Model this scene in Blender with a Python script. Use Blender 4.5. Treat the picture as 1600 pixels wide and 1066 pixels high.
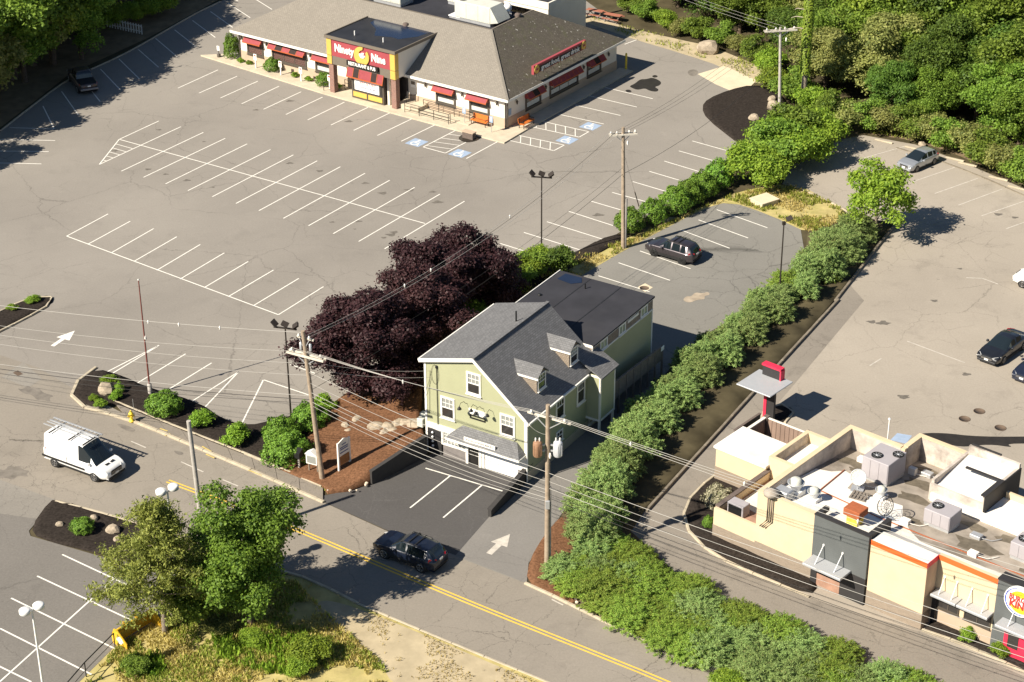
import bpy, math, random
import numpy as np
from mathutils import Vector, Matrix, noise as mnoise

for _o in list(bpy.data.objects): bpy.data.objects.remove(_o)
SC = bpy.context.scene
COL = SC.collection
R = math.radians

# ------------------------------------------------------------------ camera
CAM_H, F_PX, PITCH, ROLL = 72.0, 3111.0, R(28.1), R(-0.3)
_fw = Vector((0, math.cos(PITCH), -math.sin(PITCH)))
_up0 = Vector((0, math.sin(PITCH), math.cos(PITCH))); _rt0 = Vector((1, 0, 0))
_rt = _rt0*math.cos(ROLL) + _up0*math.sin(ROLL)
_up = _up0*math.cos(ROLL) - _rt0*math.sin(ROLL)
cam_d = bpy.data.cameras.new('camera'); cam_o = bpy.data.objects.new('camera', cam_d); COL.objects.link(cam_o)
cam_o.matrix_world = Matrix(((_rt.x, _up.x, -_fw.x, 0), (_rt.y, _up.y, -_fw.y, 0), (_rt.z, _up.z, -_fw.z, CAM_H), (0, 0, 0, 1)))
cam_d.sensor_width = 36.0; cam_d.lens = F_PX/1600*36; cam_d.clip_start = 1; cam_d.clip_end = 3000
SC.camera = cam_o

# ------------------------------------------------------------------ sky, sun, exposure
SUN_AZ, SUN_EL = R(32.5), R(40.0)      # direction the light travels over the ground, height of the sun
w = bpy.data.worlds.new('World'); SC.world = w; w.use_nodes = True
nt = w.node_tree; nt.nodes.clear()
sky = nt.nodes.new('ShaderNodeTexSky'); sky.sky_type = 'NISHITA'; sky.sun_disc = False
sky.air_density = .8; sky.dust_density = .1; sky.ozone_density = 2.0; sky.sun_elevation = SUN_EL; sky.sun_rotation = math.atan2(-math.cos(SUN_AZ), -math.sin(SUN_AZ))
bg = nt.nodes.new('ShaderNodeBackground'); bg.inputs['Strength'].default_value = 0.05
wo = nt.nodes.new('ShaderNodeOutputWorld')
nt.links.new(sky.outputs[0], bg.inputs[0]); nt.links.new(bg.outputs[0], wo.inputs[0])
sd = bpy.data.lights.new('sun', 'SUN'); sd.energy = 5.0; sd.angle = R(0.5); sd.color = (1, .92, .79)
so = bpy.data.objects.new('sun', sd); COL.objects.link(so); so.location = (-60, 60, 80)
so.rotation_euler = Vector((math.cos(SUN_AZ)*math.cos(SUN_EL), math.sin(SUN_AZ)*math.cos(SUN_EL), -math.sin(SUN_EL))).to_track_quat('-Z', 'Y').to_euler()
SC.render.engine = 'CYCLES'
SC.view_settings.view_transform = 'Standard'; SC.view_settings.look = 'None'
SC.view_settings.exposure = 0.88; SC.view_settings.gamma = 1.0; SC.view_settings.use_curve_mapping = False
SC.cycles.max_bounces = 4; SC.cycles.diffuse_bounces = 3; SC.cycles.glossy_bounces = 2; SC.cycles.transmission_bounces = 2; SC.cycles.transparent_max_bounces = 4

# ------------------------------------------------------------------ helpers
def G(px, py, z=0.0):
    """point at height z of the surveyed site from its place in a 1600 x 1066 map view"""
    d = _fw + _rt*((px-800)/F_PX) - _up*((py-533)/F_PX)
    t = (z-CAM_H)/d.z
    return Vector((d.x*t, d.y*t, z))
def V(*a): return Vector(a)

class MB:
    def __init__(s): s.v = []; s.f = []; s.m = []; s.sm = []
    def add(s, vs, fs, m=0, smooth=False):
        o = len(s.v); s.v += [tuple(p) for p in vs]
        for f in fs: s.f.append(tuple(i+o for i in f)); s.m.append(m); s.sm.append(smooth)
        return s
    def quad(s, a, b, c, d, m=0): return s.add([a, b, c, d], [(0, 1, 2, 3)], m)
    def poly(s, pts, m=0): return s.add(pts, [tuple(range(len(pts)))], m)
    def box(s, x0, x1, y0, y1, z0, z1, m=0, bev=0.0):
        if bev > 0:
            b = min(bev, .45*min(x1-x0, y1-y0, z1-z0)); vs = []; 
            for sx, X, iX in ((0, x0, x0+b), (1, x1, x1-b)):
                for sy, Y, iY in ((0, y0, y0+b), (1, y1, y1-b)):
                    for sz, Z, iZ in ((0, z0, z0+b), (1, z1, z1-b)):
                        vs += [(X, iY, iZ), (iX, Y, iZ), (iX, iY, Z)]
            idx = lambda i, j, k, t: (i*4+j*2+k)*3+t
            fs = []
            for i in (0, 1):
                q = [idx(i, 0, 0, 0), idx(i, 0, 1, 0), idx(i, 1, 1, 0), idx(i, 1, 0, 0)]; fs.append(q if i == 0 else q[::-1])
                q = [idx(0, i, 0, 1), idx(1, i, 0, 1), idx(1, i, 1, 1), idx(0, i, 1, 1)]; fs.append(q if i == 0 else q[::-1])
                q = [idx(0, 0, i, 2), idx(0, 1, i, 2), idx(1, 1, i, 2), idx(1, 0, i, 2)]; fs.append(q if i == 0 else q[::-1])
            for i in (0, 1):
                for j in (0, 1):
                    fs.append([idx(i, j, 0, 0), idx(i, j, 0, 1), idx(i, j, 1, 1), idx(i, j, 1, 0)])
                    fs.append([idx(i, 0, j, 0), idx(i, 0, j, 2), idx(i, 1, j, 2), idx(i, 1, j, 0)])
                    fs.append([idx(0, i, j, 1), idx(0, i, j, 2), idx(1, i, j, 2), idx(1, i, j, 1)])
                    for k in (0, 1): fs.append([idx(i, j, k, 0), idx(i, j, k, 1), idx(i, j, k, 2)])
            return s.add(vs, fs, m)
        vs = [(x0, y0, z0), (x1, y0, z0), (x1, y1, z0), (x0, y1, z0), (x0, y0, z1), (x1, y0, z1), (x1, y1, z1), (x0, y1, z1)]
        return s.add(vs, [(3, 2, 1, 0), (4, 5, 6, 7), (0, 1, 5, 4), (1, 2, 6, 5), (2, 3, 7, 6), (3, 0, 4, 7)], m)
    def prism(s, poly, z0, z1, m=0, mtop=None, bottom=False):
        n = len(poly)
        a = sum(poly[i][0]*poly[(i+1) % n][1]-poly[(i+1) % n][0]*poly[i][1] for i in range(n))
        if a < 0: poly = poly[::-1]
        zz0 = z0 if isinstance(z0, (list, tuple)) else [z0]*n
        zz1 = z1 if isinstance(z1, (list, tuple)) else [z1]*n
        if a < 0: zz0 = list(zz0)[::-1]; zz1 = list(zz1)[::-1]
        vs = [(p[0], p[1], zz0[i]) for i, p in enumerate(poly)]+[(p[0], p[1], zz1[i]) for i, p in enumerate(poly)]
        s.add(vs, [(i, (i+1) % n, n+(i+1) % n, n+i) for i in range(n)], m)
        s.add(vs[n:], [tuple(range(n))], m if mtop is None else mtop)
        if bottom: s.add(vs[:n], [tuple(range(n))[::-1]], m)
        return s
    def hexa(s, p, m=0):
        """8 points: bottom 4 ccw, top 4 ccw"""
        return s.add(p, [(3, 2, 1, 0), (4, 5, 6, 7), (0, 1, 5, 4), (1, 2, 6, 5), (2, 3, 7, 6), (3, 0, 4, 7)], m)
    def tube(s, pts, r, n=6, m=0, caps=True, smooth=True):
        pts = [Vector(p) for p in pts]; k = len(pts)
        rr = r if isinstance(r, (list, tuple)) else [r]*k
        vs = []; fs = []
        for i, p in enumerate(pts):
            t = (pts[min(i+1, k-1)]-pts[max(i-1, 0)]).normalized()
            ax = Vector((0, 0, 1)) if abs(t.z) < .9 else Vector((1, 0, 0))
            u = t.cross(ax).normalized(); v = t.cross(u)
            for j in range(n):
                a = 2*math.pi*j/n; vs.append(p+u*(math.cos(a)*rr[i])+v*(math.sin(a)*rr[i]))
        for i in range(k-1):
            for j in range(n): fs.append((i*n+j, i*n+(j+1) % n, (i+1)*n+(j+1) % n, (i+1)*n+j))
        s.add(vs, [f[::-1] for f in fs], m, smooth)
        if caps: s.add(vs[:n], [tuple(range(n))], m); s.add(vs[-n:], [tuple(range(n))[::-1]], m)
        return s
    def lathe(s, c, prof, n=16, m=0, axis='z', smooth=True):
        vs = []; fs = []; k = len(prof); c = Vector(c)
        for r, z in prof:
            for j in range(n):
                a = 2*math.pi*j/n; x, y = r*math.cos(a), r*math.sin(a)
                vs.append(c+(Vector((x, y, z)) if axis == 'z' else Vector((x, z, y)) if axis == 'y' else Vector((z, x, y))))
        for i in range(k-1):
            for j in range(n):
                q = (i*n+j, i*n+(j+1) % n, (i+1)*n+(j+1) % n, (i+1)*n+j); fs.append(q if axis != 'y' else q[::-1])
        s.add(vs, fs, m, smooth)
        if prof[0][0] > 1e-4: s.add(vs[:n], [tuple(range(n))[::-1]], m)
        if prof[-1][0] > 1e-4: s.add(vs[-n:], [tuple(range(n))], m)
        return s
    def bar(s, a, b, w_, h_, m=0):
        """rectangular bar from a to b, w across, h up"""
        a = Vector(a); b = Vector(b); t = (b-a).normalized()
        up = Vector((0, 0, 1)) if abs(t.z) < .95 else Vector((0, 1, 0))
        u = t.cross(up).normalized()*(w_/2); v = u.cross(t).normalized()*(h_/2)
        return s.hexa([a-u-v, a+u-v, b+u-v, b-u-v, a-u+v, a+u+v, b+u+v, b-u+v], m)
    def mesh(s, name, mats):
        me = bpy.data.meshes.new(name)
        me.from_pydata(s.v, [], s.f)
        for mm in (mats if isinstance(mats, (list, tuple)) else [mats]): me.materials.append(M[mm] if isinstance(mm, str) else mm)
        if any(s.m): me.polygons.foreach_set('material_index', s.m)
        if any(s.sm): me.polygons.foreach_set('use_smooth', s.sm)
        # metric uv: u runs level, v runs up the slope
        uvl = me.uv_layers.new(name='UVMap'); uv = []
        for p in me.polygons:
            n = p.normal
            if abs(n.z) > .999: u, v = Vector((1, 0, 0)), Vector((0, 1, 0))
            else: u = Vector((0, 0, 1)).cross(n).normalized(); v = n.cross(u)
            for vi in p.vertices:
                c = me.vertices[vi].co; uv += [c.dot(u), c.dot(v)]
        uvl.data.foreach_set('uv', uv)
        me.update()
        return me
    def build(s, name, mats, parent=None, loc=None, rz=None):
        o = bpy.data.objects.new(name, s.mesh(name, mats)); COL.objects.link(o)
        if parent: o.parent = parent
        if loc is not None: o.location = loc
        if rz is not None: o.rotation_euler = (0, 0, rz)
        return o

def tag(o, label=None, cat=None, group=None, kind=None):
    if label: o['label'] = label
    if cat: o['category'] = cat
    if group: o['group'] = group
    if kind: o['kind'] = kind
    return o
def thing(name, label, cat, loc=(0, 0, 0), rz=0, group=None):
    o = bpy.data.objects.new(name, None); COL.objects.link(o); o.empty_display_size = .3
    o.location = loc; o.rotation_euler = (0, 0, rz)
    return tag(o, label, cat, group)
def struct_root(name):
    o = bpy.data.objects.new(name, None); COL.objects.link(o); o['kind'] = 'structure'; return o
def inst(name, me, parent=None, loc=(0, 0, 0), rz=0, sc=1):
    o = bpy.data.objects.new(name, me); COL.objects.link(o)
    if parent: o.parent = parent
    o.location = loc; o.rotation_euler = (0, 0, rz)
    o.scale = (sc, sc, sc) if not isinstance(sc, (tuple, list)) else sc
    return o
def copy_tree(o, parent=None):
    c = o.copy(); COL.objects.link(c); c.parent = parent
    for ch in o.children: copy_tree(ch, c)
    return c
def text(name, s, size, mat, parent, loc, xdir, updir, extrude=.02, width=None, shear=0.0, bold=0.0):
    cu = bpy.data.curves.new('t', 'FONT'); cu.body = s; cu.size = size; cu.extrude = extrude; cu.shear = shear; cu.offset = bold
    cu.align_x = 'CENTER'; cu.align_y = 'CENTER'; cu.resolution_u = 2
    ob = bpy.data.objects.new('t', cu); me = bpy.data.meshes.new_from_object(ob)
    bpy.data.objects.remove(ob); bpy.data.curves.remove(cu)
    me.name = name; me.materials.clear(); me.materials.append(M[mat])
    x = Vector(xdir).normalized(); y = Vector(updir).normalized(); z = x.cross(y)
    if width:
        xs = [v.co.x for v in me.vertices]; k = width/(max(xs)-min(xs))
        for v in me.vertices: v.co.x *= k
    me.transform(Matrix(((x.x, y.x, z.x, loc[0]), (x.y, y.y, z.y, loc[1]), (x.z, y.z, z.z, loc[2]), (0, 0, 0, 1))))
    o = bpy.data.objects.new(name, me); COL.objects.link(o)
    if parent: o.parent = parent
    return o

# ------------------------------------------------------------------ materials
M = {}
def nodes(name):
    m = bpy.data.materials.new(name); m.use_nodes = True; n = m.node_tree; n.nodes.clear()
    out = n.nodes.new('ShaderNodeOutputMaterial'); b = n.nodes.new('ShaderNodeBsdfPrincipled'); n.links.new(b.outputs[0], out.inputs[0])
    M[name] = m; return m, n, b, out
def mixc(n, fac, a, b, mode='MIX'):
    x = n.nodes.new('ShaderNodeMix'); x.data_type = 'RGBA'; x.blend_type = mode
    for sock, val in ((x.inputs[0], fac), (x.inputs[6], a), (x.inputs[7], b)):
        if hasattr(val, 'links') or hasattr(val, 'is_linked'): n.links.new(val, sock)
        elif isinstance(val, (int, float)): sock.default_value = val
        else: sock.default_value = (*val[:3], 1)
    return x.outputs[2]
def tnoise(n, co, scale, detail=4, rough=.6, dist=0):
    t = n.nodes.new('ShaderNodeTexNoise'); t.inputs['Scale'].default_value = scale; t.inputs['Detail'].default_value = detail
    t.inputs['Roughness'].default_value = rough; t.inputs['Distortion'].default_value = dist; n.links.new(co, t.inputs['Vector']); return t.outputs['Fac']
def ramp(n, x, a, b, lo=0.0, hi=1.0):
    r = n.nodes.new('ShaderNodeMapRange'); r.inputs[1].default_value = a; r.inputs[2].default_value = b
    r.inputs[3].default_value = lo; r.inputs[4].default_value = hi; n.links.new(x, r.inputs[0]); return r.outputs[0]
def mth(n, op, a, b):
    x = n.nodes.new('ShaderNodeMath'); x.operation = op
    for i, v in enumerate((a, b)):
        if isinstance(v, (int, float)): x.inputs[i].default_value = v
        else: n.links.new(v, x.inputs[i])
    return x.outputs[0]
def coord(n, kind='Object'):
    return n.nodes.new('ShaderNodeTexCoord').outputs[kind]
def bump(n, b, h, strength=.3, dist=.02):
    x = n.nodes.new('ShaderNodeBump'); x.inputs['Strength'].default_value = strength; x.inputs['Distance'].default_value = dist
    n.links.new(h, x.inputs['Height']); n.links.new(x.outputs[0], b.inputs['Normal'])
def mat(name, col, rough=.7, metal=0.0, var=.12, scale=3.0, bmp=0.0, spec=.35, dirt=0.0, dirtcol=(.05, .045, .04)):
    m, n, b, out = nodes(name)
    b.inputs['Roughness'].default_value = rough; b.inputs['Metallic'].default_value = metal; b.inputs['Specular IOR Level'].default_value = spec
    co = coord(n)
    if var > 0:
        f = ramp(n, tnoise(n, co, scale, 5), .25, .75)
        c = mixc(n, f, [x*(1-var) for x in col], [min(1, x*(1+var)) for x in col])
    else: c = mixc(n, 0, col, col)
    if dirt > 0:
        d = ramp(n, tnoise(n, co, scale*.35, 6, .7), .5, .75, 0, dirt); c = mixc(n, d, c, dirtcol)
    n.links.new(c, b.inputs['Base Color'])
    if bmp > 0: bump(n, b, tnoise(n, co, scale*4, 4), bmp)
    return m
def asphalt(name, col, crack=.6, cscale=.16, stain=.35, seed=0.0, speck=.2, patch=.0, crackcol=.22):
    m, n, b, out = nodes(name)
    b.inputs['Roughness'].default_value = .92; b.inputs['Specular IOR Level'].default_value = .18
    co = coord(n)
    mp = n.nodes.new('ShaderNodeMapping'); mp.inputs['Location'].default_value = (seed, seed*1.7, 0); n.links.new(co, mp.inputs[0]); co = mp.outputs[0]
    big = ramp(n, tnoise(n, co, .05, 5, .62), .3, .7)
    c = mixc(n, big, [x*(1-.16) for x in col], [x*1.13 for x in col])
    sp = ramp(n, tnoise(n, co, 7.0, 3, .8), .3, .7)
    c = mixc(n, speck, c, mixc(n, sp, [x*.55 for x in col], [x*1.4 for x in col]))
    # streaks of traffic wear and blotches
    bl = ramp(n, tnoise(n, co, .33, 7, .72, .4), .54, .80, 0, stain); c = mixc(n, bl, c, [x*.42 for x in col])
    lt = ramp(n, tnoise(n, co, .8, 6, .75, 1.2), .58, .82, 0, .35); c = mixc(n, lt, c, [min(1, x*1.35) for x in col])
    oil = ramp(n, tnoise(n, co, 1.1, 3, .5), .70, .78, 0, stain*.9); c = mixc(n, oil, c, [x*.35 for x in col])
    if crack > 0:
        dn = n.nodes.new('ShaderNodeTexNoise'); dn.inputs['Scale'].default_value = .5; dn.inputs['Detail'].default_value = 6; dn.inputs['Roughness'].default_value = .7; n.links.new(co, dn.inputs['Vector'])
        ad = n.nodes.new('ShaderNodeVectorMath'); ad.operation = 'MULTIPLY_ADD'; n.links.new(dn.outputs['Color'], ad.inputs[0]); ad.inputs[1].default_value = (1.7, 1.7, 0); n.links.new(co, ad.inputs[2])
        for sc, wd, lo in ((cscale, .0042, .44), (cscale*2.6, .0085, .55)):
            vo = n.nodes.new('ShaderNodeTexVoronoi'); vo.feature = 'DISTANCE_TO_EDGE'; vo.inputs['Scale'].default_value = sc; n.links.new(ad.outputs[0], vo.inputs['Vector'])
            k = ramp(n, vo.outputs['Distance'], 0, wd*1.15, 1, 0)
            k = mth(n, 'MULTIPLY', k, ramp(n, tnoise(n, co, .09, 3), lo-.06, lo+.06, 0, crack))
            c = mixc(n, k, c, [x*crackcol for x in col])
    n.links.new(c, b.inputs['Base Color'])
    bump(n, b, sp, .25, .01)
    return m
def shingle(name, col, row=.16, wid=.33, var=.25, moss=0.0):
    m, n, b, out = nodes(name)
    b.inputs['Roughness'].default_value = .95; b.inputs['Specular IOR Level'].default_value = .15
    uv = coord(n, 'UV'); co = coord(n)
    br = n.nodes.new('ShaderNodeTexBrick'); n.links.new(uv, br.inputs['Vector'])
    br.inputs['Scale'].default_value = 1; br.inputs['Brick Width'].default_value = wid; br.inputs['Row Height'].default_value = row; br.inputs['Mortar Size'].default_value = .012; br.inputs['Bias'].default_value = 0
    br.inputs['Color1'].default_value = (*[x*(1-var) for x in col], 1); br.inputs['Color2'].default_value = (*[x*(1+var) for x in col], 1); br.inputs['Mortar'].default_value = (*[x*.35 for x in col], 1)
    c = mixc(n, ramp(n, tnoise(n, co, .5, 6, .7), .35, .7, 0, .35), br.outputs['Color'], [x*.6 for x in col])
    c = mixc(n, .3, c, mixc(n, tnoise(n, co, 14, 2), [x*.5 for x in col], [x*1.5 for x in col]))
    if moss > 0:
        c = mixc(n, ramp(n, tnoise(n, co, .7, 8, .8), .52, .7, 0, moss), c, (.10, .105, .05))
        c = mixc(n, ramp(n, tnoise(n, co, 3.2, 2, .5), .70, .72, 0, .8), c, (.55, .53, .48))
    n.links.new(c, b.inputs['Base Color']); bump(n, b, br.outputs['Fac'], -.5, .012)
    return m
def siding(name, col, pitch=.11, var=.1):
    m, n, b, out = nodes(name); b.inputs['Roughness'].default_value = .75; b.inputs['Specular IOR Level'].default_value = .2
    uv = coord(n, 'UV'); co = coord(n)
    sx = n.nodes.new('ShaderNodeSeparateXYZ'); n.links.new(uv, sx.inputs[0])
    saw = mth(n, 'FRACT', mth(n, 'DIVIDE', sx.outputs[1], pitch), 0)
    c = mixc(n, ramp(n, tnoise(n, co, .8, 6), .3, .7), [x*(1-var) for x in col], [x*(1+var) for x in col])
    c = mixc(n, ramp(n, saw, .0, .14, .45, 0), c, [x*.5 for x in col])
    n.links.new(c, b.inputs['Base Color']); bump(n, b, saw, .5, .012)
    return m
def brick(name, c1, c2, mortar, wd=.22, rw=.075):
    m, n, b, out = nodes(name); b.inputs['Roughness'].default_value = .9
    br = n.nodes.new('ShaderNodeTexBrick'); n.links.new(coord(n, 'UV'), br.inputs['Vector'])
    br.inputs['Scale'].default_value = 1; br.inputs['Brick Width'].default_value = wd; br.inputs['Row Height'].default_value = rw; br.inputs['Mortar Size'].default_value = .008
    br.inputs['Color1'].default_value = (*c1, 1); br.inputs['Color2'].default_value = (*c2, 1); br.inputs['Mortar'].default_value = (*mortar, 1)
    n.links.new(br.outputs['Color'], b.inputs['Base Color']); bump(n, b, br.outputs['Fac'], -.4, .01)
def leaf(name, dark, light, trans=.4, rough=.55, dry=None):
    gn = 2.3 if 'purple' not in name and 'flower' not in name else .70
    dark = [x*gn for x in dark]; light = [x*gn for x in light]
    m, n, b, out = nodes(name)
    g = n.nodes.new('ShaderNodeNewGeometry'); oi = n.nodes.new('ShaderNodeObjectInfo')
    rnd = ramp(n, g.outputs['Random Per Island'], 0, 1)
    c = mixc(n, rnd, dark, light)
    cl = ramp(n, tnoise(n, coord(n), .55, 3), .35, .65)
    c = mixc(n, mth(n, 'MULTIPLY', cl, .55), c, light)
    hs = n.nodes.new('ShaderNodeHueSaturation'); n.links.new(c, hs.inputs['Color'])
    n.links.new(ramp(n, oi.outputs['Random'], 0, 1, .485, .505), hs.inputs['Hue']); n.links.new(ramp(n, oi.outputs['Random'], 0, 1, .78, 1.18), hs.inputs['Value'])
    c = hs.outputs[0]
    if dry: c = mixc(n, ramp(n, g.outputs['Random Per Island'], .93, .94, 0, .8), c, dry)
    n.links.new(c, b.inputs['Base Color']); b.inputs['Roughness'].default_value = rough; b.inputs['Specular IOR Level'].default_value = .25
    tr = n.nodes.new('ShaderNodeBsdfTranslucent'); n.links.new(c, tr.inputs[0])
    mx = n.nodes.new('ShaderNodeMixShader'); mx.inputs[0].default_value = trans
    n.links.new(b.outputs[0], mx.inputs[1]); n.links.new(tr.outputs[0], mx.inputs[2]); n.links.new(mx.outputs[0], out.inputs[0])
def glass(name, col=(.02, .025, .03), rough=.06):
    m, n, b, out = nodes(name); b.inputs['Base Color'].default_value = (*col, 1); b.inputs['Roughness'].default_value = rough; b.inputs['Specular IOR Level'].default_value = .8
def paint(name, col, coat=.6, rough=.35, metal=.0):
    m, n, b, out = nodes(name); co = coord(n)
    f = ramp(n, tnoise(n, co, 2.5, 5), .4, .75, 0, .22)
    n.links.new(mixc(n, f, col, [x*.75+.02 for x in col]), b.inputs['Base Color']); b.inputs['Roughness'].default_value = rough; b.inputs['Coat Weight'].default_value = coat; b.inputs['Coat Roughness'].default_value = .06; b.inputs['Metallic'].default_value = metal

asphalt('lot_asphalt', (.256, .233, .203), .38, .10, .26, 3.1)
asphalt('back_asphalt', (.212, .202, .180), .6, .13, .25, 9.2)
asphalt('road_asphalt', (.262, .232, .192), .8, .26, .42, 5.5)
asphalt('drive_asphalt', (.205, .192, .175), .25, .1, .2, 14.0)
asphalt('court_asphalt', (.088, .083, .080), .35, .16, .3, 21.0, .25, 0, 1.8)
asphalt('lane_asphalt', (.245, .217, .182), .5, .2, .75, 77.0)
asphalt('burger_asphalt', (.335, .295, .243), .4, .13, .42, 31.0)
asphalt('lower_asphalt', (.178, .164, .146), .3, .12, .3, 44.0, .3)
asphalt('walk_asphalt', (.235, .205, .17), .7, .3, .5, 52.0)
asphalt('apron_concrete', (.245, .225, .195), .5, .25, .3, 61.0)
mat('concrete', (.52, .45, .34), .9, 0, .12, 1.2, .2, .2, .3, (.25, .2, .14))
mat('kerb_old', (.20, .17, .13), .95, 0, .3, 2.0, .3, .2, .4, (.1, .085, .06)); mat('kerb_stone', (.44, .38, .28), .9, 0, .2, 2.0, .3, .2, .35, (.2, .17, .12))
mat('line_white', (.74, .71, .64), .85, 0, .1, 2.5, 0, .2, .22, (.35, .32, .28))
mat('line_worn', (.50, .46, .40), .9, 0, .22, 2.5, 0, .2, .6, (.30, .27, .23))
mat('line_yellow', (.72, .47, .07), .85, 0, .12, 2.0, 0, .2, .35, (.36, .28, .13))
mat('line_yellow_worn', (.55, .42, .13), .9, 0, .2, 2.0, 0, .2, .6, (.28, .24, .16))
mat('line_blue', (.30, .38, .50), .85, 0, .12, 2.0, 0, .2, .25, (.3, .3, .3))
mat('soil', (.20, .15, .09), .98, 0, .35, .8, .5, .1, .4, (.09, .075, .045))
mat('woodland_floor', (.075, .062, .035), .98, 0, .4, .5, .5, .1)
mat('black_mulch', (.032, .026, .022), 1, 0, .55, 6, .9, .05)
mat('brown_mulch', (.155, .078, .042), 1, 0, .55, 7, .9, .05, .25, (.09, .04, .02))
mat('dry_grass', (.42, .35, .15), 1, 0, .3, .9, .6, .05, .7, (.25, .26, .06))
mat('sandy', (.42, .35, .23), 1, 0, .2, .7, .4, .05, .3, (.24, .19, .1))
mat('concrete_pad', (.62, .53, .38), .95, 0, .12, .6, .2, .1, .3, (.4, .33, .22))
mat('oil', (.135, .12, .10), .85, 0, .3, 4); mat('tar', (.175, .155, .13), .9, 0, .35, 1.5); mat('wet_stain', (.030, .025, .019), .4, 0, .3, 2)
mat('boulder', (.35, .29, .215), .95, 0, .3, 2.5, .7, .1, .3, (.2, .16, .12))
mat('stone_pale', (.62, .52, .40), .95, 0, .25, 4, .5, .1)
mat('trunk_bark', (.12, .09, .065), 1, 0, .35, 5, .8, .05)
mat('trunk_grey', (.23, .19, .15), 1, 0, .35, 5, .8, .05)
mat('pole_wood', (.33, .26, .19), .95, 0, .25, 3, .5, .1, .4, (.16, .12, .09))
mat('pole_grey', (.40, .37, .33), .95, 0, .2, 3, .3, .1)
mat('cross_arm', (.60, .55, .46), .95, 0, .2, 3, .3, .1)
mat('insulator', (.75, .72, .66), .5)
mat('wire_light', (.42, .40, .36), .55, 0, 0)
mat('wire_dark', (.035, .033, .03), .7, 0, 0)
mat('lamp_bronze', (.045, .036, .030), .5, .3, .1)
mat('lamp_white', (.80, .79, .76), .4, 0, .03)
mat('flagpole_red', (.16, .045, .035), .6)
mat('hydrant_yellow', (.75, .55, .05), .5)
mat('plow_yellow', (.72, .44, .03), .5, .1, .12, 3, 0, .4, .5, (.22, .12, .05))
mat('black_metal', (.02, .02, .02), .5, .3, .1)
mat('grey_metal', (.36, .37, .38), .45, .4, .08, 2)
mat('galvanised', (.50, .51, .52), .45, .5, .1, 2)
mat('hvac_cream', (.56, .56, .49), .6, 0, .06, 1.5, 0, .3, .3, (.3, .28, .22))
mat('hvac_grey', (.36, .335, .345), .6, 0, .05, 1.5, 0, .3, .2, (.22, .2, .2))
mat('iron_cover', (.12, .085, .06), .8, 0, .2, 4); mat('dust', (.34, .28, .21), 1, 0, .3, 1.5); mat('rust', (.34, .10, .04), .9, 0, .2, 5)
mat('yellow_box', (.55, .42, .06), .8, 0, .2)
mat('white_trim', (.80, .77, .70), .6, 0, .04, 2)
mat('white_door', (.86, .84, .80), .5, 0, .03, 1)
mat('cream_wall', (.74, .69, .60), .85, 0, .05, .8, .1, .2, .15, (.5, .45, .36))
mat('tan_band', (.46, .355, .26), .9, 0, .08, 1, .1, .2)
mat('dark_frame', (.085, .07, .055), .6)
mat('awning_red', (.27, .050, .058), .75, 0, .12, 3)
mat('awning_trim', (.42, .10, .03), .7)
mat('awning_black', (.03, .018, .016), .8)
mat('sign_red', (.33, .062, .072), .55, 0, .05, 2)
mat('sign_yellow', (.62, .40, .09), .55, 0, .05, 2)
mat('sign_yellow_dark', (.55, .36, .03), .5)
mat('sign_grey', (.16, .135, .105), .6, 0, .05)
mat('sign_black', (.02, .018, .016), .5)
mat('letter_white', (.85, .83, .78), .5, 0, 0)
mat('letter_black', (.03, .03, .035), .6, 0, 0)
mat('letter_blue', (.08, .09, .22), .6, 0, 0)
mat('letter_red', (.62, .04, .03), .6, 0, 0)
mat('flat_roof', (.024, .024, .026), .5, 0, .3, .5, .05, .3, .35, (.05, .05, .052))
mat('membrane_dark', (.036, .036, .042), .8, 0, .25, .4, .05, .2, .4, (.06, .058, .06))
mat('puddle', (.014, .022, .045), .12, 0, .1, 1, 0, .6)
mat('bench_orange', (.62, .17, .03), .6)
mat('picnic_red', (.34, .13, .08), .85, 0, .2)
mat('fence_wood', (.20, .17, .14), .95, 0, .2, 4)
mat('fence_white', (.62, .60, .55), .8)
siding('green_siding', (.375, .380, .235), .115, .05)
siding('grey_panel', (.115, .122, .12), .14, .08)
siding('brown_board', (.27, .19, .15), .2, .12)
mat('garage_grey', (.20, .18, .17), .8)
shingle('house_shingle', (.165, .164, .166), .15, .3, .22)
shingle('rest_shingle', (.245, .220, .185), .15, .3, .10)
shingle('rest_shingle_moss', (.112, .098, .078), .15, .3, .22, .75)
shingle('cedar', (.30, .245, .19), .14, .16, .22)
brick('brick_red', (.26, .12, .085), (.19, .085, .065), (.34, .28, .24))
brick('tan_brick', (.27, .215, .16), (.22, .175, .13), (.31, .255, .20))
mat('burger_cream', (.62, .495, .325), .85, 0, .07, .9, .1, .2, .35, (.52, .40, .25))
mat('burger_roof', (.78, .74, .67), .75, 0, .08, .8, .05, .2, .6, (.48, .42, .34))
mat('burger_roof_dirty', (.34, .295, .245), .9, 0, .35, .6, .1, .2, .9, (.13, .105, .08))
mat('roof_grime', (.15, .125, .09), .7, 0, .35, 2.5); mat('parapet_dirt_shade', (.50, .44, .38), .9, 0, .35, 1.1, .1, .2, 1.0, (.12, .10, .09))
mat('burger_dark', (.045, .042, .040), .7, 0, .1)
mat('burger_charcoal', (.032, .030, .030), .6, 0, .1)
mat('orange_band', (.78, .13, .03), .55, 0, .04)
mat('door_red', (.62, .03, .07), .5)
mat('canopy_grey', (.42, .43, .44), .5, .2, .05)
mat('terracotta', (.34, .20, .14), .9, 0, .2, 2)
mat('wood_dark', (.13, .10, .085), .9, 0, .25, 4)
mat('tyre', (.018, .018, .018), .85, 0, .1)
mat('rim', (.42, .41, .40), .35, .8, .05)
mat('rim_black', (.03, .03, .03), .4, .5)
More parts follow.
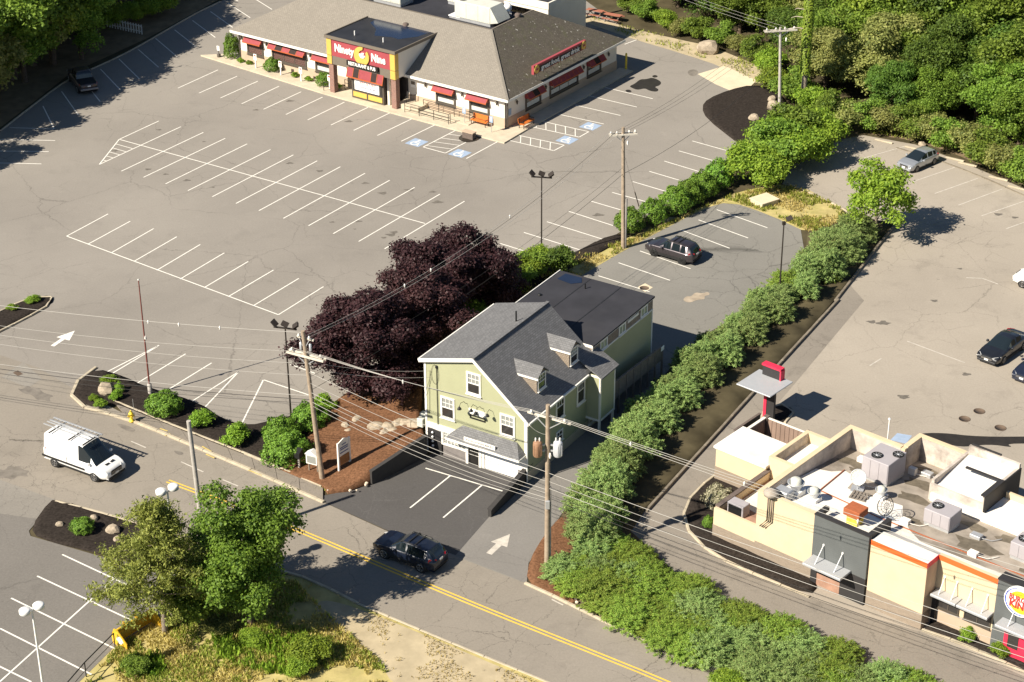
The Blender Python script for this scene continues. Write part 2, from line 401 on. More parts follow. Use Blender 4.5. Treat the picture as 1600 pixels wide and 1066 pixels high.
mat('car_black_trim', (.018, .018, .018), .6)
mat('lamp_glass', (.72, .72, .70), .12, .2, 0)
mat('tail_red', (.50, .015, .02), .25, 0, 0)
mat('plate', (.78, .77, .72), .5, 0, .02)
paint('paint_white', (.82, .81, .78)); paint('paint_navy', (.005, .009, .022)); paint('paint_charcoal', (.055, .047, .052), .7, .3, .5)
paint('paint_silver', (.48, .50, .52), .7, .32, .6); paint('paint_black', (.010, .011, .014)); paint('paint_darkblue', (.012, .016, .032)); paint('paint_brown', (.055, .04, .035))
glass('window_glass', (.035, .032, .030), .08); glass('car_glass', (.012, .018, .022), .04); glass('pale_glass', (.26, .27, .25), .15)
mat('curtain', (.55, .55, .50), .9, 0, .1, 4)
leaf('leaf_oak', (.030, .062, .010), (.108, .160, .022))
leaf('leaf_deep', (.020, .046, .009), (.068, .112, .017))
leaf('leaf_road', (.016, .038, .006), (.082, .122, .016))
leaf('leaf_bright', (.040, .080, .009), (.135, .185, .020))
leaf('leaf_olive', (.055, .072, .020), (.15, .155, .045))
leaf('leaf_purple', (.024, .010, .012), (.115, .052, .052), .25)
leaf('leaf_pine', (.046, .066, .014), (.150, .165, .036), .3)
leaf('leaf_juniper', (.026, .058, .014), (.160, .220, .070), .25, .6, (.20, .16, .06))
leaf('leaf_juniper_green', (.032, .066, .010), (.135, .190, .028), .25, .6, (.22, .18, .04))
leaf('leaf_box', (.022, .060, .008), (.085, .150, .018), .2)
leaf('leaf_boxbright', (.035, .08, .008), (.12, .19, .018), .3)
leaf('leaf_straw', (.13, .11, .03), (.25, .21, .07), .3)
leaf('leaf_grass', (.060, .085, .012), (.15, .165, .03), .3)
leaf('leaf_flower', (.10, .13, .03), (.75, .70, .48), .2)
brick('brick_pane', (.10, .045, .035), (.075, .035, .03), (.20, .15, .12), .3, .2)
mat('letter_blue_bright', (.03, .07, .42), .6, 0, 0)
mat('bun_yellow', (.80, .55, .03), .6, 0, 0)
mat('rust_can', (.30, .17, .10), .7, .1, .25, 3); mat('transformer_grey', (.55, .56, .57), .5, .1, .06, 2); mat('plow_wood', (.30, .15, .06), .8, 0, .2, 5)

# ================================================================== SETTING
def sheet(name, poly, z, m, kind='structure'):
    pts = [G(*p)[:2] for p in poly]; mb = MB()
    a = sum(pts[i][0]*pts[(i+1) % len(pts)][1]-pts[(i+1) % len(pts)][0]*pts[i][1] for i in range(len(pts)))
    if a < 0: pts = pts[::-1]
    mb.poly([(p[0], p[1], z) for p in pts]); o = mb.build(name, m)
    if kind: o['kind'] = kind
    return o
def smooth_px(pts, closed=True, it=2):
    for _ in range(it):
        q = []; n = len(pts)
        for i in range(n if closed else n-1):
            a, b = pts[i], pts[(i+1) % n]
            q += [(a[0]*.75+b[0]*.25, a[1]*.75+b[1]*.25), (a[0]*.25+b[0]*.75, a[1]*.25+b[1]*.75)]
        if not closed: q = [pts[0]]+q+[pts[-1]]
        pts = q
    return pts

ground = MB().quad((-700, -200, -.02), (700, -200, -.02), (700, 1100, -.02), (-700, 1100, -.02)).build('ground', 'woodland_floor'); ground['kind'] = 'structure'
lot = sheet('restaurant_parking_lot', [(-700, 480), (-420, 400), (0, 207), (48, 168), (106, 124), (162, 101), (218, 73), (299, 25), (342, 4), (470, -70), (700, -140), (900, -10), (985, 52), (1065, 72), (1115, 92), (1150, 130), (1130, 190), (1165, 228), (1140, 262), (960, 368), (830, 440), (640, 575), (560, 640), (420, 690), (300, 650), (190, 610), (110, 640), (-700, 640)], .004, 'lot_asphalt')
road = sheet('road', [(-1200, 320), (-300, 470), (-60, 535), (60, 575), (112, 606), (205, 652), (505, 785), (600, 828), (700, 865), (830, 915), (900, 952), (1000, 1001), (1140, 1052), (1300, 1135), (1700, 1330), (1400, 1380), (1100, 1180), (862, 1068), (700, 1003), (560, 944), (480, 903), (330, 853), (185, 808), (85, 783), (0, 760), (-300, 680), (-1200, 560)], .012, 'road_asphalt')
backlot = sheet('house_parking_lot', [(835, 470), (905, 425), (1100, 325), (1140, 314), (1250, 352), (1258, 400), (1215, 460), (1110, 520), (1060, 560), (960, 690), (880, 800), (826, 880), (823, 912), (700, 866), (760, 800), (830, 735), (960, 600)], .008, 'back_asphalt')
drive = sheet('house_driveway', [(823, 912), (826, 878), (850, 838), (880, 800), (920, 735), (985, 660), (1010, 600), (960, 590), (835, 735), (766, 806), (712, 868), (770, 890)], .016, 'drive_asphalt')
court = sheet('front_court', [(490, 778), (540, 768), (581, 757), (668, 712), (700, 700), (835, 735), (766, 806), (712, 868), (600, 827)], .020, 'court_asphalt')
burger = sheet('burger_restaurant_lot', [(1222, 288), (1240, 258), (1330, 208), (1430, 226), (1500, 252), (1640, 312), (2000, 470), (2000, 1400), (1700, 1330), (1480, 1130), (1230, 1010), (1060, 900), (985, 830), (1000, 790), (1120, 655), (1270, 480), (1330, 415), (1385, 350), (1310, 322)], .004, 'burger_asphalt')
lower = sheet('lower_parking_lot', [(-600, 600), (0, 760), (85, 783), (45, 830), (48, 838), (165, 872), (330, 900), (250, 965), (180, 1010), (90, 1100), (-600, 1400)], .016, 'lower_asphalt')
lane = sheet('drive_through_lane', [(1325, 442), (1200, 592), (1110, 692), (1008, 800), (985, 835), (1060, 904), (1230, 1014), (1480, 1134), (1700, 1240), (1700, 1100), (1440, 988), (1265, 936), (1110, 868), (1066, 800), (1085, 768), (1130, 735), (1190, 660), (1250, 590), (1350, 470)], .008, 'lane_asphalt')
apron = sheet('entrance_apron', [(-200, 712), (0, 750), (88, 782), (62, 812), (-20, 800), (-200, 770)], .020, 'apron_concrete')
verge = sheet('grass_verge', [(180, 1010), (250, 965), (330, 900), (420, 893), (480, 905), (560, 946), (700, 1005), (862, 1070), (1000, 1160), (700, 1250), (20, 1200), (90, 1095)], .008, 'dry_grass')
sandpatch = sheet('sandy_track', smooth_px([(500, 935), (560, 950), (700, 1008), (870, 1080), (760, 1120), (620, 1080), (590, 1030), (545, 990), (490, 955)]), .014, 'sandy')
strip = sheet('grass_strip', smooth_px([(800, 470), (850, 425), (900, 398), (985, 372), (1110, 318), (1150, 300), (1240, 285), (1310, 322), (1330, 345), (1270, 368), (1200, 335), (1140, 315), (1100, 326), (1000, 378), (940, 412), (870, 455)], True, 1), .016, 'dry_grass')
wedge = sheet('woodland_edge_strip', smooth_px([(880, 12), (960, 38), (1060, 62), (1110, 72), (1190, 105), (1230, 120), (1180, 135), (1130, 105), (1066, 84), (985, 60), (900, 30)], True, 1), .010, 'sandy')
wedge2 = sheet('woodland_edge_strip', smooth_px([(1250, 262), (1330, 205), (1440, 222), (1520, 252), (1620, 300), (1620, 288), (1500, 232), (1420, 208), (1330, 190), (1240, 235)], True, 1), .010, 'soil')
leftwood = sheet('leaf_litter', [(-500, 420), (0, 200), (110, 115), (230, 60), (350, -5), (350, -60), (-500, 80)], .002, 'soil')
bkbed_px = smooth_px([(1130, 735), (1085, 770), (1067, 800), (1075, 830), (1110, 865), (1180, 897), (1265, 932), (1300, 925), (1200, 800)], True, 2)
pad = sheet('concrete_pad', [(1090, 116), (1132, 103), (1182, 126), (1170, 138), (1146, 144), (1118, 132)], .012, 'concrete_pad')
for pp in ([(983, 135), (992, 131), (1000, 124), (1010, 124), (1020, 121), (1034, 128), (1031, 134), (1022, 136), (1030, 140), (1026, 144), (1014, 142), (1008, 138), (996, 141), (988, 138)], [(1018, 119), (1024, 117), (1029, 120), (1022, 122)], [(976, 141), (984, 140), (988, 144), (980, 145)], [(1074, 111), (1084, 108), (1092, 112), (1086, 120), (1076, 118)]):
    sheet('wet_stain', smooth_px(pp), .010, 'wet_stain' if pp[0][0] < 1060 else 'tar')
for pp in ([(-12, 741), (-2, 733), (8, 736), (14, 727), (24, 731), (30, 727), (36, 735), (48, 736), (40, 741), (46, 746), (28, 743), (20, 751), (8, 746), (-12, 750)], [(26, 607), (36, 609), (42, 602), (52, 608), (62, 606), (66, 614), (86, 619), (76, 622), (80, 629), (64, 624), (58, 626), (50, 617), (38, 616)], [(180, 662), (196, 664), (214, 672), (206, 676), (190, 670)], [(268, 703), (290, 708), (280, 713)]):
    sheet('tar_patch', smooth_px(pp), .018, 'tar')
sheet('road_repair', [(2, 590), (36, 566), (66, 592), (44, 606)], .0165, 'apron_concrete'); sheet('drain_grate', [(20, 583), (28, 579), (36, 585), (28, 588)], .022, 'iron_cover')
for pp in ([(1430, 678), (1470, 676), (1530, 683), (1640, 682), (1640, 694), (1570, 693), (1585, 700), (1545, 694), (1500, 700), (1460, 688)],):
    sheet('wet_stain', smooth_px(pp), .010, 'wet_stain')

# ---- painted lines
def line(p0, p1, parent, z, m='line_white', w_=.105, name='parking_line'):
    a = G(*p0); b = G(*p1); t = (b-a); t.normalize(); u = Vector((-t.y, t.x, 0))*(w_/2)
    mb = MB(); mb.quad((*(a-u)[:2], z), (*(b-u)[:2], z), (*(b+u)[:2], z), (*(a+u)[:2], z))
    return mb.build(name, m, parent)
s1 = 3.135
c1 = lambda x, y: (80+x/s1, 160+y/s1)
c2 = lambda x, y: (400+x/s1, 220+y/s1)
cen = [c1(*p) for p in [(333, 182), (435, 211), (546, 240), (655, 270), (763, 299), (874, 328), (990, 356), (1106, 388), (1218, 419)]]+[c2(*p) for p in [(342, 265), (460, 300), (583, 334), (707, 371), (828, 406)]]
far = [c1(*p) for p in [(527, 92), (635, 120), (745, 148), (852, 177), (960, 204), (1074, 232), (1186, 258)]]+[c2(*p) for p in [(300, 99), (413, 128), (534, 160), (655, 194), (777, 229), (901, 262), (1021, 297)]]
near = [cen[0]]+[c1(*p) for p in [(236, 305), (343, 338), (452, 368), (560, 400), (670, 433), (789, 463), (905, 496), (1018, 531)]]+[c2(*p) for p in [(134, 381), (257, 417), (378, 456), (503, 494), (630, 530)]]
r2b = [c1(*p) for p in [(76, 656), (183, 694), (294, 738), (405, 780), (518, 823), (632, 866), (750, 908), (868, 952), (990, 997), (1113, 1041)]]
r2f = [c1(*p) for p in [(279, 547), (387, 583), (502, 619), (615, 659), (730, 697), (848, 738), (965, 780), (1089, 822), (1213, 863)]]+[c2(331, 715)]
L_REST = []
for i in range(14): L_REST.append((far[i], near[i]))
L_REST += [(r2b[i], r2f[i]) for i in range(10)]
d1 = lambda x, y: (x/3.9475, y/3.9475)
for a, b in [((1405, 20), (1543, 110)), ((1298, 72), (1435, 170)), ((1187, 127), (1328, 232)), ((1077, 185), (1210, 290)), ((960, 238), (1095, 353)), ((852, 305), (978, 416)), ((733, 364), (860, 488)), ((620, 427), (742, 555)), ((500, 480), (618, 628)), ((380, 565), (483, 710)), ((265, 655), (335, 797)), ((60, 788), (335, 797)), ((-30, 860), (340, 868)), ((-60, 932), (300, 936)), ((-60, 1005), (255, 1012))]:
    L_REST.append((d1(*a), d1(*b)))
L_REST += [((388, -8), (425, 15)), ((330, -20), (372, 2)),
 ((340.7, 109.4), (278, 138)), ((370.5, 119.3), (311, 145.7)), ((403, 127), (344.5, 153.3)), ((436, 135), (377.5, 162.5)), ((470.5, 143.7), (411.7, 171)), ((504, 152), (446.7, 179.2)), ((538, 160), (481, 187.5)), ((575, 168), (517, 195.7)), ((610.5, 176), (552.7, 204)), ((648, 183.7), (589.5, 212)), ((684.5, 193), (627, 221)),
 ((718.7, 200.5), (661.2, 230)), ((661.2, 230), (695.7, 239.5)), ((695.7, 239.5), (753, 209.5)), ((786, 217), (728.7, 248)),
 ((788.7, 218), (865.5, 235.7)), ((865.5, 235.7), (881.7, 227)), ((881.7, 227), (804.5, 210.5)), ((828.7, 198), (905, 214.5)), ((905, 214.5), (920, 206)), ((920, 206), (843.7, 189)),
 ((872.5, 178.7), (943.7, 194)), ((898.7, 164.5), (969.5, 180.7)), ((918.7, 149.5), (995, 167.5)), ((945.7, 137), (1020, 154.5)), ((976, 69.5), (996, 62)),
 ((1081.7, 220.5), (1136, 235.7)), ((1060.7, 236), (1135, 257)), ((1038, 252), (1099.5, 270.5)), ((1014.6, 268), (1072, 285)), ((988.8, 284), (1042.5, 300)), ((956.8, 301), (1017, 317.5)), ((924, 314.8), (976, 330)), ((888.7, 330.5), (958, 352.8)), ((854.5, 346.7), (942.4, 374.3)), ((818.5, 363.4), (906.4, 390.8)), ((781.5, 380.6), (851, 402.4)), ((745, 398), (817, 420))]
d5 = lambda x, y: (140+x/3.9475, 500+y/3.9475)
for a, b in [((428, 157), (70, 340)), ((420, 163), (108, 350)), ((592, 210), (272, 404)), ((752, 266), (460, 446)), ((920, 320), (610, 516)), ((920, 320), (708, 542)), ((1072, 370), (942, 633)), ((1072, 370), (1350, 463)), ((1238, 275), (1390, 330))]:
    L_REST.append((d5(*a), d5(*b)))
for a, b in L_REST: line(a, b, lot, .010)
line(cen[0], cen[13], lot, .013); line(r2b[0], r2b[9], lot, .013); line(cen[0], near[1], lot, .013)
for f in (.18, .34, .5, .66, .82):
    a = tuple(cen[0][i]*(1-f)+near[1][i]*f for i in (0, 1)); b = tuple(cen[1][i]*(1-f)+near[1][i]*f for i in (0, 1))
    line(a, b, lot, .014, w_=.08)
def hatch(a0, a1, b0, b1, n, skew=.0):
    for i in range(n):
        f = (i+.6)/n; g = min(1, f+skew)
        line(tuple(a0[k]*(1-f)+a1[k]*f for k in (0, 1)), tuple(b0[k]*(1-g)+b1[k]*g for k in (0, 1)), lot, .014, w_=.08)
hatch((718.7, 200.5), (661.2, 230), (753, 209.5), (695.7, 239.5), 5, -.12)
hatch((788.7, 218), (865.5, 235.7), (804.5, 210.5), (881.7, 227), 5, -.2)
hatch((828.7, 198), (905, 214.5), (843.7, 189), (920, 206), 5, -.2)
ro = random.Random(21)
def blob(px, py, r, m, parent, z, name):
    c = G(px, py); mb = MB(); k = ro.uniform(0, 6); n = 11
    mb.poly([(c.x+r*1.5*math.cos(t*6.283/n)*(1+.35*math.sin(t*2.1+k)), c.y+r*math.sin(t*6.283/n)*(1+.35*math.cos(t*1.7+k)), z) for t in range(n)]); mb.build(name, m, parent)
for i in range(13):                                        # drips where engines stand
    for p0, f in ((far, .3), (near, .3)):
        if ro.random() < .55:
            a = (p0[i][0]*(1-f)+cen[i][0]*f, p0[i][1]*(1-f)+cen[i][1]*f); b = (p0[i+1][0]*(1-f)+cen[i+1][0]*f, p0[i+1][1]*(1-f)+cen[i+1][1]*f); g = ro.uniform(.35, .65)
            blob(a[0]*(1-g)+b[0]*g, a[1]*(1-g)+b[1]*g, ro.uniform(.08, .24), 'oil', lot, .0075, 'oil_stain')
for (px, py, r_) in ((684, 316, .3), (598, 302, .28), (616, 363, .24), (611, 367, .3), (935, 336, .3), (453, 158, .25), (400, 172, .2), (620, 178, .2), (545, 190, .25), (640, 297, .3), (676, 300, .2), (560, 346, .2)): blob(px, py, r_, 'oil', lot, .0075, 'oil_stain')
for (px, py, r_) in ((1510, 585, .22), (1412, 620, .3), (1460, 470, .2), (1380, 505, .35), (1362, 503, .25), (1500, 420, .15), (1560, 335, .25), (1586, 340, .2)): blob(px, py, r_, 'oil', burger, .0075, 'oil_stain')
# wheelchair bays: blue square and white figure
def bay_sign(px, py, rz):
    c = G(px, py); mb = MB(); h = .8
    mb.poly([(-h, -h, 0), (h, -h, 0), (h, h, 0), (-h, h, 0)])
    o = mb.build('blue_square', 'line_blue', lot, (c.x, c.y, .012), rz)
    g = MB()
    n = 14
    for i in range(n):                       # wheel: three quarters of a ring
        a0 = R(110)+R(260)*i/n; a1 = R(110)+R(260)*(i+1)/n
        g.quad((.33*math.cos(a0)-.05, .33*math.sin(a0)-.3, 0), (.47*math.cos(a0)-.05, .47*math.sin(a0)-.3, 0), (.47*math.cos(a1)-.05, .47*math.sin(a1)-.3, 0), (.33*math.cos(a1)-.05, .33*math.sin(a1)-.3, 0))
    g.poly([(.13*math.cos(t*math.pi/4)-.12, .13*math.sin(t*math.pi/4)+.68, 0) for t in range(8)])
    g.quad((-.2, .5, 0), (-.2, -.15, 0), (-.04, -.15, 0), (-.04, .5, 0)); g.quad((-.04, .3, 0), (-.04, .18, 0), (.3, .18, 0), (.3, .3, 0))
    g.quad((-.04, -.02, 0), (-.04, -.15, 0), (.42, -.15, 0), (.42, -.02, 0)); g.quad((.29, -.15, 0), (.42, -.15, 0), (.66, -.7, 0), (.52, -.7, 0))
    g.build('wheelchair_figure', 'line_white', o, (0, 0, .003)).scale = (.9, .9, 1)
for p, rz in (((651, 223), R(-36)), ((718.5, 240), R(-36)), ((886, 219), R(-36)), ((922.5, 197.5), R(-36))): bay_sign(*p, rz)
d6 = lambda x, y: (920+x/5, 280+y/5)
for a, b in [((1000, 240), (1395, 382)), ((857, 320), (1245, 462)), ((718, 398), (1100, 542)), ((400, 563), (795, 702)), ((232, 655), (635, 793)), ((75, 757), (475, 882))]:
    line(d6(*a), d6(*b), backlot, .022)
d7 = lambda x, y: (550+x/4.571, 700+y/4.571)
for a, b in [((525, 147), (1098, 317)), ((703, 200), (415, 430)), ((928, 268), (652, 500))]: line(d7(*a), d7(*b), court, .026 if a[0] > 600 else .029)
d8 = lambda x, y: (1350+x/2.22, 200+y/2.22)
for a, b in [((0, 105), (145, 63)), ((160, 190), (315, 137)), ((245, 228), (395, 175)), ((328, 268), (480, 212)), ((408, 305), (590, 243)), ((493, 350), (600, 312)), ((150, 740), (350, 815)), ((20, 825), (60, 800)), ((355, 520), (410, 522)), ((410, 522), (465, 542))]:
    line(d8(*a), d8(*b), burger, .010, 'line_worn', .1)
d9 = lambda x, y: (x/3.27, 740+y/3.27)
for a, b in [((318, 415), (660, 575)), ((190, 525), (680, 755)), ((57, 638), (605, 905)), ((0, 793), (468, 1028)), ((-180, 900), (160, 1066))]: line(d9(*a), d9(*b), lower, .022, w_=.11)
line(d9(582, 540), d9(-150, 1200), lower, .025, w_=.11)
def polyline(pts, off, w_, z, parent, m, name, cuts=None):
    P = [G(*p) for p in pts]; mb = MB(); L = []; Rr = []
    for i, p in enumerate(P):
        t = (P[min(i+1, len(P)-1)]-P[max(0, i-1)]); t.z = 0; t.normalize(); u = Vector((-t.y, t.x, 0))
        L.append(p+u*(off+w_/2)); Rr.append(p+u*(off-w_/2))
    for i in range(len(P)-1): mb.quad((*Rr[i][:2], z), (*Rr[i+1][:2], z), (*L[i+1][:2], z), (*L[i][:2], z))
    return mb.build(name, m, parent)
YC = smooth_px([(262, 752), (340, 781), (460, 826), (600, 886), (760, 953), (900, 1009), (1056, 1072), (1250, 1160)], False, 2)
polyline(YC, .14, .12, .020, road, 'line_yellow', 'centre_line'); polyline(YC, -.14, .12, .020, road, 'line_yellow', 'centre_line')
for a, b in [((205, 690), (228, 700)), ((283, 722), (318, 738)), ((348, 750), (372, 760)), ((400, 771), (436, 787)), ((862, 937), (880, 946)), ((910, 955), (935, 966)), ((1030, 1004), (1040, 1008)), ((1060, 1014), (1145, 1049))]:
    line(a, b, road, .020, 'line_worn', .10, 'edge_line')
def arrow(tail, tip, parent, z, m, w_=.2, hw=.5, hl=.9, back=False):
    a = G(*tail); b = G(*tip); t = b-a; t.z = 0; Ln = t.length; t.normalize(); u = Vector((-t.y, t.x, 0)); mb = MB()
    pts = [a-u*w_/2, b-t*hl-u*w_/2, b-t*hl-u*hw, b, b-t*hl+u*hw, b-t*hl+u*w_/2, a+u*w_/2]
    mb.poly([(p.x, p.y, z) for p in pts]); return mb.build('direction_arrow', m, parent)
arrow((82, 541), (117, 517), lot, .013, 'line_white', .34, .62, 1.5)
arrow((764, 866), (797, 835), drive, .024, 'line_worn', .42, .62, 1.4)

# ---- kerbs, pavements and beds
def kerb(pts, parent_name='kerb', w_=.17, h=.14, piece=2.0, m='kerb_stone', seedv=1, sm=True, names='kerb_stone'):
    root = struct_root(parent_name); rnd = random.Random(seedv)
    if sm: pts = smooth_px(pts, False, 2)
    P = [G(*p) for p in pts]
    # walk along
    seg = []; acc = [0]
    for i in range(len(P)-1): acc.append(acc[-1]+(P[i+1]-P[i]).length)
    def at(d):
        for i in range(len(P)-1):
            if d <= acc[i+1] or i == len(P)-2:
                f = (d-acc[i])/max(1e-6, acc[i+1]-acc[i]); return P[i].lerp(P[i+1], f)
    n = max(1, round(acc[-1]/piece)); st = acc[-1]/n
    for i in range(n):
        a = at(i*st+.012); b = at((i+1)*st-.012); t = (b-a).normalized(); u = Vector((-t.y, t.x, 0))*w_/2
        hh = h+rnd.uniform(-.012, .012); a = a+u*rnd.uniform(-.08, .08); c = .025
        mb = MB(); q = [a-u, b-u, b+u, a+u]
        mb.hexa([(*p[:2], -.01) for p in q]+[(*p[:2], hh-c) for p in q])
        k = [a-u*.75+t*c, b-u*.75-t*c, b+u*.75-t*c, a+u*.75+t*c]
        mb.hexa([(*p[:2], hh-c) for p in q]+[(*p[:2], hh) for p in k])
        mb.build(names, m, root)
    return root
kerb([(150, 575), (122, 595), (110, 612), (116, 630), (140, 641), (200, 655), (300, 697), (400, 739), (506, 786)], 'street_kerb', .24, .15, 2.2)
kerb([(178, 628), (262, 663), (400, 717), (503, 762)], 'pavement_back_kerb', .15, .17, 2.4, seedv=3, sm=False)
kerb([(820, 912), (850, 925), (900, 950), (1000, 999), (1150, 1055), (1300, 1130)], 'verge_kerb', .2, .14, 2.2, seedv=4)
kerb([(560, 944), (480, 903), (420, 888)], 'verge_kerb', .18, .12, 2.2, seedv=5)
kerb([(560, 944), (700, 1003), (862, 1069)], 'verge_kerb', .14, .06, 2.2, seedv=6)
kerb([(1310, 470), (1290, 492), (1200, 590), (1110, 690), (1010, 800)][::-1], 'hedge_kerb', .2, .22, 2.4, 'kerb_old', 7)
kerb([(1400, 352), (1380, 375), (1330, 440), (1305, 472)][::-1], 'hedge_kerb', .2, .22, 2.4, 'kerb_old', 8)
kerb([(1126, 737), (1085, 768), (1066, 800), (1074, 832), (1110, 866), (1180, 899), (1265, 934)], 'burger_bed_kerb', .18, .13, 2.0, seedv=9)
kerb([(1440, 985), (1500, 1005), (1600, 1050), (1660, 1080)], 'burger_bed_kerb', .18, .13, 2.0, seedv=10)
kerb([(1400, 231), (1430, 240), (1500, 262), (1605, 308)], 'parking_stop_kerb', .18, .07, 2.4, 'kerb_old', 11)
kerb([(0, 206), (48, 168), (106, 124), (162, 101), (218, 73), (299, 25), (345, 3)], 'lot_kerb', .15, .12, 2.6, seedv=12)
kerb([(86, 784), (180, 808), (330, 853), (420, 887)], 'verge_kerb', .18, .12, 2.2, seedv=13)
kerb([(1230, 287), (1310, 322), (1330, 335)], 'lot_kerb', .16, .12, 2.2, seedv=14)
# pavement slabs between road kerb and bed
pav = struct_root('pavement')
o_ = [G(*p) for p in [(196, 650), (300, 693), (400, 735), (505, 781)]]; i_ = [G(*p) for p in [(180, 632), (266, 667), (403, 721), (505, 765)]]
def ptat(P, f):
    acc = [0]
    for i in range(len(P)-1): acc.append(acc[-1]+(P[i+1]-P[i]).length)
    d = f*acc[-1]
    for i in range(len(P)-1):
        if d <= acc[i+1]+1e-6: return P[i].lerp(P[i+1], (d-acc[i])/(acc[i+1]-acc[i]))
nS = 9
for i in range(nS):
    f0, f1 = i/nS+.0012, (i+1)/nS-.0012; q = [ptat(o_, f0), ptat(o_, f1), ptat(i_, f1), ptat(i_, f0)]
    MB().hexa([(*p[:2], -.01) for p in q]+[(*p[:2], .105+.008*((i*7) % 3)) for p in q]).build('pavement_slab', 'walk_asphalt', pav)
for (a, b) in [((250, 672), (262, 676)), ((258, 683), (266, 680)), ((316, 700), (330, 708)), ((322, 712), (335, 718)), ((388, 737), (410, 745)), ((452, 763), (462, 768))]:
    line(a, b, pav, .128, 'line_yellow_worn', .12, 'utility_mark')

def bed(name, poly, zf, m, sub=26, kind='structure', sm=2, edge=.05, rough=.05, seedv=0):
    """ground bed with its own relief: grid clipped to the outline"""
    pts = [Vector(G(*p)[:2]) for p in (smooth_px(poly, True, sm) if sm else poly)]
    import bmesh
    xs = [p.x for p in pts]; ys = [p.y for p in pts]
    bm = bmesh.new(); bm.faces.new([bm.verts.new((p.x, p.y, 0)) for p in pts])
    step = max(max(xs)-min(xs), max(ys)-min(ys))/sub
    x = min(xs)
    while x < max(xs):
        bmesh.ops.bisect_plane(bm, geom=bm.verts[:]+bm.edges[:]+bm.faces[:], plane_co=(x, 0, 0), plane_no=(1, 0, 0)); x += step
    y = min(ys)
    while y < max(ys):
        bmesh.ops.bisect_plane(bm, geom=bm.verts[:]+bm.edges[:]+bm.faces[:], plane_co=(0, y, 0), plane_no=(0, 1, 0)); y += step
    bound = {v.index for v in bm.verts if v.is_boundary}
    for v in bm.verts:
        z = zf(v.co.x, v.co.y)
        v.co.z = z+ (0 if v.is_boundary else edge+rough*mnoise.noise((v.co.x*1.3+seedv, v.co.y*1.3, 0)))
    r = bmesh.ops.extrude_edge_only(bm, edges=[e for e in bm.edges if e.is_boundary])
    for v in [g for g in r['geom'] if isinstance(g, bmesh.types.BMVert)]: v.co.z = -.05
    bmesh.ops.recalc_face_normals(bm, faces=bm.faces[:])
    me = bpy.data.meshes.new(name); bm.to_mesh(me); bm.free(); me.materials.append(M[m])
    for p in me.polygons: p.use_smooth = True
    o = bpy.data.objects.new(name, me); COL.objects.link(o); o['kind'] = kind; return o
flat = lambda h: (lambda x, y: h)
bed('mulch_bed', [(150, 577), (124, 597), (113, 613), (122, 628), (150, 638), (178, 630), (262, 665), (400, 718), (440, 735), (470, 715), (500, 660), (500, 640), (440, 655), (385, 668), (345, 655), (310, 630), (225, 605), (195, 590)], flat(.10), 'black_mulch', 30, seedv=1, sm=1)
# raised brown bed behind the retaining wall
_bz = [(G(668, 712), 1.55), (G(600, 748), 1.15), (G(582, 755), .95), (G(548, 768), .35), (G(505, 764), .15), (G(440, 737), .14), (G(475, 700), .25), (G(520, 650), .5), (G(560, 640), .7), (G(640, 640), 1.2), (G(664, 640), 1.45)]
def bz(x, y):
    s = ws = 0
    for p, z in _bz:
        w_ = 1/((p.x-x)**2+(p.y-y)**2+.4)**1.3; s += w_*z; ws += w_
    return s/ws
bed('bark_mulch_bed', [(438, 736), (505, 763), (512, 772), (545, 769), (579, 756), (600, 745), (664, 712), (655, 660), (660, 622), (600, 600), (540, 628), (505, 650), (478, 690)], bz, 'brown_mulch', 30, seedv=2, sm=0, edge=.02)
bed('mulch_bed', [(1140, 141), (1175, 133), (1215, 140), (1250, 190), (1230, 250), (1180, 245), (1150, 222), (1104, 186), (1096, 168), (1106, 155)], flat(.06), 'black_mulch', 24, seedv=3, sm=1)
bed('mulch_bed', [(48, 825), (78, 783), (92, 782), (185, 810), (250, 832), (230, 880), (165, 868), (60, 842)], flat(.06), 'black_mulch', 20, seedv=4, sm=1)
bed('burger_mulch_bed', [(1130, 737), (1086, 770), (1068, 800), (1077, 830), (1110, 864), (1180, 896), (1265, 931), (1280, 915), (1200, 780), (1160, 735)], flat(.08), 'black_mulch', 20, seedv=5, sm=1)
bed('burger_mulch_bed', [(1445, 983), (1500, 1003), (1600, 1047), (1660, 1075), (1660, 1040), (1560, 1000), (1460, 968)], flat(.08), 'black_mulch', 16, seedv=6, sm=0)
bed('bark_mulch_verge', [(822, 909), (828, 875), (850, 838), (878, 806), (905, 800), (910, 860), (900, 905), (905, 948), (860, 929)], flat(.07), 'brown_mulch', 16, seedv=7, sm=1)
bed('hedge_bed', [(878, 806), (920, 735), (985, 660), (1060, 560), (1110, 520), (1215, 460), (1258, 400), (1262, 365), (1330, 340), (1398, 350), (1330, 436), (1290, 488), (1200, 588), (1110, 688), (1008, 798), (985, 832), (1060, 902), (1230, 1012), (1480, 1132), (1420, 1180), (1300, 1126), (1150, 1052), (1000, 995), (900, 946), (900, 860)], flat(.12), 'woodland_floor', 40, seedv=8, sm=0)  # dark soil colour also paints in the hedge's shade towards the kerb
bed('mulch_bed', [(800, 452), (830, 432), (905, 392), (955, 368), (985, 368), (930, 400), (880, 425), (850, 450), (820, 475)], flat(.10), 'black_mulch', 16, seedv=9, sm=1)
bed('mulch_bed', [(620, 590), (700, 520), (800, 452), (830, 470), (760, 540), (690, 600), (640, 640)], flat(.10), 'black_mulch', 16, seedv=10, sm=1)
# long narrow island by the left edge
isl = [(-60, 520), (-20, 500), (40, 470), (70, 463), (84, 466), (80, 476), (40, 496), (-20, 528), (-60, 545)]
bed('traffic_island', isl, flat(.10), 'black_mulch', 18, seedv=11, sm=1)
kerb([(-60, 516), (-20, 498), (40, 469), (72, 461), (85, 467), (78, 478), (40, 499), (-60, 549)], 'island_kerb', .16, .15, 1.8, seedv=15)
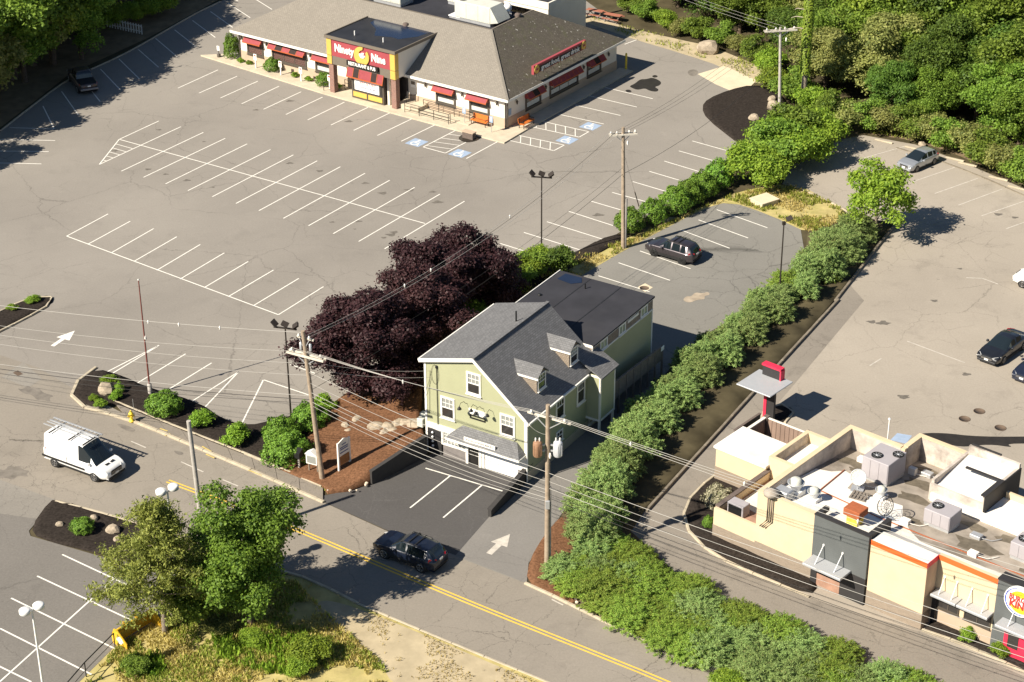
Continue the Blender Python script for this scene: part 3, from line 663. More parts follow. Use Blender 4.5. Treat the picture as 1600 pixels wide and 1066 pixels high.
# order-point island by the burger restaurant
kerb([(1188, 660), (1193, 640), (1212, 632), (1236, 634), (1243, 643), (1226, 662)], 'island_kerb', .16, .14, 1.8, seedv=16)
bed('traffic_island', [(1190, 662), (1196, 642), (1214, 635), (1234, 637), (1240, 644), (1222, 664)], flat(.08), 'black_mulch', 10, seedv=12, sm=1)
# manholes and drains
def cover(px, py, r, m='rust', parent=None, frame=True):
    c = G(px, py); mb = MB()
    mb.lathe((c.x, c.y, .0), [(r, .012), (r, .03), (r*.93, .034), (r*.93, .028), (0, .028)], 20)
    o = mb.build('manhole_cover', m, parent); return o
for i, p in enumerate([(1507, 655), (1530, 643), (1563, 669)]): cover(*p, .42, 'iron_cover', burger)
cover(1006.5, 450.5, .38, 'iron_cover', backlot)
mq = [G(*p) for p in [(996, 449), (1008, 443), (1020, 449.5), (1008, 456.5)]]
MB().poly([(*p[:2], .013) for p in mq[::-1]]).build('concrete_collar', 'concrete_pad', backlot)
sheet('dirt_patch', smooth_px([(1066, 470), (1072, 463), (1080, 464), (1086, 457), (1098, 459), (1106, 456), (1110, 461), (1100, 463), (1102, 468), (1088, 469), (1078, 474)]), .018, 'dust')
sheet('dirt_patch', smooth_px([(1030, 345), (1050, 338), (1060, 342), (1040, 350)]), .018, 'dust')

# ================================================================== BUILDINGS
def front(b0): return lambda u, d, z: (u, b0-d, z)
def side(a0): return lambda u, d, z: (a0+d, u, z)
def wb(mb, mp, u0, u1, d0, d1, z0, z1, m=0):
    p = [mp(u0, d1, z0), mp(u1, d1, z0), mp(u1, d0, z0), mp(u0, d0, z0), mp(u0, d1, z1), mp(u1, d1, z1), mp(u1, d0, z1), mp(u0, d0, z1)]
    return mb.hexa(p, m)
def window(parent, mp, u0, u1, z0, z1, t=.1, cols=2, rows=2, frame='white_trim', glassm='window_glass', sash=True, depth=.06, curtain=False):
    f = MB()
    wb(f, mp, u0, u1, .004, depth, z1-t, z1); wb(f, mp, u0, u1, .004, depth, z0, z0+t)
    wb(f, mp, u0, u0+t, .004, depth, z0+t, z1-t); wb(f, mp, u1-t, u1, .004, depth, z0+t, z1-t)
    o = f.build('window', frame, parent)
    iu0, iu1, iz0, iz1 = u0+t, u1-t, z0+t, z1-t
    zm = (iz0+iz1)/2
    if sash:
        g = MB(); wb(g, mp, iu0, iu1, .002, .05, zm-.03, zm+.03)
        for c in range(1, cols+1):
            x = iu0+(iu1-iu0)*c/(cols+1); wb(g, mp, x-.018, x+.018, .002, .032, zm+.03, iz1)
        for r in range(1, rows):
            z = zm+(iz1-zm)*r/rows; wb(g, mp, iu0, iu1, .002, .030, z-.018, z+.018)
        g.build('muntin', frame, o)
        for za, zb in ((iz0, zm-.03), (zm+.03, iz1)):
            p = MB(); wb(p, mp, iu0, iu1, -.01, .012, za, zb); p.build('pane', 'pale_glass' if za > zm and int(u0*10) % 3 == 1 else glassm, o)
    else:
        n = cols+1; st = (iu1-iu0)/n
        for c in range(n):
            p = MB(); wb(p, mp, iu0+c*st+.02, iu0+(c+1)*st-.02, -.01, .012, iz0, iz1); p.build('pane', glassm, o)
            if c: m_ = MB(); wb(m_, mp, iu0+c*st-.03, iu0+c*st+.03, .002, .04, iz0, iz1); m_.build('mullion', frame, o)
        if curtain:
            c_ = MB(); wb(c_, mp, iu0+.05, iu1-.05, .013, .018, iz0+.05, iz0+.05+(iz1-iz0)*.33); c_.build('half_curtain', 'curtain', o)
    s = MB(); wb(s, mp, u0-.05, u1+.05, .004, depth+.07, z0-.06, z0-.002); s.build('sill', frame, o)
    return o
def window_blk(*a, **k): return window(*a, frame='dark_frame', sash=False, **k)

# ------------------------------------------------------------------ green house
H = thing('green_house', 'pale green gabled house with grey shingle roof, two dormers and a flat-roofed rear wing', 'house', (-5.993, 118.803, 0), -.559)
HW, PK, HL, HP, HR, HD = 8.18, 4.11, 7.36, 8.51, 5.09, 9.41
fz = lambda a: HL+(HP-HL)*a/PK if a <= PK else HP-(HP-HR)*(a-PK)/(HW-PK)
mb = MB()
t0 = .12
mb.poly([(0, 0, 2.2), (HW, 0, 2.2), (HW, 0, HR-t0), (PK, 0, HP-t0), (0, 0, HL-t0)])
mb.poly([(0, HD, 0), (0, HD, HL-t0), (PK, HD, HP-t0), (HW, HD, HR-t0), (HW, HD, 0)])
mb.quad((HW, 0, .75), (HW, HD, .75), (HW, HD, HR-t0), (HW, 0, HR-t0)); mb.quad((0, HD, .75), (0, 0, .75), (0, 0, HL-t0), (0, HD, HL-t0))
mb.build('wall', 'green_siding', H)
fd = MB(); fd.box(.02, HW-.02, .25, HD-.02, 0, 2.2); fd.build('ground_floor', 'garage_grey', H)
fd = MB(); wb(fd, side(HW), .02, HD, -.3, .03, 0, .75); wb(fd, side(0), .02, HD, -.03, .3, 0, .75); fd.build('foundation', 'concrete', H)
# main roof: left and right pitch with thickness, overhanging the gable
def slab(p, t, m, name, parent):
    """p: four points ccw from above; thickness t downwards"""
    mb = MB(); q = [Vector(v) for v in p]; mb.hexa([v-Vector((0, 0, t)) for v in q]+q); return mb.build(name, m, parent)
ov = .22
eL = -.25; zL = fz(0)-.28*.25; eR = HW+.28; zR = HR-.84*.28
rl = slab([(eL, -ov, zL), (PK, -ov, HP), (PK, HD+.1, HP), (eL, HD+.1, zL)], .1, 'house_shingle', 'roof', H)
rr = slab([(PK, -ov, HP), (eR, -ov, zR), (eR, HD+.1, zR), (PK, HD+.1, HP)], .1, 'house_shingle', 'roof', H)
cap = MB(); cap.bar((PK, -ov-.02, HP+.03), (PK, HD+.12, HP+.03), .24, .07); cap.build('ridge_cap', 'house_shingle', rr)
tr = MB()
for a, b in (((eL-.02, zL), (PK, HP)), ((PK, HP), (eR+.02, zR))):
    tr.hexa([(a[0], -ov-.05, a[1]-.26), (b[0], -ov-.05, b[1]-.26), (b[0], -ov-.004, b[1]-.26), (a[0], -ov-.004, a[1]-.26), (a[0], -ov-.05, a[1]+.015), (b[0], -ov-.05, b[1]+.015), (b[0], -ov-.004, b[1]+.015), (a[0], -ov-.004, a[1]+.015)])
tr.build('barge_board', 'white_trim', H)
gu = MB(); gu.bar((eR+.06, -ov, zR-.1), (eR+.06, 7.7, zR-.1), .11, .14); gu.bar((eL-.06, -ov, zL-.1), (eL-.06, HD, zL-.1), .11, .14); gu.build('gutter', 'white_trim', H)
cb = MB(); wb(cb, front(0), 0, .16, .002, .035, 0, HL-.3); cb.build('corner_board', 'white_trim', H)
cb = MB(); wb(cb, front(0), HW-.16, HW, .002, .035, 2.2, HR-.25); cb.build('corner_board', 'white_trim', H)
cb = MB(); wb(cb, side(HW), -.035, .14, .002, .035, .7, HR-.25); cb.build('corner_board', 'white_trim', H)
ds = MB(); ds.tube([(HW+.1, -.1, HR-.35), (HW+.1, -.1, .15)], .05, 8); ds.build('downpipe', 'white_trim', H)
for (a0, a1, z0, z1) in ((3.45, 4.6, 5.62, 7.3), (1.3, 2.45, 3.1, 4.78), (6.1, 7.28, 3.2, 4.86)): window(H, front(0), a0, a1, z0, z1, .13, 2, 2)
for (b0, b1, z0, z1) in ((3.8, 4.95, 2.85, 4.85), (6.65, 7.75, 2.7, 4.8)): window(H, side(HW), b0, b1, z0, z1, .12, 2, 2)
window(H, side(HW), 3.85, 4.75, 1.1, 1.95, .1, 1, 1); window(H, side(HW), 8.35, 9.2, .35, .95, .08, 1, 1)
# dormers
def dormer(b0, b1):
    bm = (b0+b1)/2; fa = 7.57; zb = fz(fa); ze = 6.93; zr = 7.42
    mb = MB(); aE = PK+(HP-ze)/.84
    mb.poly([(fa, b0, zb), (fa, b1, zb), (fa, b1, ze), (fa, bm, zr), (fa, b0, ze)])
    mb.poly([(fa, b0, zb), (fa, b0, ze), (aE, b0, ze)]); mb.poly([(fa, b1, zb), (aE, b1, ze), (fa, b1, ze)])
    d = mb.build('dormer', 'cedar', H)
    aR = PK+(HP-zr)/.84; o_ = .18; k = (zr-ze)/(bm-b0)
    z2 = ze-k*.14; aE2 = PK+(HP-z2)/.84
    for sgn, be in ((-1, b0-.14), (1, b1+.14)):
        q = [(fa+o_, be, z2), (fa+o_, bm, zr), (aR, bm, zr), (aE2-.05, be, z2)]
        if sgn > 0: q = q[::-1]
        q = [Vector(v)+Vector((0, 0, .06)) for v in q]
        r = MB(); r.hexa([v-Vector((0, 0, .07)) for v in q][::1]+q); r.build('dormer_roof', 'house_shingle', d)
    fz_ = MB()
    for be in (b0-.145, b1+.145): fz_.hexa([(fa+o_, be-.012, z2-.1), (fa+o_+.02, be+.012, z2-.1), (aE2, be+.012, z2-.1), (aE2, be-.012, z2-.1), (fa+o_, be-.012, z2+.05), (fa+o_+.02, be+.012, z2+.05), (aE2, be+.012, z2+.05), (aE2, be-.012, z2+.05)])
    fz_.build('fascia', 'white_trim', d)
    window(H, side(fa), b0+.1, b1-.08, zb+.12, ze+.02, .09, 2, 2)
dormer(2.3, 3.5); dormer(6.6, 7.82)
vp = MB(); vp.tube([(3.6, 6.1, 8.2), (3.6, 6.1, 9.15)], .06, 8); vp.build('vent_pipe', 'black_metal', H)
# ground floor front: pier, shop window, door, garage door
gf = MB(); wb(gf, front(0), .2, 1.3, -.24, .03, 0, 1.95); gf.build('dark_panel', 'burger_charcoal', H)
gf = MB(); wb(gf, front(0), .2, 3.4, .0, .08, 1.97, 2.4); wb(gf, front(0), 1.3, 1.42, -.2, .05, .93, 1.97); wb(gf, front(0), 3.3, 3.5, -.2, .06, 0, 1.97); wb(gf, front(0), 4.36, 4.56, -.2, .06, 0, 2.1); wb(gf, front(0), 4.56, 4.8, -.2, .02, 0, 2.1); wb(gf, front(0), 7.5, HW-.02, -.2, .03, .85, 2.3); wb(gf, front(0), 3.5, 7.5, -.2, .02, 2.0, 2.3); gf.build('ground_floor_trim', 'white_trim', H)
sw = window(H, front(.06), 1.42, 3.3, .98, 1.95, .06, 5, 1, 'white_trim', 'pale_glass', False, .05); sw['label'] = 'white many-paned shop window'
for z in (1.22, 1.46, 1.7):
    q = MB(); wb(q, front(.06), 1.48, 3.24, .014, .03, z-.015, z+.015); q.build('muntin', 'white_trim', sw)
gf = MB(); wb(gf, front(0), 1.42, 3.3, -.2, .01, 0, .97); gf.build('lower_panel', 'garage_grey', H)
dr = MB(); wb(dr, front(.12), 3.5, 4.36, .0, .04, .06, 1.98); dr = dr.build('door', 'sign_black', H)
for z in (.75, 1.05, 1.35, 1.62):
    q = MB(); wb(q, front(.12), 3.58, 4.28, .042, .055, z, z+.03); q.build('door_bar', 'white_trim', dr)
gd = MB()
for i in range(4): wb(gd, front(.1), 4.82, 7.48, .0, .05, .04+i*.49, .04+i*.49+.475)
gd.build('garage_door', 'white_door', H)
gf = MB(); wb(gf, front(0), 7.5, HW-.02, -.2, .03, 0, .85); gf.build('stone_base', 'garage_grey', H)
# pent roof over the entrance
aw = MB(); e0, e1, ez, ed = 2.25, 8.15, 2.22, .95; t0_, t1_, tz = 3.1, 7.45, 2.95
aw.quad((e0, -ed, ez), (e1, -ed, ez), (t1_, -.02, tz), (t0_, -.02, tz)); aw.poly([(e0, -ed, ez), (t0_, -.02, tz), (e0, -.02, ez)]); aw.poly([(e1, -ed, ez), (e1, -.02, ez), (t1_, -.02, tz)]); aw.quad((e0, -.02, ez-.02), (e1, -.02, ez-.02), (e1, -ed, ez-.02), (e0, -ed, ez-.02))
pr = aw.build('pent_roof', 'house_shingle', H)
q = MB(); wb(q, front(0), e0-.02, e1+.02, ed, ed+.04, ez-.16, ez-.004); wb(q, side(e1), -ed-.04, 0, .0, .03, ez-.16, ez-.004); wb(q, side(e0), -ed-.04, 0, -.03, 0, ez-.16, ez-.004); q.build('fascia', 'white_trim', pr)
sb = MB(); wb(sb, front(0), 3.7, 6.2, .80, .85, 2.34, 2.66); sb = sb.build('shop_sign', 'white_trim', H); sb['label'] = 'long white shop name board on the pent roof'
text('lettering', 'EVOLUTION BIKES', .22, 'letter_black', sb, (4.95, -.856, 2.5), (1, 0, 0), (0, 0, 1), .004, 2.15)
# hanging board, goose-neck lamps, conduit and cables
bs = MB(); wb(bs, front(0), 3.6, 4.95, .01, .05, 4.08, 4.5); bs = bs.build('sign_board', 'white_trim', H)
bs2 = MB(); wb(bs2, front(0), 3.68, 4.92, .01, .05, 3.72, 3.82); wb(bs2, front(0), 3.68, 4.92, .01, .05, 3.94, 4.02); wb(bs2, front(0), 3.68, 3.74, .01, .05, 3.82, 3.94); wb(bs2, front(0), 4.86, 4.92, .01, .05, 3.82, 3.94); bs2.build('sign_rail', 'sign_black', H)
for a in (3.35, 4.65):
    g = MB(); g.tube([(a, -.02, 4.75), (a, -.25, 5.0), (a-.05, -.55, 5.02), (a-.05, -.72, 4.85)], .018, 6)
    g.lathe((a-.05, -.72, 4.62), [(.16, 0), (.13, .08), (.05, .2), (.0, .23)], 10); g.build('gooseneck_lamp', 'black_metal', H)
    g = MB(); g.tube([(a+.7, -.02, 4.8), (a+.75, -.25, 5.0), (a+.75, -.5, 4.9)], .018, 6); g.lathe((a+.75, -.5, 4.6), [(.15, 0), (.12, .08), (.05, .2), (.0, .23)], 10); g.build('gooseneck_lamp', 'black_metal', H)
g = MB(); g.tube([(1.05, -.06, 2.1), (1.05, -.06, 6.9)], .025, 6); g.lathe((1.05, -.06, 6.85), [(.09, 0), (.09, .16), (0, .2)], 8); g.build('conduit', 'black_metal', H)
g = MB(); g.tube([(1.05+.3*math.sin(t*.52)-.15, -.05, 6.3+.75*math.cos(t*.52)) for t in range(13)], .012, 4); g.tube([(.5, -.04, 6.5), (.42, -.04, 5.2), (.38, -.04, 3.2)], .012, 4); g.build('cable_loop', 'wire_dark', H)
g = MB(); g.box(-.75, -.15, .35, .75, 1.75, 2.6, 0, .03); g.box(-.7, -.2, -.1, .3, 1.75, 2.4, 0, .03); g.build('utility_cabinet', 'hvac_cream', H)
g = MB()
for z in (.6, .95, 1.3, 1.65): g.lathe((.62, -.1, z), [(.0, -.09), (.09, -.02), (.09, .05), (0, .12)], 8)
g.build('meter', 'lamp_white', H)
# bump-out on the side
bo = MB(); B0, B1, BA = 8.0, 10.05, 9.3
bo.quad((HW, B0, 1.25), (BA, B0, 1.25), (BA, B0, 4.75), (HW, B0, 4.75)); bo.quad((BA, B0, 1.25), (BA, B1, 1.25), (BA, B1, 4.75), (BA, B0, 4.75)); bo.quad((BA, B1, 1.25), (HW, B1, 1.25), (HW, B1, 4.75), (BA, B1, 4.75)); bo.quad((HW, B0, 1.25), (HW, B1, 1.25), (BA, B1, 1.25), (BA, B0, 1.25))
bay = bo.build('side_bay', 'green_siding', H)
slab([(HW-.9, B0-.2, fz(HW-.9)+.03), (BA+.22, B0-.2, 4.72), (BA+.22, B1+.2, 4.72), (HW-.9, B1+.2, fz(HW-.9)+.03)], .1, 'house_shingle', 'bay_roof', bay)
q = MB()
for z0, z1 in ((1.1, 1.26), (4.55, 4.7)): wb(q, side(BA), B0-.03, B1+.03, .0, .035, z0, z1); wb(q, front(B0), HW, BA+.035, .0, .035, z0, z1)
for b in (B0-.03, B1-.1): wb(q, side(BA), b, b+.13, .002, .03, 1.26, 4.55)
wb(q, front(B0), BA-.1, BA+.03, .002, .03, 1.26, 4.55); q.box(BA-.16, BA, B0+.02, B0+.16, 0, 1.12); q.box(BA-.16, BA, B1-.16, B1-.02, 0, 1.12); q.build('bay_trim', 'white_trim', bay)
# rear wing
RW = MB(); ra0, ra1, rb0, rb1, rz = -.1, 7.75, HD+.1, 18.45, 6.0
RW.quad((ra1, rb0, 0), (ra1, rb1, 0), (ra1, rb1, 5.05), (ra1, rb0, 5.05)); RW.quad((ra0, rb1, 0), (ra0, rb0, 0), (ra0, rb0, 5.9), (ra0, rb1, 5.9)); RW.quad((ra1, rb1, 0), (ra0, rb1, 0), (ra0, rb1, 5.9), (ra1, rb1, 5.9)); RW.quad((ra0, rb0, 0), (ra1, rb0, 0), (ra1, rb0, 5.9), (ra0, rb0, 5.9))
rw = RW.build('rear_wing_wall', 'green_siding', H)
q = MB(); wb(q, side(ra1), rb0, rb1, -.02, .0, 5.05, 5.86); wb(q, front(rb0), 6.3, ra1, -.02, .02, 4.9, 5.86); q.build('shingle_band', 'cedar', rw)
q = MB(); wb(q, side(ra1), rb0-.06, rb1+.06, .0, .07, 5.86, 6.06); wb(q, front(rb0), 6.2, ra1+.07, .02, .07, 5.86, 6.06); wb(q, side(ra1), rb0, rb1, .0, .04, 4.95, 5.06); wb(q, side(ra1), rb1-.13, rb1, .0, .03, 0, 4.95); wb(q, side(ra1), rb0-.04, rb0+.1, .0, .03, 4.95, 5.86); q.build('trim', 'white_trim', rw)
rf = MB(); rf.hexa([(ra0-.12, rb0-.02, 5.93), (ra1+.1, rb0-.02, 5.93), (ra1+.1, rb1+.12, 5.93), (ra0-.12, rb1+.12, 5.93), (ra0-.12, rb0-.02, 6.10), (ra1+.1, rb0-.02, 6.065), (ra1+.1, rb1+.12, 6.065), (ra0-.12, rb1+.12, 6.10)]); rf = rf.build('flat_roof', 'membrane_dark', H)
for a in (2.4, 5.0):
    q = MB(); q.box(a, a+.07, rb0, rb1, 6.08, 6.108 if a < 3 else 6.098); q.build('roof_seam', 'flat_roof', rf)
q = MB(); q.box(ra0-.16, ra0-.1, rb0, rb1+.12, 6.0, 6.16); q.build('roof_edge', 'white_trim', rf)
q = MB(); q.poly([(x, y, 6.112) for x, y in ((.3, 17.2), (1.6, 17.0), (2.2, 17.6), (1.8, 18.3), (.4, 18.3))]); q.build('puddle', 'puddle', rf)
q = MB(); q.tube([(2.9, 16.9, 6.05), (2.9, 16.9, 6.5)], .05, 8); q.lathe((.6, 14.2, 6.1), [(.14, 0), (.14, .1), (0, .12)], 10); q.build('roof_vent', 'black_metal', rf)
for b0, b1 in ((10.6, 11.65), (13.3, 14.3), (16.55, 17.6)): window(H, side(ra1), b0, b1, 5.07, 5.84, .1, 1, 1, 'white_trim', 'pale_glass', False, .05)
q = MB(); wb(q, side(ra1), 14.6, 16.2, .01, .05, 5.55, 5.75); q.build('louvre', 'white_trim', H)
# access ramp along the rear wing, with boarded rail
rp = thing('access_ramp', 'weathered wooden ramp with board railing beside the green house rear wing', 'ramp', (-5.993, 118.803, 0), -.559)
q = MB(); q.hexa([(7.9, 10.2, 1.55), (8.85, 10.2, 1.55), (8.85, 18.0, 1.35), (7.9, 18.0, 1.35), (7.9, 10.2, 1.7), (8.85, 10.2, 1.7), (8.85, 18.0, 1.5), (7.9, 18.0, 1.5)]); q.build('deck', 'fence_wood', rp)
for i in range(8):
    b = 10.3+i*1.09; q = MB(); q.box(8.83, 8.95, b, b+.12, 0, 2.95-.055*i); q.build('post', 'fence_wood', rp)
nb = 44
for i in range(nb):
    b = 10.4+i*.172; q = MB(); q.box(8.86, 8.9, b, b+.14, 1.45-.03*i/8, 2.78-.05*i/5.6); q.build('board', 'fence_wood', rp)
q = MB(); q.hexa([(8.8, 10.2, 2.86), (8.98, 10.2, 2.86), (8.98, 18.1, 2.44), (8.8, 18.1, 2.44), (8.8, 10.2, 2.92), (8.98, 10.2, 2.92), (8.98, 18.1, 2.5), (8.8, 18.1, 2.5)]); q.build('handrail', 'fence_wood', rp)
q = MB(); q.box(8.99, 9.02, 17.6, 18.05, 2.2, 2.55); q.build('notice', 'lamp_white', rp)
# retaining walls of the court
def wall_run(name, pts, heights, th, m, label, cat):
    P = [G(*p) for p in pts]; root = thing(name, label, cat, (0, 0, 0)); n = len(P)
    for i in range(n-1):
        t = (P[i+1]-P[i]).normalized(); u = Vector((-t.y, t.x, 0))*th/2
        q = [P[i]-u, P[i+1]-u, P[i+1]+u, P[i]+u]; hh = [heights[i], heights[i+1], heights[i+1], heights[i]]
        MB().hexa([(*p[:2], -.05) for p in q]+[(*p[:2], h) for p, h in zip(q, hh)]).build('wall_panel', m, root)
        u2 = u*1.35
        q = [P[i]-u2, P[i+1]-u2, P[i+1]+u2, P[i]+u2]
        MB().hexa([(*p[:2], h+.003) for p, h in zip(q, hh)]+[(*p[:2], h+.07) for p, h in zip(q, hh)]).build('coping', m, root)
    return root
wall_run('retaining_wall', [(580, 757), (612, 741), (640, 726), (666, 713)], [1.0, 1.25, 1.45, 1.62], .22, 'burger_dark', 'black retaining wall between the bark bed and the sunken front court', 'wall')
wall_run('retaining_wall', [(765, 808), (790, 784), (812, 762), (833, 741)], [.55, .8, .95, 1.1], .25, 'burger_dark', 'low dark wall between the front court and the driveway', 'wall')

# ------------------------------------------------------------------ restaurant with red signs
RS = thing('family_restaurant', 'long cream restaurant with grey shingle mansard roof, red awnings and red entrance sign', 'restaurant', (-.438, 177.837, 0), -.618)
LF, LS, HE, OV, HT, RI = 34.1, 19.5, 3.33, .63, 7.05, 6.1
q = MB(); q.box(-LF, 0, 0, LS, 1.12, HE-.02); q.build('wall', 'cream_wall', RS)
q = MB(); q.box(-LF-.03, .03, -.03, LS+.03, 0, 1.12); q.build('base_wall', 'tan_band', RS)
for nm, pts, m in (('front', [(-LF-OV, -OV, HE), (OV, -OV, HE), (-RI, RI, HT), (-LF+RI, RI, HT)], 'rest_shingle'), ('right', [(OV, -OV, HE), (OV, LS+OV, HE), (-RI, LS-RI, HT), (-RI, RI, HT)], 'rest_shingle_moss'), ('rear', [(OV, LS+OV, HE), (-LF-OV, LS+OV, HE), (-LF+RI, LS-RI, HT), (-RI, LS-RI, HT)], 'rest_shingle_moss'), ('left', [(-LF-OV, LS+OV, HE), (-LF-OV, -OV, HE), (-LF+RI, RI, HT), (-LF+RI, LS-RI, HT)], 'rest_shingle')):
    MB().quad(*pts, 0).build('roof_pitch', m, RS)
q = MB(); q.box(-LF-OV, OV, -OV-.03, -OV+.02, HE-.26, HE-.004); q.box(OV-.02, OV+.03, -OV, LS+OV, HE-.26, HE-.004); q.box(-LF-OV-.03, -LF-OV+.02, -OV, LS+OV, HE-.26, HE-.004); q.build('fascia', 'white_trim', RS)
q = MB(); q.box(-LF-OV+.02, OV-.02, -OV+.02, LS+OV-.02, HE-.24, HE-.2); q.build('soffit', 'cream_wall', RS)
fr_ = MB(); fr_.box(-LF+RI, -RI, RI, LS-RI, 6.3, 6.4); fr_ = fr_.build('flat_roof', 'membrane_dark', RS)
q = MB(); q.box(-LF+RI, -RI, RI-.02, RI+.18, 6.4, HT+.02); q.box(-RI-.18, -RI+.02, RI+.18, LS-RI, 6.4, HT+.02); q.build('parapet', 'sign_grey', fr_)
q = MB(); q.bar((OV, -OV, HE+.02), (-RI, RI, HT+.03), .22, .05); q.build('hip_cap', 'rest_shingle', RS)
for (a, b) in ((-15.5, 4.5), (-6.3, 10.9)):
    q = MB(); z = HE+(HT-HE)*((b+OV)/(RI+OV) if a < -8 else (OV-a)/(RI+OV)); q.lathe((a, b, z-.1), [(.3, 0), (.3, .22), (.24, .3), (0, .33)], 12); q.build('roof_vent', 'wood_dark', RS)
q = MB()
for a in (-LF+.1, -.05): q.tube([(a, -.09, .1), (a, -.09, HE-.3)], .055, 8)
q.tube([(.09, .1, .1), (.09, .1, HE-.3)], .055, 8); q.build('downpipe', 'dark_frame', RS)
def awning(mp, u0, u1, z0=2.4, z1=2.92, d=.6, panels=None):
    a = MB(); n = panels or max(1, round((u1-u0)/1.2)); 
    root = MB(); wb(root, mp, u0-.03, u1+.03, d-.02, d+.03, z0-.1, z0+.0); rt = root.build('awning', 'awning_trim', RS)
    for i in range(n):
        x0, x1 = u0+(u1-u0)*i/n, u0+(u1-u0)*(i+1)/n; k = MB()
        k.add([mp(x0, d, z0), mp(x1, d, z0), mp(x1, .03, z1), mp(x0, .03, z1)], [(0, 1, 2, 3)])
        k.add([mp(x0, d, z0-.02), mp(x1, d, z0-.02), mp(x1, .03, z1-.02), mp(x0, .03, z1-.02)], [(3, 2, 1, 0)])
        if i == 0: k.add([mp(x0, d, z0), mp(x0, .03, z1), mp(x0, .03, z0)], [(0, 1, 2)])
        if i == n-1: k.add([mp(x1, d, z0), mp(x1, .03, z0), mp(x1, .03, z1)], [(0, 1, 2)])
        k.build('awning_panel', 'awning_black' if n > 2 and i % 2 == 1 and n < 7 else 'awning_red', rt)
    st = MB()
    for x in ([u0+.02, u1-.02] if n < 3 else [u0+(u1-u0)*i/n for i in range(n+1)]):
        p, r_ = Vector(mp(x, d+.005, z0+.005)), Vector(mp(x, .03, z1+.005)); st.bar(p, r_, .05, .02)
    st.build('awning_rib', 'awning_trim', rt)
fw_ = front(0)
for u0, u1, n in ((-33.0, -30.75, 1), (-29.6, -24.9, 3), (-23.75, -21.4, 1), (-8.4, -6.0, 1), (-4.35, -1.95, 1)):
    window_blk(RS, fw_, u0, u1, .92, 2.6, t=.2, cols=n-1 if n > 1 else 0, glassm='brick_pane' if u1 < -24 else 'window_glass', depth=.09, curtain=u1 > -24)
    awning(fw_, u0-.15, u1-.05, 2.38, 2.95, .58, 5 if n == 3 else 1)
sw_ = side(0)
for u0, u1, n in ((3.15, 5.8, 1), (7.3, 12.35, 3), (13.95, 16.55, 1)):
    window_blk(RS, sw_, u0, u1, .92, 2.7, t=.2, cols=n-1 if n > 1 else 0, depth=.09, curtain=True)
    awning(sw_, u0-.1, u1+.1, 2.25, 2.95, .62, 3 if n == 1 else 7)
def wall_lamp(mp, u, z):
    k = MB(); x, y, _ = mp(u, .16, 0); k.lathe((x, y, z), [(0, -.26), (.06, -.22), (.12, .05), (.09, .12), (0, .2)], 8); p = mp(u, 0, z); k.bar(mp(u, 0, z+.2), mp(u, .16, z+.2), .04, .04); k.build('wall_lantern', 'dark_frame', RS)
for u in (-33.7, -30.2, -24.3, -20.9, -9.6, -5.15, -1.0): wall_lamp(fw_, u, 2.55)
for u in (1.6, 6.5, 13.2, 17.8): wall_lamp(sw_, u, 2.35)
q = MB(); wb(q, sw_, .35, .8, .01, .04, 1.3, 1.95); q.build('parking_notice', 'line_blue', RS)
q = MB(); wb(q, fw_, -11.5, -10.9, .01, .04, 1.9, 2.6); q = q.build('wall_notice', 'letter_white', RS); k = MB(); wb(k, fw_, -11.44, -10.96, .041, .046, 2.2, 2.54); k.build('notice_print', 'sign_grey', q)
# entrance portico
PA0, PA1, PB, PT = -20.2, -11.7, -2.1, 6.0
po = MB(); po.box(PA0, PA1, PB, 4.6, 3.22, PT-.12); po = po.build('portico', 'cream_wall', RS)
q = MB(); q.box(PA0+.02, PA1-.02, PB-.06, PB-.004, 4.1, 5.86); q.build('sign_panel', 'sign_red', po)
q = MB(); q.box(PA0+.02, PA1-.02, PB-.05, PB-.004, 3.2, 4.09); q.build('sign_band', 'sign_grey', po)
for a in (PA0, PA1-.52):
    q = MB(); q.box(a-.03, a+.55, PB-.12, PB-.061, 4.14, 5.86); q.box(a-.03, a+.55, PB-.12, PB-.061, 3.22, 4.08); q.build('corner_panel', 'sign_yellow', po)
for z0, z1 in ((4.14, 5.86), (3.22, 4.08)):
    q = MB(); q.box(PA1+.004, PA1+.06, PB-.1, PB+.45, z0, z1); q.box(PA0-.06, PA0-.004, PB-.1, PB+.45, z0, z1); q.build('corner_panel', 'sign_yellow', po)
q = MB(); q.box(PA0-.2, PA1+.2, PB-.25, PB-.13, PT-.12, PT+.18); q.box(PA1+.08, PA1+.2, PB-.13, 4.9, PT-.12, PT+.18); q.box(PA0-.2, PA0-.08, PB-.13, 4.9, PT-.12, PT+.18); q.build('cornice', 'sign_grey', po)
q = MB(); q.box(PA0-.08, PA1+.08, PB-.13, 4.95, PT-.1, PT+.1); pr = q.build('portico_roof', 'flat_roof', po)
q = MB(); q.poly([(x, y, PT+.106) for x, y in ((-19.2, 4.5), (-19.0, 3.2), (-17.3, 2.0), (-16.2, .4), (-14.5, 1.0), (-13.6, .9), (-12.5, 2.6), (-12.2, 4.4))]); q.build('puddle', 'puddle', pr)
for a in (-17.9, -14.3):
    q = MB(); q.tube([(a, -.6, PT+.05), (a, -.6, PT+.55)], .06, 8); q.build('vent_pipe', 'lamp_white', pr)
for a in (PA0+.02, PA1-.6):
    q = MB(); q.box(a, a+.58, PB+.02, PB+.6, .15, 3.2); q.build('brick_pillar', 'brick_red', po)
text('lettering', 'Ninety', 1.12, 'letter_white', po, (-18.0, PB-.1, 5.0), (1, 0, 0), (0, 0, 1), .035, 2.45, 0, .03)
text('lettering', 'Nine', 1.12, 'letter_white', po, (-13.7, PB-.1, 4.92), (1, 0, 0), (0, 0, 1), .035, 1.75, 0, .03)
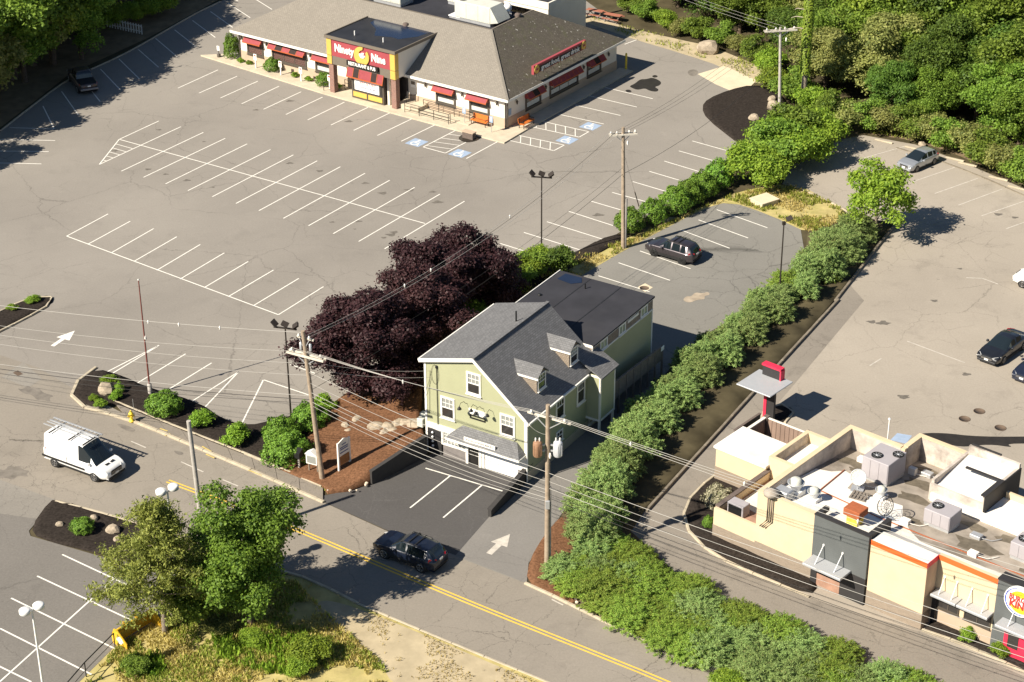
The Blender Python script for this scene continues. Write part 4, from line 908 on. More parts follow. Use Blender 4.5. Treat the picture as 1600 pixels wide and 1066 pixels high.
# round emblem between the words: thick yellow crescent open at the top with a hub mark
q = MB(); n = 22; cx, cz = -15.75, 4.85
pts = []
for i in range(n+1):
    a = R(78)+R(322)*i/n; wv = .28+.46*math.sin(math.pi*i/n); pts.append((cx+.95*math.cos(a), cz+.95*math.sin(a), cx+(.95-wv)*math.cos(a), cz+(.95-wv)*math.sin(a)))
for i in range(n):
    A, B = pts[i], pts[i+1]
    q.hexa([(A[0], PB-.2, A[1]), (B[0], PB-.2, B[1]), (B[0], PB-.07, B[1]), (A[0], PB-.07, A[1]), (A[2], PB-.2, A[3]), (B[2], PB-.2, B[3]), (B[2], PB-.07, B[3]), (A[2], PB-.07, A[3])])
q.build('round_emblem', 'sign_yellow', po)
q = MB(); q.lathe((cx, PB-.1, cz), [(.66, 0), (.66, .04)], 20, 0, 'y'); q.build('emblem_field', 'sign_red', po)
q = MB()
for dx, dz, w2, h2 in ((-.1, .16, .34, .06), (.06, .02, .38, .06), (-.04, -.14, .3, .06), (.16, .3, .14, .05)): q.box(cx+dx-w2, cx+dx+w2, PB-.18, PB-.11, cz+dz-h2, cz+dz+h2)
q.build('emblem_mark', 'letter_white', po)
q = MB(); q.box(-17.6, -13.7, PB-.3, PB-.07, 3.6, 4.1); sb2 = q.build('sub_sign', 'sign_black', po)
text('lettering', 'RESTAURANT & PUB', .5, 'letter_white', sb2, (-15.65, PB-.31, 3.86), (1, 0, 0), (0, 0, 1), .012, 3.4, 0, .012)
# vestibule under the portico
ve = MB(); ve.box(-17.4, -13.35, PB+.12, 0, .15, 3.2); ve = ve.build('vestibule', 'dark_frame', po)
for a0, a1 in ((-17.2, -15.5), (-15.3, -13.55)):
    q = MB(); q.box(a0, a1, PB+.07, PB+.115, .35, .85); q.build('yellow_panel', 'sign_yellow', ve)
    q = MB(); q.box(a0, a1, PB+.07, PB+.115, 1.0, 2.3); q.build('pane', 'window_glass', ve)
q = MB(); q.box(-16.95, -13.85, PB+.02, PB+.06, 1.12, 2.25); bn = q.build('banner', 'letter_white', ve)
text('lettering', 'KIDS EAT FREE', .36, 'letter_red', bn, (-15.25, PB+.012, 1.9), (1, 0, 0), (0, 0, 1), .004, 2.0)
text('lettering', 'WHENEVER WE WIN', .32, 'letter_blue', bn, (-15.25, PB+.012, 1.48), (1, 0, 0), (0, 0, 1), .004, 2.0)
for i, m in enumerate(('awning_red', 'awning_black', 'awning_red', 'awning_red', 'awning_black', 'awning_red')):
    u0, u1 = -17.65+i*.75, -17.65+(i+1)*.75; k = MB()
    k.add([(u0, PB-.32, 2.5), (u1, PB-.32, 2.5), (u1, PB-.07, 3.35), (u0, PB-.07, 3.35)], [(0, 1, 2, 3)]); k.add([(u0, PB-.32, 2.48), (u1, PB-.32, 2.48), (u1, PB-.07, 3.33), (u0, PB-.07, 3.33)], [(3, 2, 1, 0)]); k.build('awning_panel', m, ve)
q = MB()
for u in [-17.65+i*.75 for i in range(7) if i != 3]: q.bar((u, PB-.33, 2.5), (u, PB-.08, 3.35), .06, .03)
q.box(-17.7, -13.1, PB-.37, PB-.31, 2.38, 2.5); q.build('awning_rib', 'awning_trim', ve)
q = MB(); q.box(-13.2, -12.95, PB+.5, PB+.8, .15, 3.2); q.box(-12.9, -12.35, PB+1.0, PB+1.2, .15, 3.2); q.build('door_post', 'cream_wall', po)
q = MB(); q.box(-12.95, -11.8, -.12, -.03, .15, 2.7); q.build('door', 'burger_charcoal', po)
# concrete walk in front and along the side
wk = MB(); wk.prism([(-38.3, -1.55), (-20.5, -2.75), (-11.5, -3.0), (-4.0, -3.0), (1.9, -3.0), (1.75, 1.0), (1.6, 20.2), (0, 20.2), (0, 0), (-36.6, 0)], 0.0, .14); wk = wk.build('restaurant_walk', 'concrete'); wk.location = RS.location; wk.rotation_euler = RS.rotation_euler; wk['kind'] = 'structure'
rp2 = MB(); rp2.box(-12.0, -9.4, -1.6, 0, .14, .6); rp2.box(-9.4, -3.4, -1.5, -.3, .14, .22); o = rp2.build('entrance_ramp', 'concrete', RS)
# rooftop machines
def hvac(parent_loc, rz, L_, W_, H_, m, label, fans=2, hood=False, group=None, name='rooftop_unit'):
    o = thing(name, label, 'air conditioner', parent_loc, rz, group)
    q = MB(); q.box(-L_/2+.05, L_/2-.05, -W_/2+.05, W_/2-.05, 0, .28); q.build('kerb_frame', 'galvanised', o)
    q = MB(); q.box(-L_/2, L_/2, -W_/2, W_/2, .28, H_, 0, .03); q.build('casing', m, o)
    for i in range(3):
        x = -L_/2+.02+(L_-.04)*i/3; k = MB(); k.box(x+.03, x+(L_-.04)/3-.03, -W_/2-.025, -W_/2-.003, .36, H_-.08); k.build('access_panel', m, o)
    for i in range(4):
        k = MB(); z = .45+i*(H_-.6)/4; k.box(-L_/2-.03, -L_/2-.003, -W_/2+.1, W_/2-.1, z, z+(H_-.6)/5); k.build('louvre', m, o)
    for i in range(fans):
        cx = -L_/2+.55*W_/2+.1+(i % 2)*.72*W_/1.6; cy = .0 if fans == 1 else (-.22*W_ if i % 2 == 0 else .22*W_)
        k = MB(); r = .17*W_ if fans > 1 else .24*W_
        k.lathe((cx, cy, H_), [(r, 0), (r, .07), (r*.85, .08), (r*.85, .01), (0, .01)], 18); f = k.build('fan_guard', 'black_metal', o)
        k = MB()
        for t in range(4): a = t*math.pi/4; k.bar((cx-r*.85*math.cos(a), cy-r*.85*math.sin(a), H_+.05), (cx+r*.85*math.cos(a), cy+r*.85*math.sin(a), H_+.05), .02, .02)
        k.lathe((cx, cy, H_+.03), [(r*.25, 0), (r*.2, .04), (0, .05)], 10); k.build('fan_grille', 'galvanised', f)
    if hood:
        k = MB(); k.add([(L_/2, -W_/2, H_), (L_/2, W_/2, H_), (L_/2+.95, W_/2, .6), (L_/2+.95, -W_/2, .6), (L_/2, -W_/2, .35), (L_/2, W_/2, .35)], [(0, 3, 2, 1), (0, 4, 3), (1, 2, 5), (3, 4, 5, 2)]); k.build('intake_hood', m, o)
    return o
def RSL(a, b, z=0): v = Matrix.Rotation(-.618, 4, 'Z') @ Vector((a, b, 0)); return (v.x-.438, v.y+177.837, z)
hvac(RSL(-9.9, 9.2, 6.4), -.618, 4.4, 2.1, 2.0, 'hvac_cream', 'large cream rooftop unit with sloping hood on the family restaurant', 2, True)
hvac(RSL(-20.6, 9.0, 6.4), -.618, 3.6, 2.2, 1.9, 'hvac_cream', 'cream rooftop unit cut by the top edge of the photo', 2, False)
hvac(RSL(-14.6, 12.4, 6.4), -.618, 2.0, 1.6, 1.0, 'hvac_cream', 'small low cream unit at the back of the restaurant roof', 1, False)
o = thing('roof_hatch', 'white square skylight hatch on the dark restaurant roof', 'hatch', RSL(-12.2, 8.7, 6.4), -.618); q = MB(); q.box(-.65, .65, -.45, .45, 0, .18); q.build('upstand', 'galvanised', o); q = MB(); q.box(-.75, .75, -.52, .52, .18, .3, 0, .04); q.build('lid', 'lamp_white', o)
o = thing('exhaust_fan', 'white mushroom exhaust fan behind the big cream rooftop unit', 'fan', RSL(-8.6, 12.4, 6.4), 0); q = MB(); q.lathe((0, 0, 0), [(.3, 0), (.3, .5), (.42, .52), (.42, .9), (.3, 1.1), (0, 1.15)], 16); q.build('cowl', 'lamp_white', o); q = MB(); q.box(-.4, .4, -.4, .4, 0, .2); q.build('base', 'galvanised', o)
o = thing('exhaust_fan', 'thin white vent stack beside the hood of the rooftop unit', 'vent', RSL(-7.5, 10.9, 6.4), 0); q = MB(); q.lathe((0, 0, 0), [(.16, 0), (.16, .9), (.2, .92), (.2, 1.1), (0, 1.15)], 12); q.build('cowl', 'lamp_white', o)
# rear service block
sb_ = MB(); sb_.box(-13, -7.4, 17.9, 25, 0, 5.6); sb_ = sb_.build('service_block', 'cream_wall', RS)
q = MB(); q.box(-12.9, -7.5, 18.1, 24.9, 5.6, 5.63); q.build('roof', 'membrane_dark', sb_)
q = MB(); q.box(-13.1, -7.3, 17.8, 18.0, 5.6, 6.3); q.box(-7.5, -7.3, 18.0, 25, 5.6, 6.3); q.build('parapet', 'cream_wall', sb_)
# slanted sign on the side roof
rs_ = thing('roof_sign', 'long red and black sign board standing on the restaurant side roof', 'sign', RS.location, -.618)
q = MB(); q.box(.02, .3, 4.2, 13.3, 4.32, 5.2); q.build('sign_box', 'sign_red', rs_)
q = MB(); q.box(.303, .33, 5.1, 12.4, 4.4, 4.95); q.build('sign_face', 'sign_black', rs_)
text('lettering', 'great food, great drink', .68, 'letter_white', rs_, (.335, 8.75, 4.68), (0, 1, 0), (0, 0, 1), .01, 6.7, 0, .012)
for b in (4.65, 12.85):
    q = MB(); q.lathe((.3, b, 4.78), [(.42, 0), (.42, .05), (.3, .07), (0, .07)], 18, 0, 'x'); q.build('round_emblem', 'sign_yellow', rs_)
    q = MB(); q.box(.38, .39, b-.2, b+.2, 4.68, 4.88); q.build('emblem_mark', 'sign_red', rs_)
for b in [4.8+i*1.28 for i in range(7)]:
    q = MB(); q.tube([(.16, b, 4.35), (.16, b, 3.6)], .025, 6); q.tube([(.3, b, 4.36), (.55, b, 3.95), (.75, b, 4.2)], .014, 5); q.build('bracket', 'dark_frame', rs_)

# ------------------------------------------------------------------ burger restaurant
BK = thing('burger_restaurant', 'cream and charcoal burger restaurant with white flat roof and orange band', 'restaurant', (12.928, 107.842, 0), -.72)
def BKL(a, b, z=0): v = Matrix.Rotation(-.72, 4, 'Z') @ Vector((a, b, 0)); return (v.x+12.928, v.y+107.842, z)
DK = 3.1      # lowest point of the roof deck, which falls to the rear
DKz = lambda b: 4.5-.115*b
HM = 4.8
def para_wall(name, a0, a1, b0, b1, z0, z1, parent, m_out, m_in=None):
    q = MB(); q.box(a0, a1, b0, b1, z0, z1); return q.build(name, m_out, parent)
# outer walls (main block) as runs
main = MB()
X0, X1, BR, BR2 = 3.26, 22.5, 10.66, 12.7
main.box(X0, 7.6, 0, .3, 1.1, HM); main.box(X0, X0+.3, .3, BR, 1.1, HM); main.box(X0+.3, 7.3, BR-.3, BR, 1.1, HM); main.box(7.3, 7.6, BR-.3, BR2, 1.1, HM); main.box(7.6, 11.2, BR2-.3, BR2, 1.1, HM)
main.build('parapet_wall', 'burger_cream', BK)
q = MB(); q.box(X0-.01, 7.6, -.02, .28, 0, 1.1); q.build('base_wall', 'tan_brick', BK)
q = MB(); q.box(X0-.03, 7.63, -.03, .33, HM, HM+.06); q.box(X0-.03, X0+.33, .33, BR+.03, HM, HM+.06); q.box(X0+.33, 7.3, BR-.33, BR+.03, HM, HM+.06); q.box(7.27, 7.63, BR+.03, BR2+.03, HM, HM+.06); q.box(7.63, 11.2, BR2-.33, BR2+.03, HM, HM+.06); q.build('coping', 'burger_cream', BK)
# weathered inner faces of the parapets, darkened with grime and painted shade
q = MB(); q.box(X0+.302, X0+.33, .3, BR-.3, DK, HM-.02); q.box(X0+.33, 7.3, BR-.33, BR-.302, DK, HM-.02); q.box(7.602, 7.63, BR, BR2-.3, DK, HM-.02); q.box(7.63, 11.2, BR2-.33, BR2-.302, DK, HM-.02); q.box(X0+.33, 7.6, .302, .33, DK, HM-.02); q.build('parapet_lining', 'parapet_dirt_shade', BK)
dk = MB()
for a0, a1, b0, b1 in ((X0+.33, 15.4, .33, 7.9), (15.4, X1, 1.62, 7.9), (X0+.33, 11.2, 7.9, BR-.33), (7.63, 11.2, BR-.33, BR2-.33)):
    dk.hexa([(a0, b0, 2.8), (a1, b0, 2.8), (a1, b1, 2.8), (a0, b1, 2.8), (a0, b0, DKz(b0)), (a1, b0, DKz(b0)), (a1, b1, DKz(b1)), (a0, b1, DKz(b1))])
dk = dk.build('roof_deck', 'burger_roof_dirty', BK)
q = MB(); q.poly([(x, y, DKz(y)+.008) for x, y in ((3.62, .36), (15.3, .36), (15.3, 1.9), (19.4, 1.9), (19.2, 2.7), (13.5, 2.5), (12.4, 3.2), (11.1, 4.4), (10.3, 5.8), (8.9, 5.6), (7.4, 5.1), (6.6, 5.2), (6.2, 6.9), (5.2, 7.2), (4.6, 6.4), (3.7, 6.0))]); q.build('white_coating', 'burger_roof', dk)
q = MB()
for p0, p1 in (((5.1, 7.2), (5.6, 3.5)), ((5.6, 3.5), (10.3, 3.2)), ((10.3, 3.2), (20.5, 3.4))): q.bar((*p0, DKz(p0[1])+.06), (*p1, DKz(p1[1])+.06), .05, .05)
q.build('gas_pipe', 'rust', dk)
rg = random.Random(8)
for (a, b, r) in ((4.9, 8.6, .8), (5.6, 7.8, .4), (9.6, 9.3, .9), (9.0, 11.3, .7), (10.2, 7.2, .8), (12.2, 6.9, .5), (16.2, 4.6, 1.1), (17.4, 6.9, .8), (14.9, 6.8, .7), (6.4, 9.4, .5), (11.7, 4.6, .5), (20.6, 4.2, .8)):
    k = rg.uniform(0, 6); q = MB(); q.poly([(x, y, DKz(y)+.006) for x, y in [(a+r*1.4*math.cos(t*.524)*(1+.3*math.sin(t*1.7+k)), b+r*.7*math.sin(t*.524)*(1+.3*math.cos(t*2.3+k))) for t in range(12)]]); q.build('roof_stain', 'roof_grime', dk)
for (a, b, w2, h2) in ((9.2, 10.7, .35, .3), (8.4, 10.2, .25, .5), (5.2, 9.2, .3, .35), (10.4, 10.9, .4, .2), (11.6, 3.9, .3, .3), (15.6, 5.6, .35, .25), (16.6, 3.4, .3, .3), (6.9, 6.2, .25, .3)):
    q = MB(); q.box(a-w2, a+w2, b-w2*.7, b+w2*.7, DKz(b)-.05, DKz(b)+h2, 0, .02); q.tube([(a+w2, b, DKz(b)+.1), (a+w2+.6, b+.2, DKz(b+.2)+.08), (a+w2+.9, b+.9, DKz(b+.9)+.08)], .03, 5); q.build('roof_curb', 'galvanised' if w2 > .3 else 'burger_roof', dk)
# charcoal entrance section
cs = MB(); cs.box(7.62, 11.52, -.22, .1, 1.95, HM+.22); cs = cs.build('charcoal_section', 'grey_panel', BK)
q = MB(); q.box(7.6, 11.54, -.24, .12, HM+.22, HM+.3); q.box(7.6, 7.9, .12, 1.0, HM+.0, HM+.3); q.box(11.25, 11.54, .12, 2.3, DKz(2)-.3, HM+.3); q.build('parapet_cap', 'burger_charcoal', cs)
q = MB(); q.box(7.62, 8.05, -.2, .1, 0, 1.95); q.box(9.75, 11.5, -.2, .1, 0, 1.95); q.box(8.05, 9.75, -.2, .1, 1.75, 1.95); q.build('dark_panel', 'burger_charcoal', cs)
q = MB(); q.box(8.05, 9.75, -.16, .1, 0, .85); q.build('brick_apron', 'terracotta', cs)
q = MB(); q.box(8.05, 9.75, .1, .9, .2, 1.75); q.build('interior', 'burger_charcoal', cs)
wn = MB(); wn.box(8.05, 9.75, -.1, -.06, .9, 1.75); wn = wn.build('serving_window', 'window_glass', cs); q = MB(); q.box(8.88, 8.94, -.14, -.05, .9, 1.75); q.box(8.05, 9.75, -.14, -.05, .85, .9); q.build('mullion', 'black_metal', wn)
def canopy(a0, a1, z, d, parent, name='canopy', b=0.0, rods=2):
    q = MB(); q.box(a0, a1, b-d, b-.02, z, z+.17, 0, .02); c = q.build(name, 'canopy_grey', parent)
    for i in range(rods):
        x = a0+(a1-a0)*(i+.5)/rods; k = MB(); k.tube([(x, b-d*.72, z+.16), (x, b-.01, z+1.15)], .03, 6); k.lathe((x, b-.02, z+1.15), [(.07, -.03), (.07, .03)], 8, 0, 'y'); k.build('support_rod', 'lamp_white', c)
    return c
canopy(7.75, 10.5, 2.0, 1.25, cs, 'canopy', -.22)
# cream block with orange band
cb_ = MB(); cb_.box(11.58, 15.45, -.05, .9, 1.15, HM-.06); cb_ = cb_.build('front_block', 'burger_cream', BK)
q = MB(); q.box(11.57, 15.47, -.07, .9, 0, 1.15); q.build('base_wall', 'tan_brick', cb_)
rc_ = MB(); rc_.box(15.45, 19.5, 1.25, 1.6, 1.15, HM-.06); rc_ = rc_.build('recessed_front', 'burger_cream', BK)
q = MB(); q.box(15.45, 19.5, 1.22, 1.6, 0, 1.15); q.build('base_wall', 'tan_band', rc_)
for a0, a1, b in ((11.6, 15.46, -.09), (15.5, 19.5, 1.2)):
    q = MB(); q.box(a0, a1, b, b+.035, HM-.32, HM+.02); q.build('orange_band', 'orange_band', BK)
q = MB(); q.add([(11.58, -.06, HM), (15.46, -.06, HM), (15.46, 1.24, HM-.03), (11.58, 1.24, HM-.03), (15.46, 1.24, HM-.03), (19.5, 1.24, HM-.03), (19.5, 2.2, DKz(2.2)+.03), (11.58, 2.2, DKz(2.2)+.03)], [(0, 1, 2, 3), (3, 5, 6, 7)]); q.build('sloped_roof_edge', 'burger_roof', BK)
q = MB(); q.box(15.455, 15.47, -.05, 1.22, 0, HM-.02); q.build('return_wall', 'tan_band', BK)
q = MB(); q.box(15.46, 15.49, -.04, 1.2, HM-.34, HM+.01); q.build('red_return', 'door_red', BK)
window_blk(BK, front(1.22), 15.75, 17.2, 1.18, 2.2, t=.06, cols=1); window_blk(BK, front(1.22), 17.55, 19.3, 1.18, 2.2, t=.06, cols=1)
canopy(15.6, 17.3, 2.3, .85, rc_, 'canopy', 1.25, 2); canopy(17.35, 19.42, 2.3, .85, rc_, 'canopy', 1.25, 2)
q = MB(); q.box(15.47, 15.75, 1.0, 1.21, 0, 2.2); q.build('dark_panel', 'burger_charcoal', rc_)
# charcoal tower with the round sign
tw = MB(); tw.box(19.5, 23.2, 1.05, 1.9, 0, HM+.15); tw = tw.build('charcoal_tower', 'grey_panel', BK)
q = MB(); q.box(19.47, 23.2, 1.02, 1.93, HM+.15, HM+.25); q.build('parapet_cap', 'burger_charcoal', tw)
dr = MB(); dr.box(20.35, 22.2, .96, 1.04, 0, 2.3); dr = dr.build('entrance_door', 'door_red', tw); q = MB(); q.box(20.62, 21.3, .93, .955, .75, 2.1); q.build('pane', 'window_glass', dr)
canopy(20.1, 22.9, 2.4, 1.0, tw, 'canopy', 1.05, 2)
sg = MB(); cxs, czs = 21.05, 4.12
sg.lathe((cxs, 1.0, czs), [(1.0, .04), (1.0, -.1)], 40, 0, 'y'); sg = sg.build('round_sign', 'letter_white', tw)
q = MB(); n = 30
for i in range(n):
    a0, a1 = R(100)+R(230)*i/n, R(100)+R(230)*(i+1)/n; wv = .03+.05*math.sin(math.pi*(i+.5)/n)
    q.quad((cxs+.86*math.cos(a0), .895, czs+.86*math.sin(a0)), (cxs+(.86+wv)*math.cos(a0), .895, czs+(.86+wv)*math.sin(a0)), (cxs+(.86+wv)*math.cos(a1), .895, czs+(.86+wv)*math.sin(a1)), (cxs+.86*math.cos(a1), .895, czs+.86*math.sin(a1)))
q.build('blue_swoosh', 'letter_blue_bright', sg)
for s_, nm in ((1, 'bun_top'), (-1, 'bun_bottom')):
    q = MB(); pts = []
    for i in range(13):
        a = R(22)+R(136)*i/12; pts.append((cxs+.74*math.cos(a)+.08, .893, czs+s_*(.72*math.sin(a)+(.02 if s_ > 0 else .06))))
    if s_ < 0: pts = pts[::-1]
    q.poly(pts[::-1]); q.build(nm, 'bun_yellow', sg)
text('lettering', 'BURGER', .52, 'letter_red', sg, (cxs+.06, .885, czs+.17), (1, 0, 0), (0, 0, 1), .004, 1.5, 0, .02)
text('lettering', 'KING', .62, 'letter_red', sg, (cxs+.06, .885, czs-.28), (1, 0, 0), (0, 0, 1), .004, 1.35, 0, .03)
# low equipment yard in front
ay = MB(); ay.box(0, X0, 0, .22, .95, 2.2); ay.box(0, .22, .22, 6.0, .95, 2.2); ay = ay.build('yard_wall', 'burger_cream', BK)
q = MB(); q.box(-.02, X0-.012, -.02, .21, 0, .95); q.box(-.02, .2, .21, 6.0, 0, .95); q.build('base_wall', 'tan_brick', ay)
q = MB(); q.box(-.06, .28, .22, 6.1, 2.2, 2.3); q.build('timber_cap', 'wood_dark', ay)
q = MB(); q.box(.22, X0, .22, 6.0, 1.1, 1.6); q.build('yard_floor', 'terracotta', BK)
q = MB(); q.poly([(x, y, 1.606) for x, y in ((.3, 2.2), (1.9, 2.0), (2.6, 3.2), (3.2, 5.6), (.4, 5.8))]); q.build('white_coating', 'burger_roof', BK)
# white-roofed store and cream box
st = MB(); st.box(-4.0, 0, 5.75, 8.9, 1.05, 2.55); st = st.build('store_wall', 'burger_cream', BK)
q = MB(); q.box(-4.03, .0, 5.72, 8.93, 0, 1.05); q.build('base_wall', 'tan_brick', st)
q = MB(); q.hexa([(-4.12, 5.6, 2.5), (.1, 5.6, 2.5), (.0, 9.0, 2.5), (-4.12, 9.0, 2.5), (-4.12, 5.6, 2.66), (.1, 5.6, 2.66), (.0, 9.0, 2.66), (-4.12, 9.0, 2.66)]); q.build('store_roof', 'burger_roof', st)
bx_ = MB(); bx_.box(0, X0-.01, 6.05, 6.35, 0, 3.25); bx_.box(0, .3, 6.35, 10.6, 0, 3.25); bx_.box(.3, X0-.01, 10.3, 10.6, 0, 3.25); bx_ = bx_.build('rear_box_wall', 'burger_cream', BK)
q = MB(); q.box(.3, X0-.01, 6.35, 10.3, 2.3, 2.5); q.build('roof_deck', 'burger_roof', bx_)
q = MB(); q.box(.302, .32, 6.35, 10.3, 2.5, 3.22); q.build('parapet_lining', 'parapet_dirt_shade', bx_)
# penthouse with sloping white membrane
ph = MB(); pa0, pa1, pb0, pb1 = 10.9, 14.7, 7.9, 12.5
ph.box(pa0, pa1, pb0, pb0+.2, DK-.3, 4.75); ph.box(pa0, pa0+.2, pb0+.2, pb1, DK-.3, 5.0); ph.box(pa0+.2, pa1, pb1-.2, pb1, 0, 5.6); ph.box(pa1-.2, pa1, pb0+.2, pb1-.2, 0, 5.3)
ph = ph.build('penthouse', 'parapet_dirt_shade', BK)
q = MB(); q.add([(pa0+.2, pb0+.2, 4.5), (pa1-.2, pb0+.2, 4.6), (pa1-.2, pb1-.2, 5.3), (pa0+.2, pb1-.2, 4.9)], [(0, 1, 2, 3)]); q.build('membrane', 'burger_roof', ph)
q = MB(); q.box(pa1, pa1+.06, pb0, pb1+.05, 0, 5.25); q.build('dark_cladding', 'burger_charcoal', ph)
q = MB(); q.box(pa1-.25, pa1+.08, pb0-.02, pb0+2.4, 5.3, 5.4); q.box(pa1-2.6, pa1-.25, pb0+2.2, pb0+2.4, 5.3, 5.4); q.box(pa0+.3, pa0+2.4, pb1-.05, pb1+.07, 5.6, 5.7); q.build('metal_cap', 'burger_charcoal', ph)
q = MB(); q.box(pa0+.2, X1, pb0-.15, pb0-.01, DK, 4.2); q.build('upstand', 'burger_roof', dk)
q = MB(); q.box(pa1+.06, X1, pb0, 10.5, 3.0, 4.05); q.build('rear_roof', 'burger_roof', BK)
q = MB(); q.box(14.9, X1, 10.5, 10.7, 0, 4.5); q.build('rear_parapet', 'burger_cream', BK)
# machines on the roof
hvac(BKL(7.3, 8.3, DKz(8.3)), -.72, 1.95, 2.2, 1.75, 'hvac_grey', 'larger grey rooftop unit with two fans near the rear parapet of the burger restaurant', 2)
hvac(BKL(13.3, 5.4, DKz(5.4)), -.72, 1.8, 1.5, 1.25, 'hvac_grey', 'smaller grey rooftop unit with one fan behind the orange band', 1)
hvac(BKL(19.1, 5.6, DKz(5.6)), -.72, 1.8, 1.5, 1.25, 'hvac_grey', 'grey rooftop unit cut off by the right edge of the photo', 1)
def mushroom(a, b, s, label, m='galvanised'):
    o = thing('exhaust_fan', label, 'fan', BKL(a, b, DKz(b)-.03), -.72)
    q = MB(); q.box(-.42*s, .42*s, -.42*s, .42*s, 0, .32*s); q.build('base', 'lamp_white', o)
    q = MB(); q.lathe((0, 0, .32*s), [(.3*s, 0), (.3*s, .15*s), (.48*s, .42*s), (.5*s, .5*s), (.44*s, .5*s), (.38*s, .3*s), (.1, .28*s)], 18); q.build('bowl', m, o)
    q = MB(); q.lathe((0, 0, .55*s), [(.3*s, 0), (.32*s, .45*s), (.2*s, .52*s), (0, .54*s)], 16); q.build('cowl', 'hvac_cream', o)
    return o
mushroom(4.75, 2.0, 1.1, 'wide-bowled white exhaust fan beside the left parapet of the burger roof')
mushroom(6.05, 2.1, .9, 'dark-capped exhaust fan in the middle of the white burger roof')
mushroom(8.75, 5.7, .8, 'grey exhaust fan just in front of the larger grey rooftop unit')
o = thing('roof_vent_box', 'rust topped yellow vent box behind the charcoal front of the burger restaurant', 'vent', BKL(9.45, 1.5, DKz(1.5)-.05), -.72); q = MB(); q.box(-.38, .38, -.38, .38, 0, .75); q.build('box', 'yellow_box', o); q = MB(); q.box(-.58, .58, -.52, .52, .7, 1.2, 0, .03); q.build('hood', 'rust', o)
o = thing('duct_box', 'pale blue grey metal box in the corner of the burger roof', 'duct', BKL(4.3, .95, DKz(.95)-.05), -.72); q = MB(); q.box(-.25, .75, -.4, .4, 0, .7, 0, .06); q.build('casing', 'galvanised', o); q = MB(); q.box(.75, .8, -.3, .3, .1, .6); q.build('flange', 'grey_metal', o)
def dish(a, b, label, r, tilt, m):
    o = thing('satellite_dish', label, 'dish', BKL(a, b, DKz(b)), R(tilt))
    q = MB(); q.tube([(0, 0, 0), (0, 0, .75)], .035, 8); q.box(-.4, .4, -.4, .4, 0, .08); q.build('mast', 'galvanised', o)
    q = MB(); rot = Matrix.Rotation(R(62), 4, 'X'); n = 20
    for rr in (.33, .66, 1.0):
        ring = [rot @ Vector((r*rr*math.cos(2*math.pi*i/n), r*rr*math.sin(2*math.pi*i/n), .22*r*rr*rr))+Vector((0, 0, .95)) for i in range(n+1)]
        q.tube(ring, .016 if rr < 1 else .03, 5)
    for i in range(12):
        a_ = 2*math.pi*i/12; q.tube([rot @ Vector((r*k_*math.cos(a_), r*k_*math.sin(a_), .22*r*k_*k_))+Vector((0, 0, .95)) for k_ in (.08, .5, 1.0)], .012, 4)
    q.build('rim', m, o)
    if m != 'black_metal':
        q = MB(); vs = [rot @ Vector((0, 0, 0))+Vector((0, 0, .95))]; fs = []
        for rr in (.35, .7, .97):
            vs += [rot @ Vector((r*rr*math.cos(2*math.pi*i/n), r*rr*math.sin(2*math.pi*i/n), .22*r*rr*rr))+Vector((0, 0, .95)) for i in range(n)]
        fs += [(0, 1+i, 1+(i+1) % n) for i in range(n)]
        for k_ in range(2): fs += [(1+k_*n+i, 1+(k_+1)*n+i, 1+(k_+1)*n+(i+1) % n, 1+k_*n+(i+1) % n) for i in range(n)]
        q.add(vs, fs, 0, True); q.build('reflector', 'hvac_cream', o)
    return o
dish(7.15, 5.5, 'pale satellite dish on the burger roof beside the larger grey unit', .5, -20, 'galvanised')
dish(10.5, 3.4, 'wire mesh dish with dark rim standing like a wheel on the burger roof', .62, -60, 'black_metal')
o = thing('pallet', 'old wooden pallet lying on the white burger roof', 'pallet', BKL(7.75, 4.7, DKz(4.7)+.03), -.5)
for i in range(5): q = MB(); q.box(-.5+.22*i, -.36+.22*i, -.5, .5, .08, .11); q.build('slat', 'fence_wood', o)
for i in range(3): q = MB(); q.box(-.5, .6, -.5+.44*i, -.4+.44*i, 0, .08); q.build('bearer', 'fence_wood', o)
o = thing('condenser', 'square grey condenser fan box in the low yard of the burger restaurant', 'air conditioner', BKL(1.05, 1.25, 1.6), -.72); q = MB(); q.box(-.62, .62, -.4, .4, 0, .85, 0, .03); q.build('casing', 'hvac_grey', o); q = MB(); q.box(-.5, .5, -.43, -.402, .1, .75); q.build('grille', 'black_metal', o)
o = thing('ice_box', 'timber framed box in the low yard below the burger parapet', 'crate', BKL(2.0, 4.0, 1.6), -.72)
for x in (-.6, .5):
    for y in (-.4, .3): q = MB(); q.box(x, x+.1, y, y+.1, 0, .7); q.build('post', 'burger_cream', o)
q = MB(); q.box(-.55, .55, -.35, .35, .1, .5); q.build('core', 'wood_dark', o); q = MB(); q.box(-.62, .62, -.42, -.36, .62, .72); q.box(-.62, .62, .36, .42, .62, .72); q.build('rail', 'burger_cream', o)
o = thing('wall_pipe', 'twin brown pipes bent down the cream wall of the burger restaurant', 'pipe', BKL(X0+.9, -.1, 0), -.72)
for dx in (0, .28): q = MB(); q.tube([(dx, .2, 4.85), (dx, -.05, 4.85), (dx, -.05, 3.1), (dx-.5, -.05, 2.45)], .05, 8); q.build('pipe', 'wood_dark', o)
q = MB(); q.lathe((.1, .1, 4.8), [(.1, 0), (.5, .15), (.5, .4), (.1, .55)], 9); q.build('junction', 'burger_roof_dirty', o)
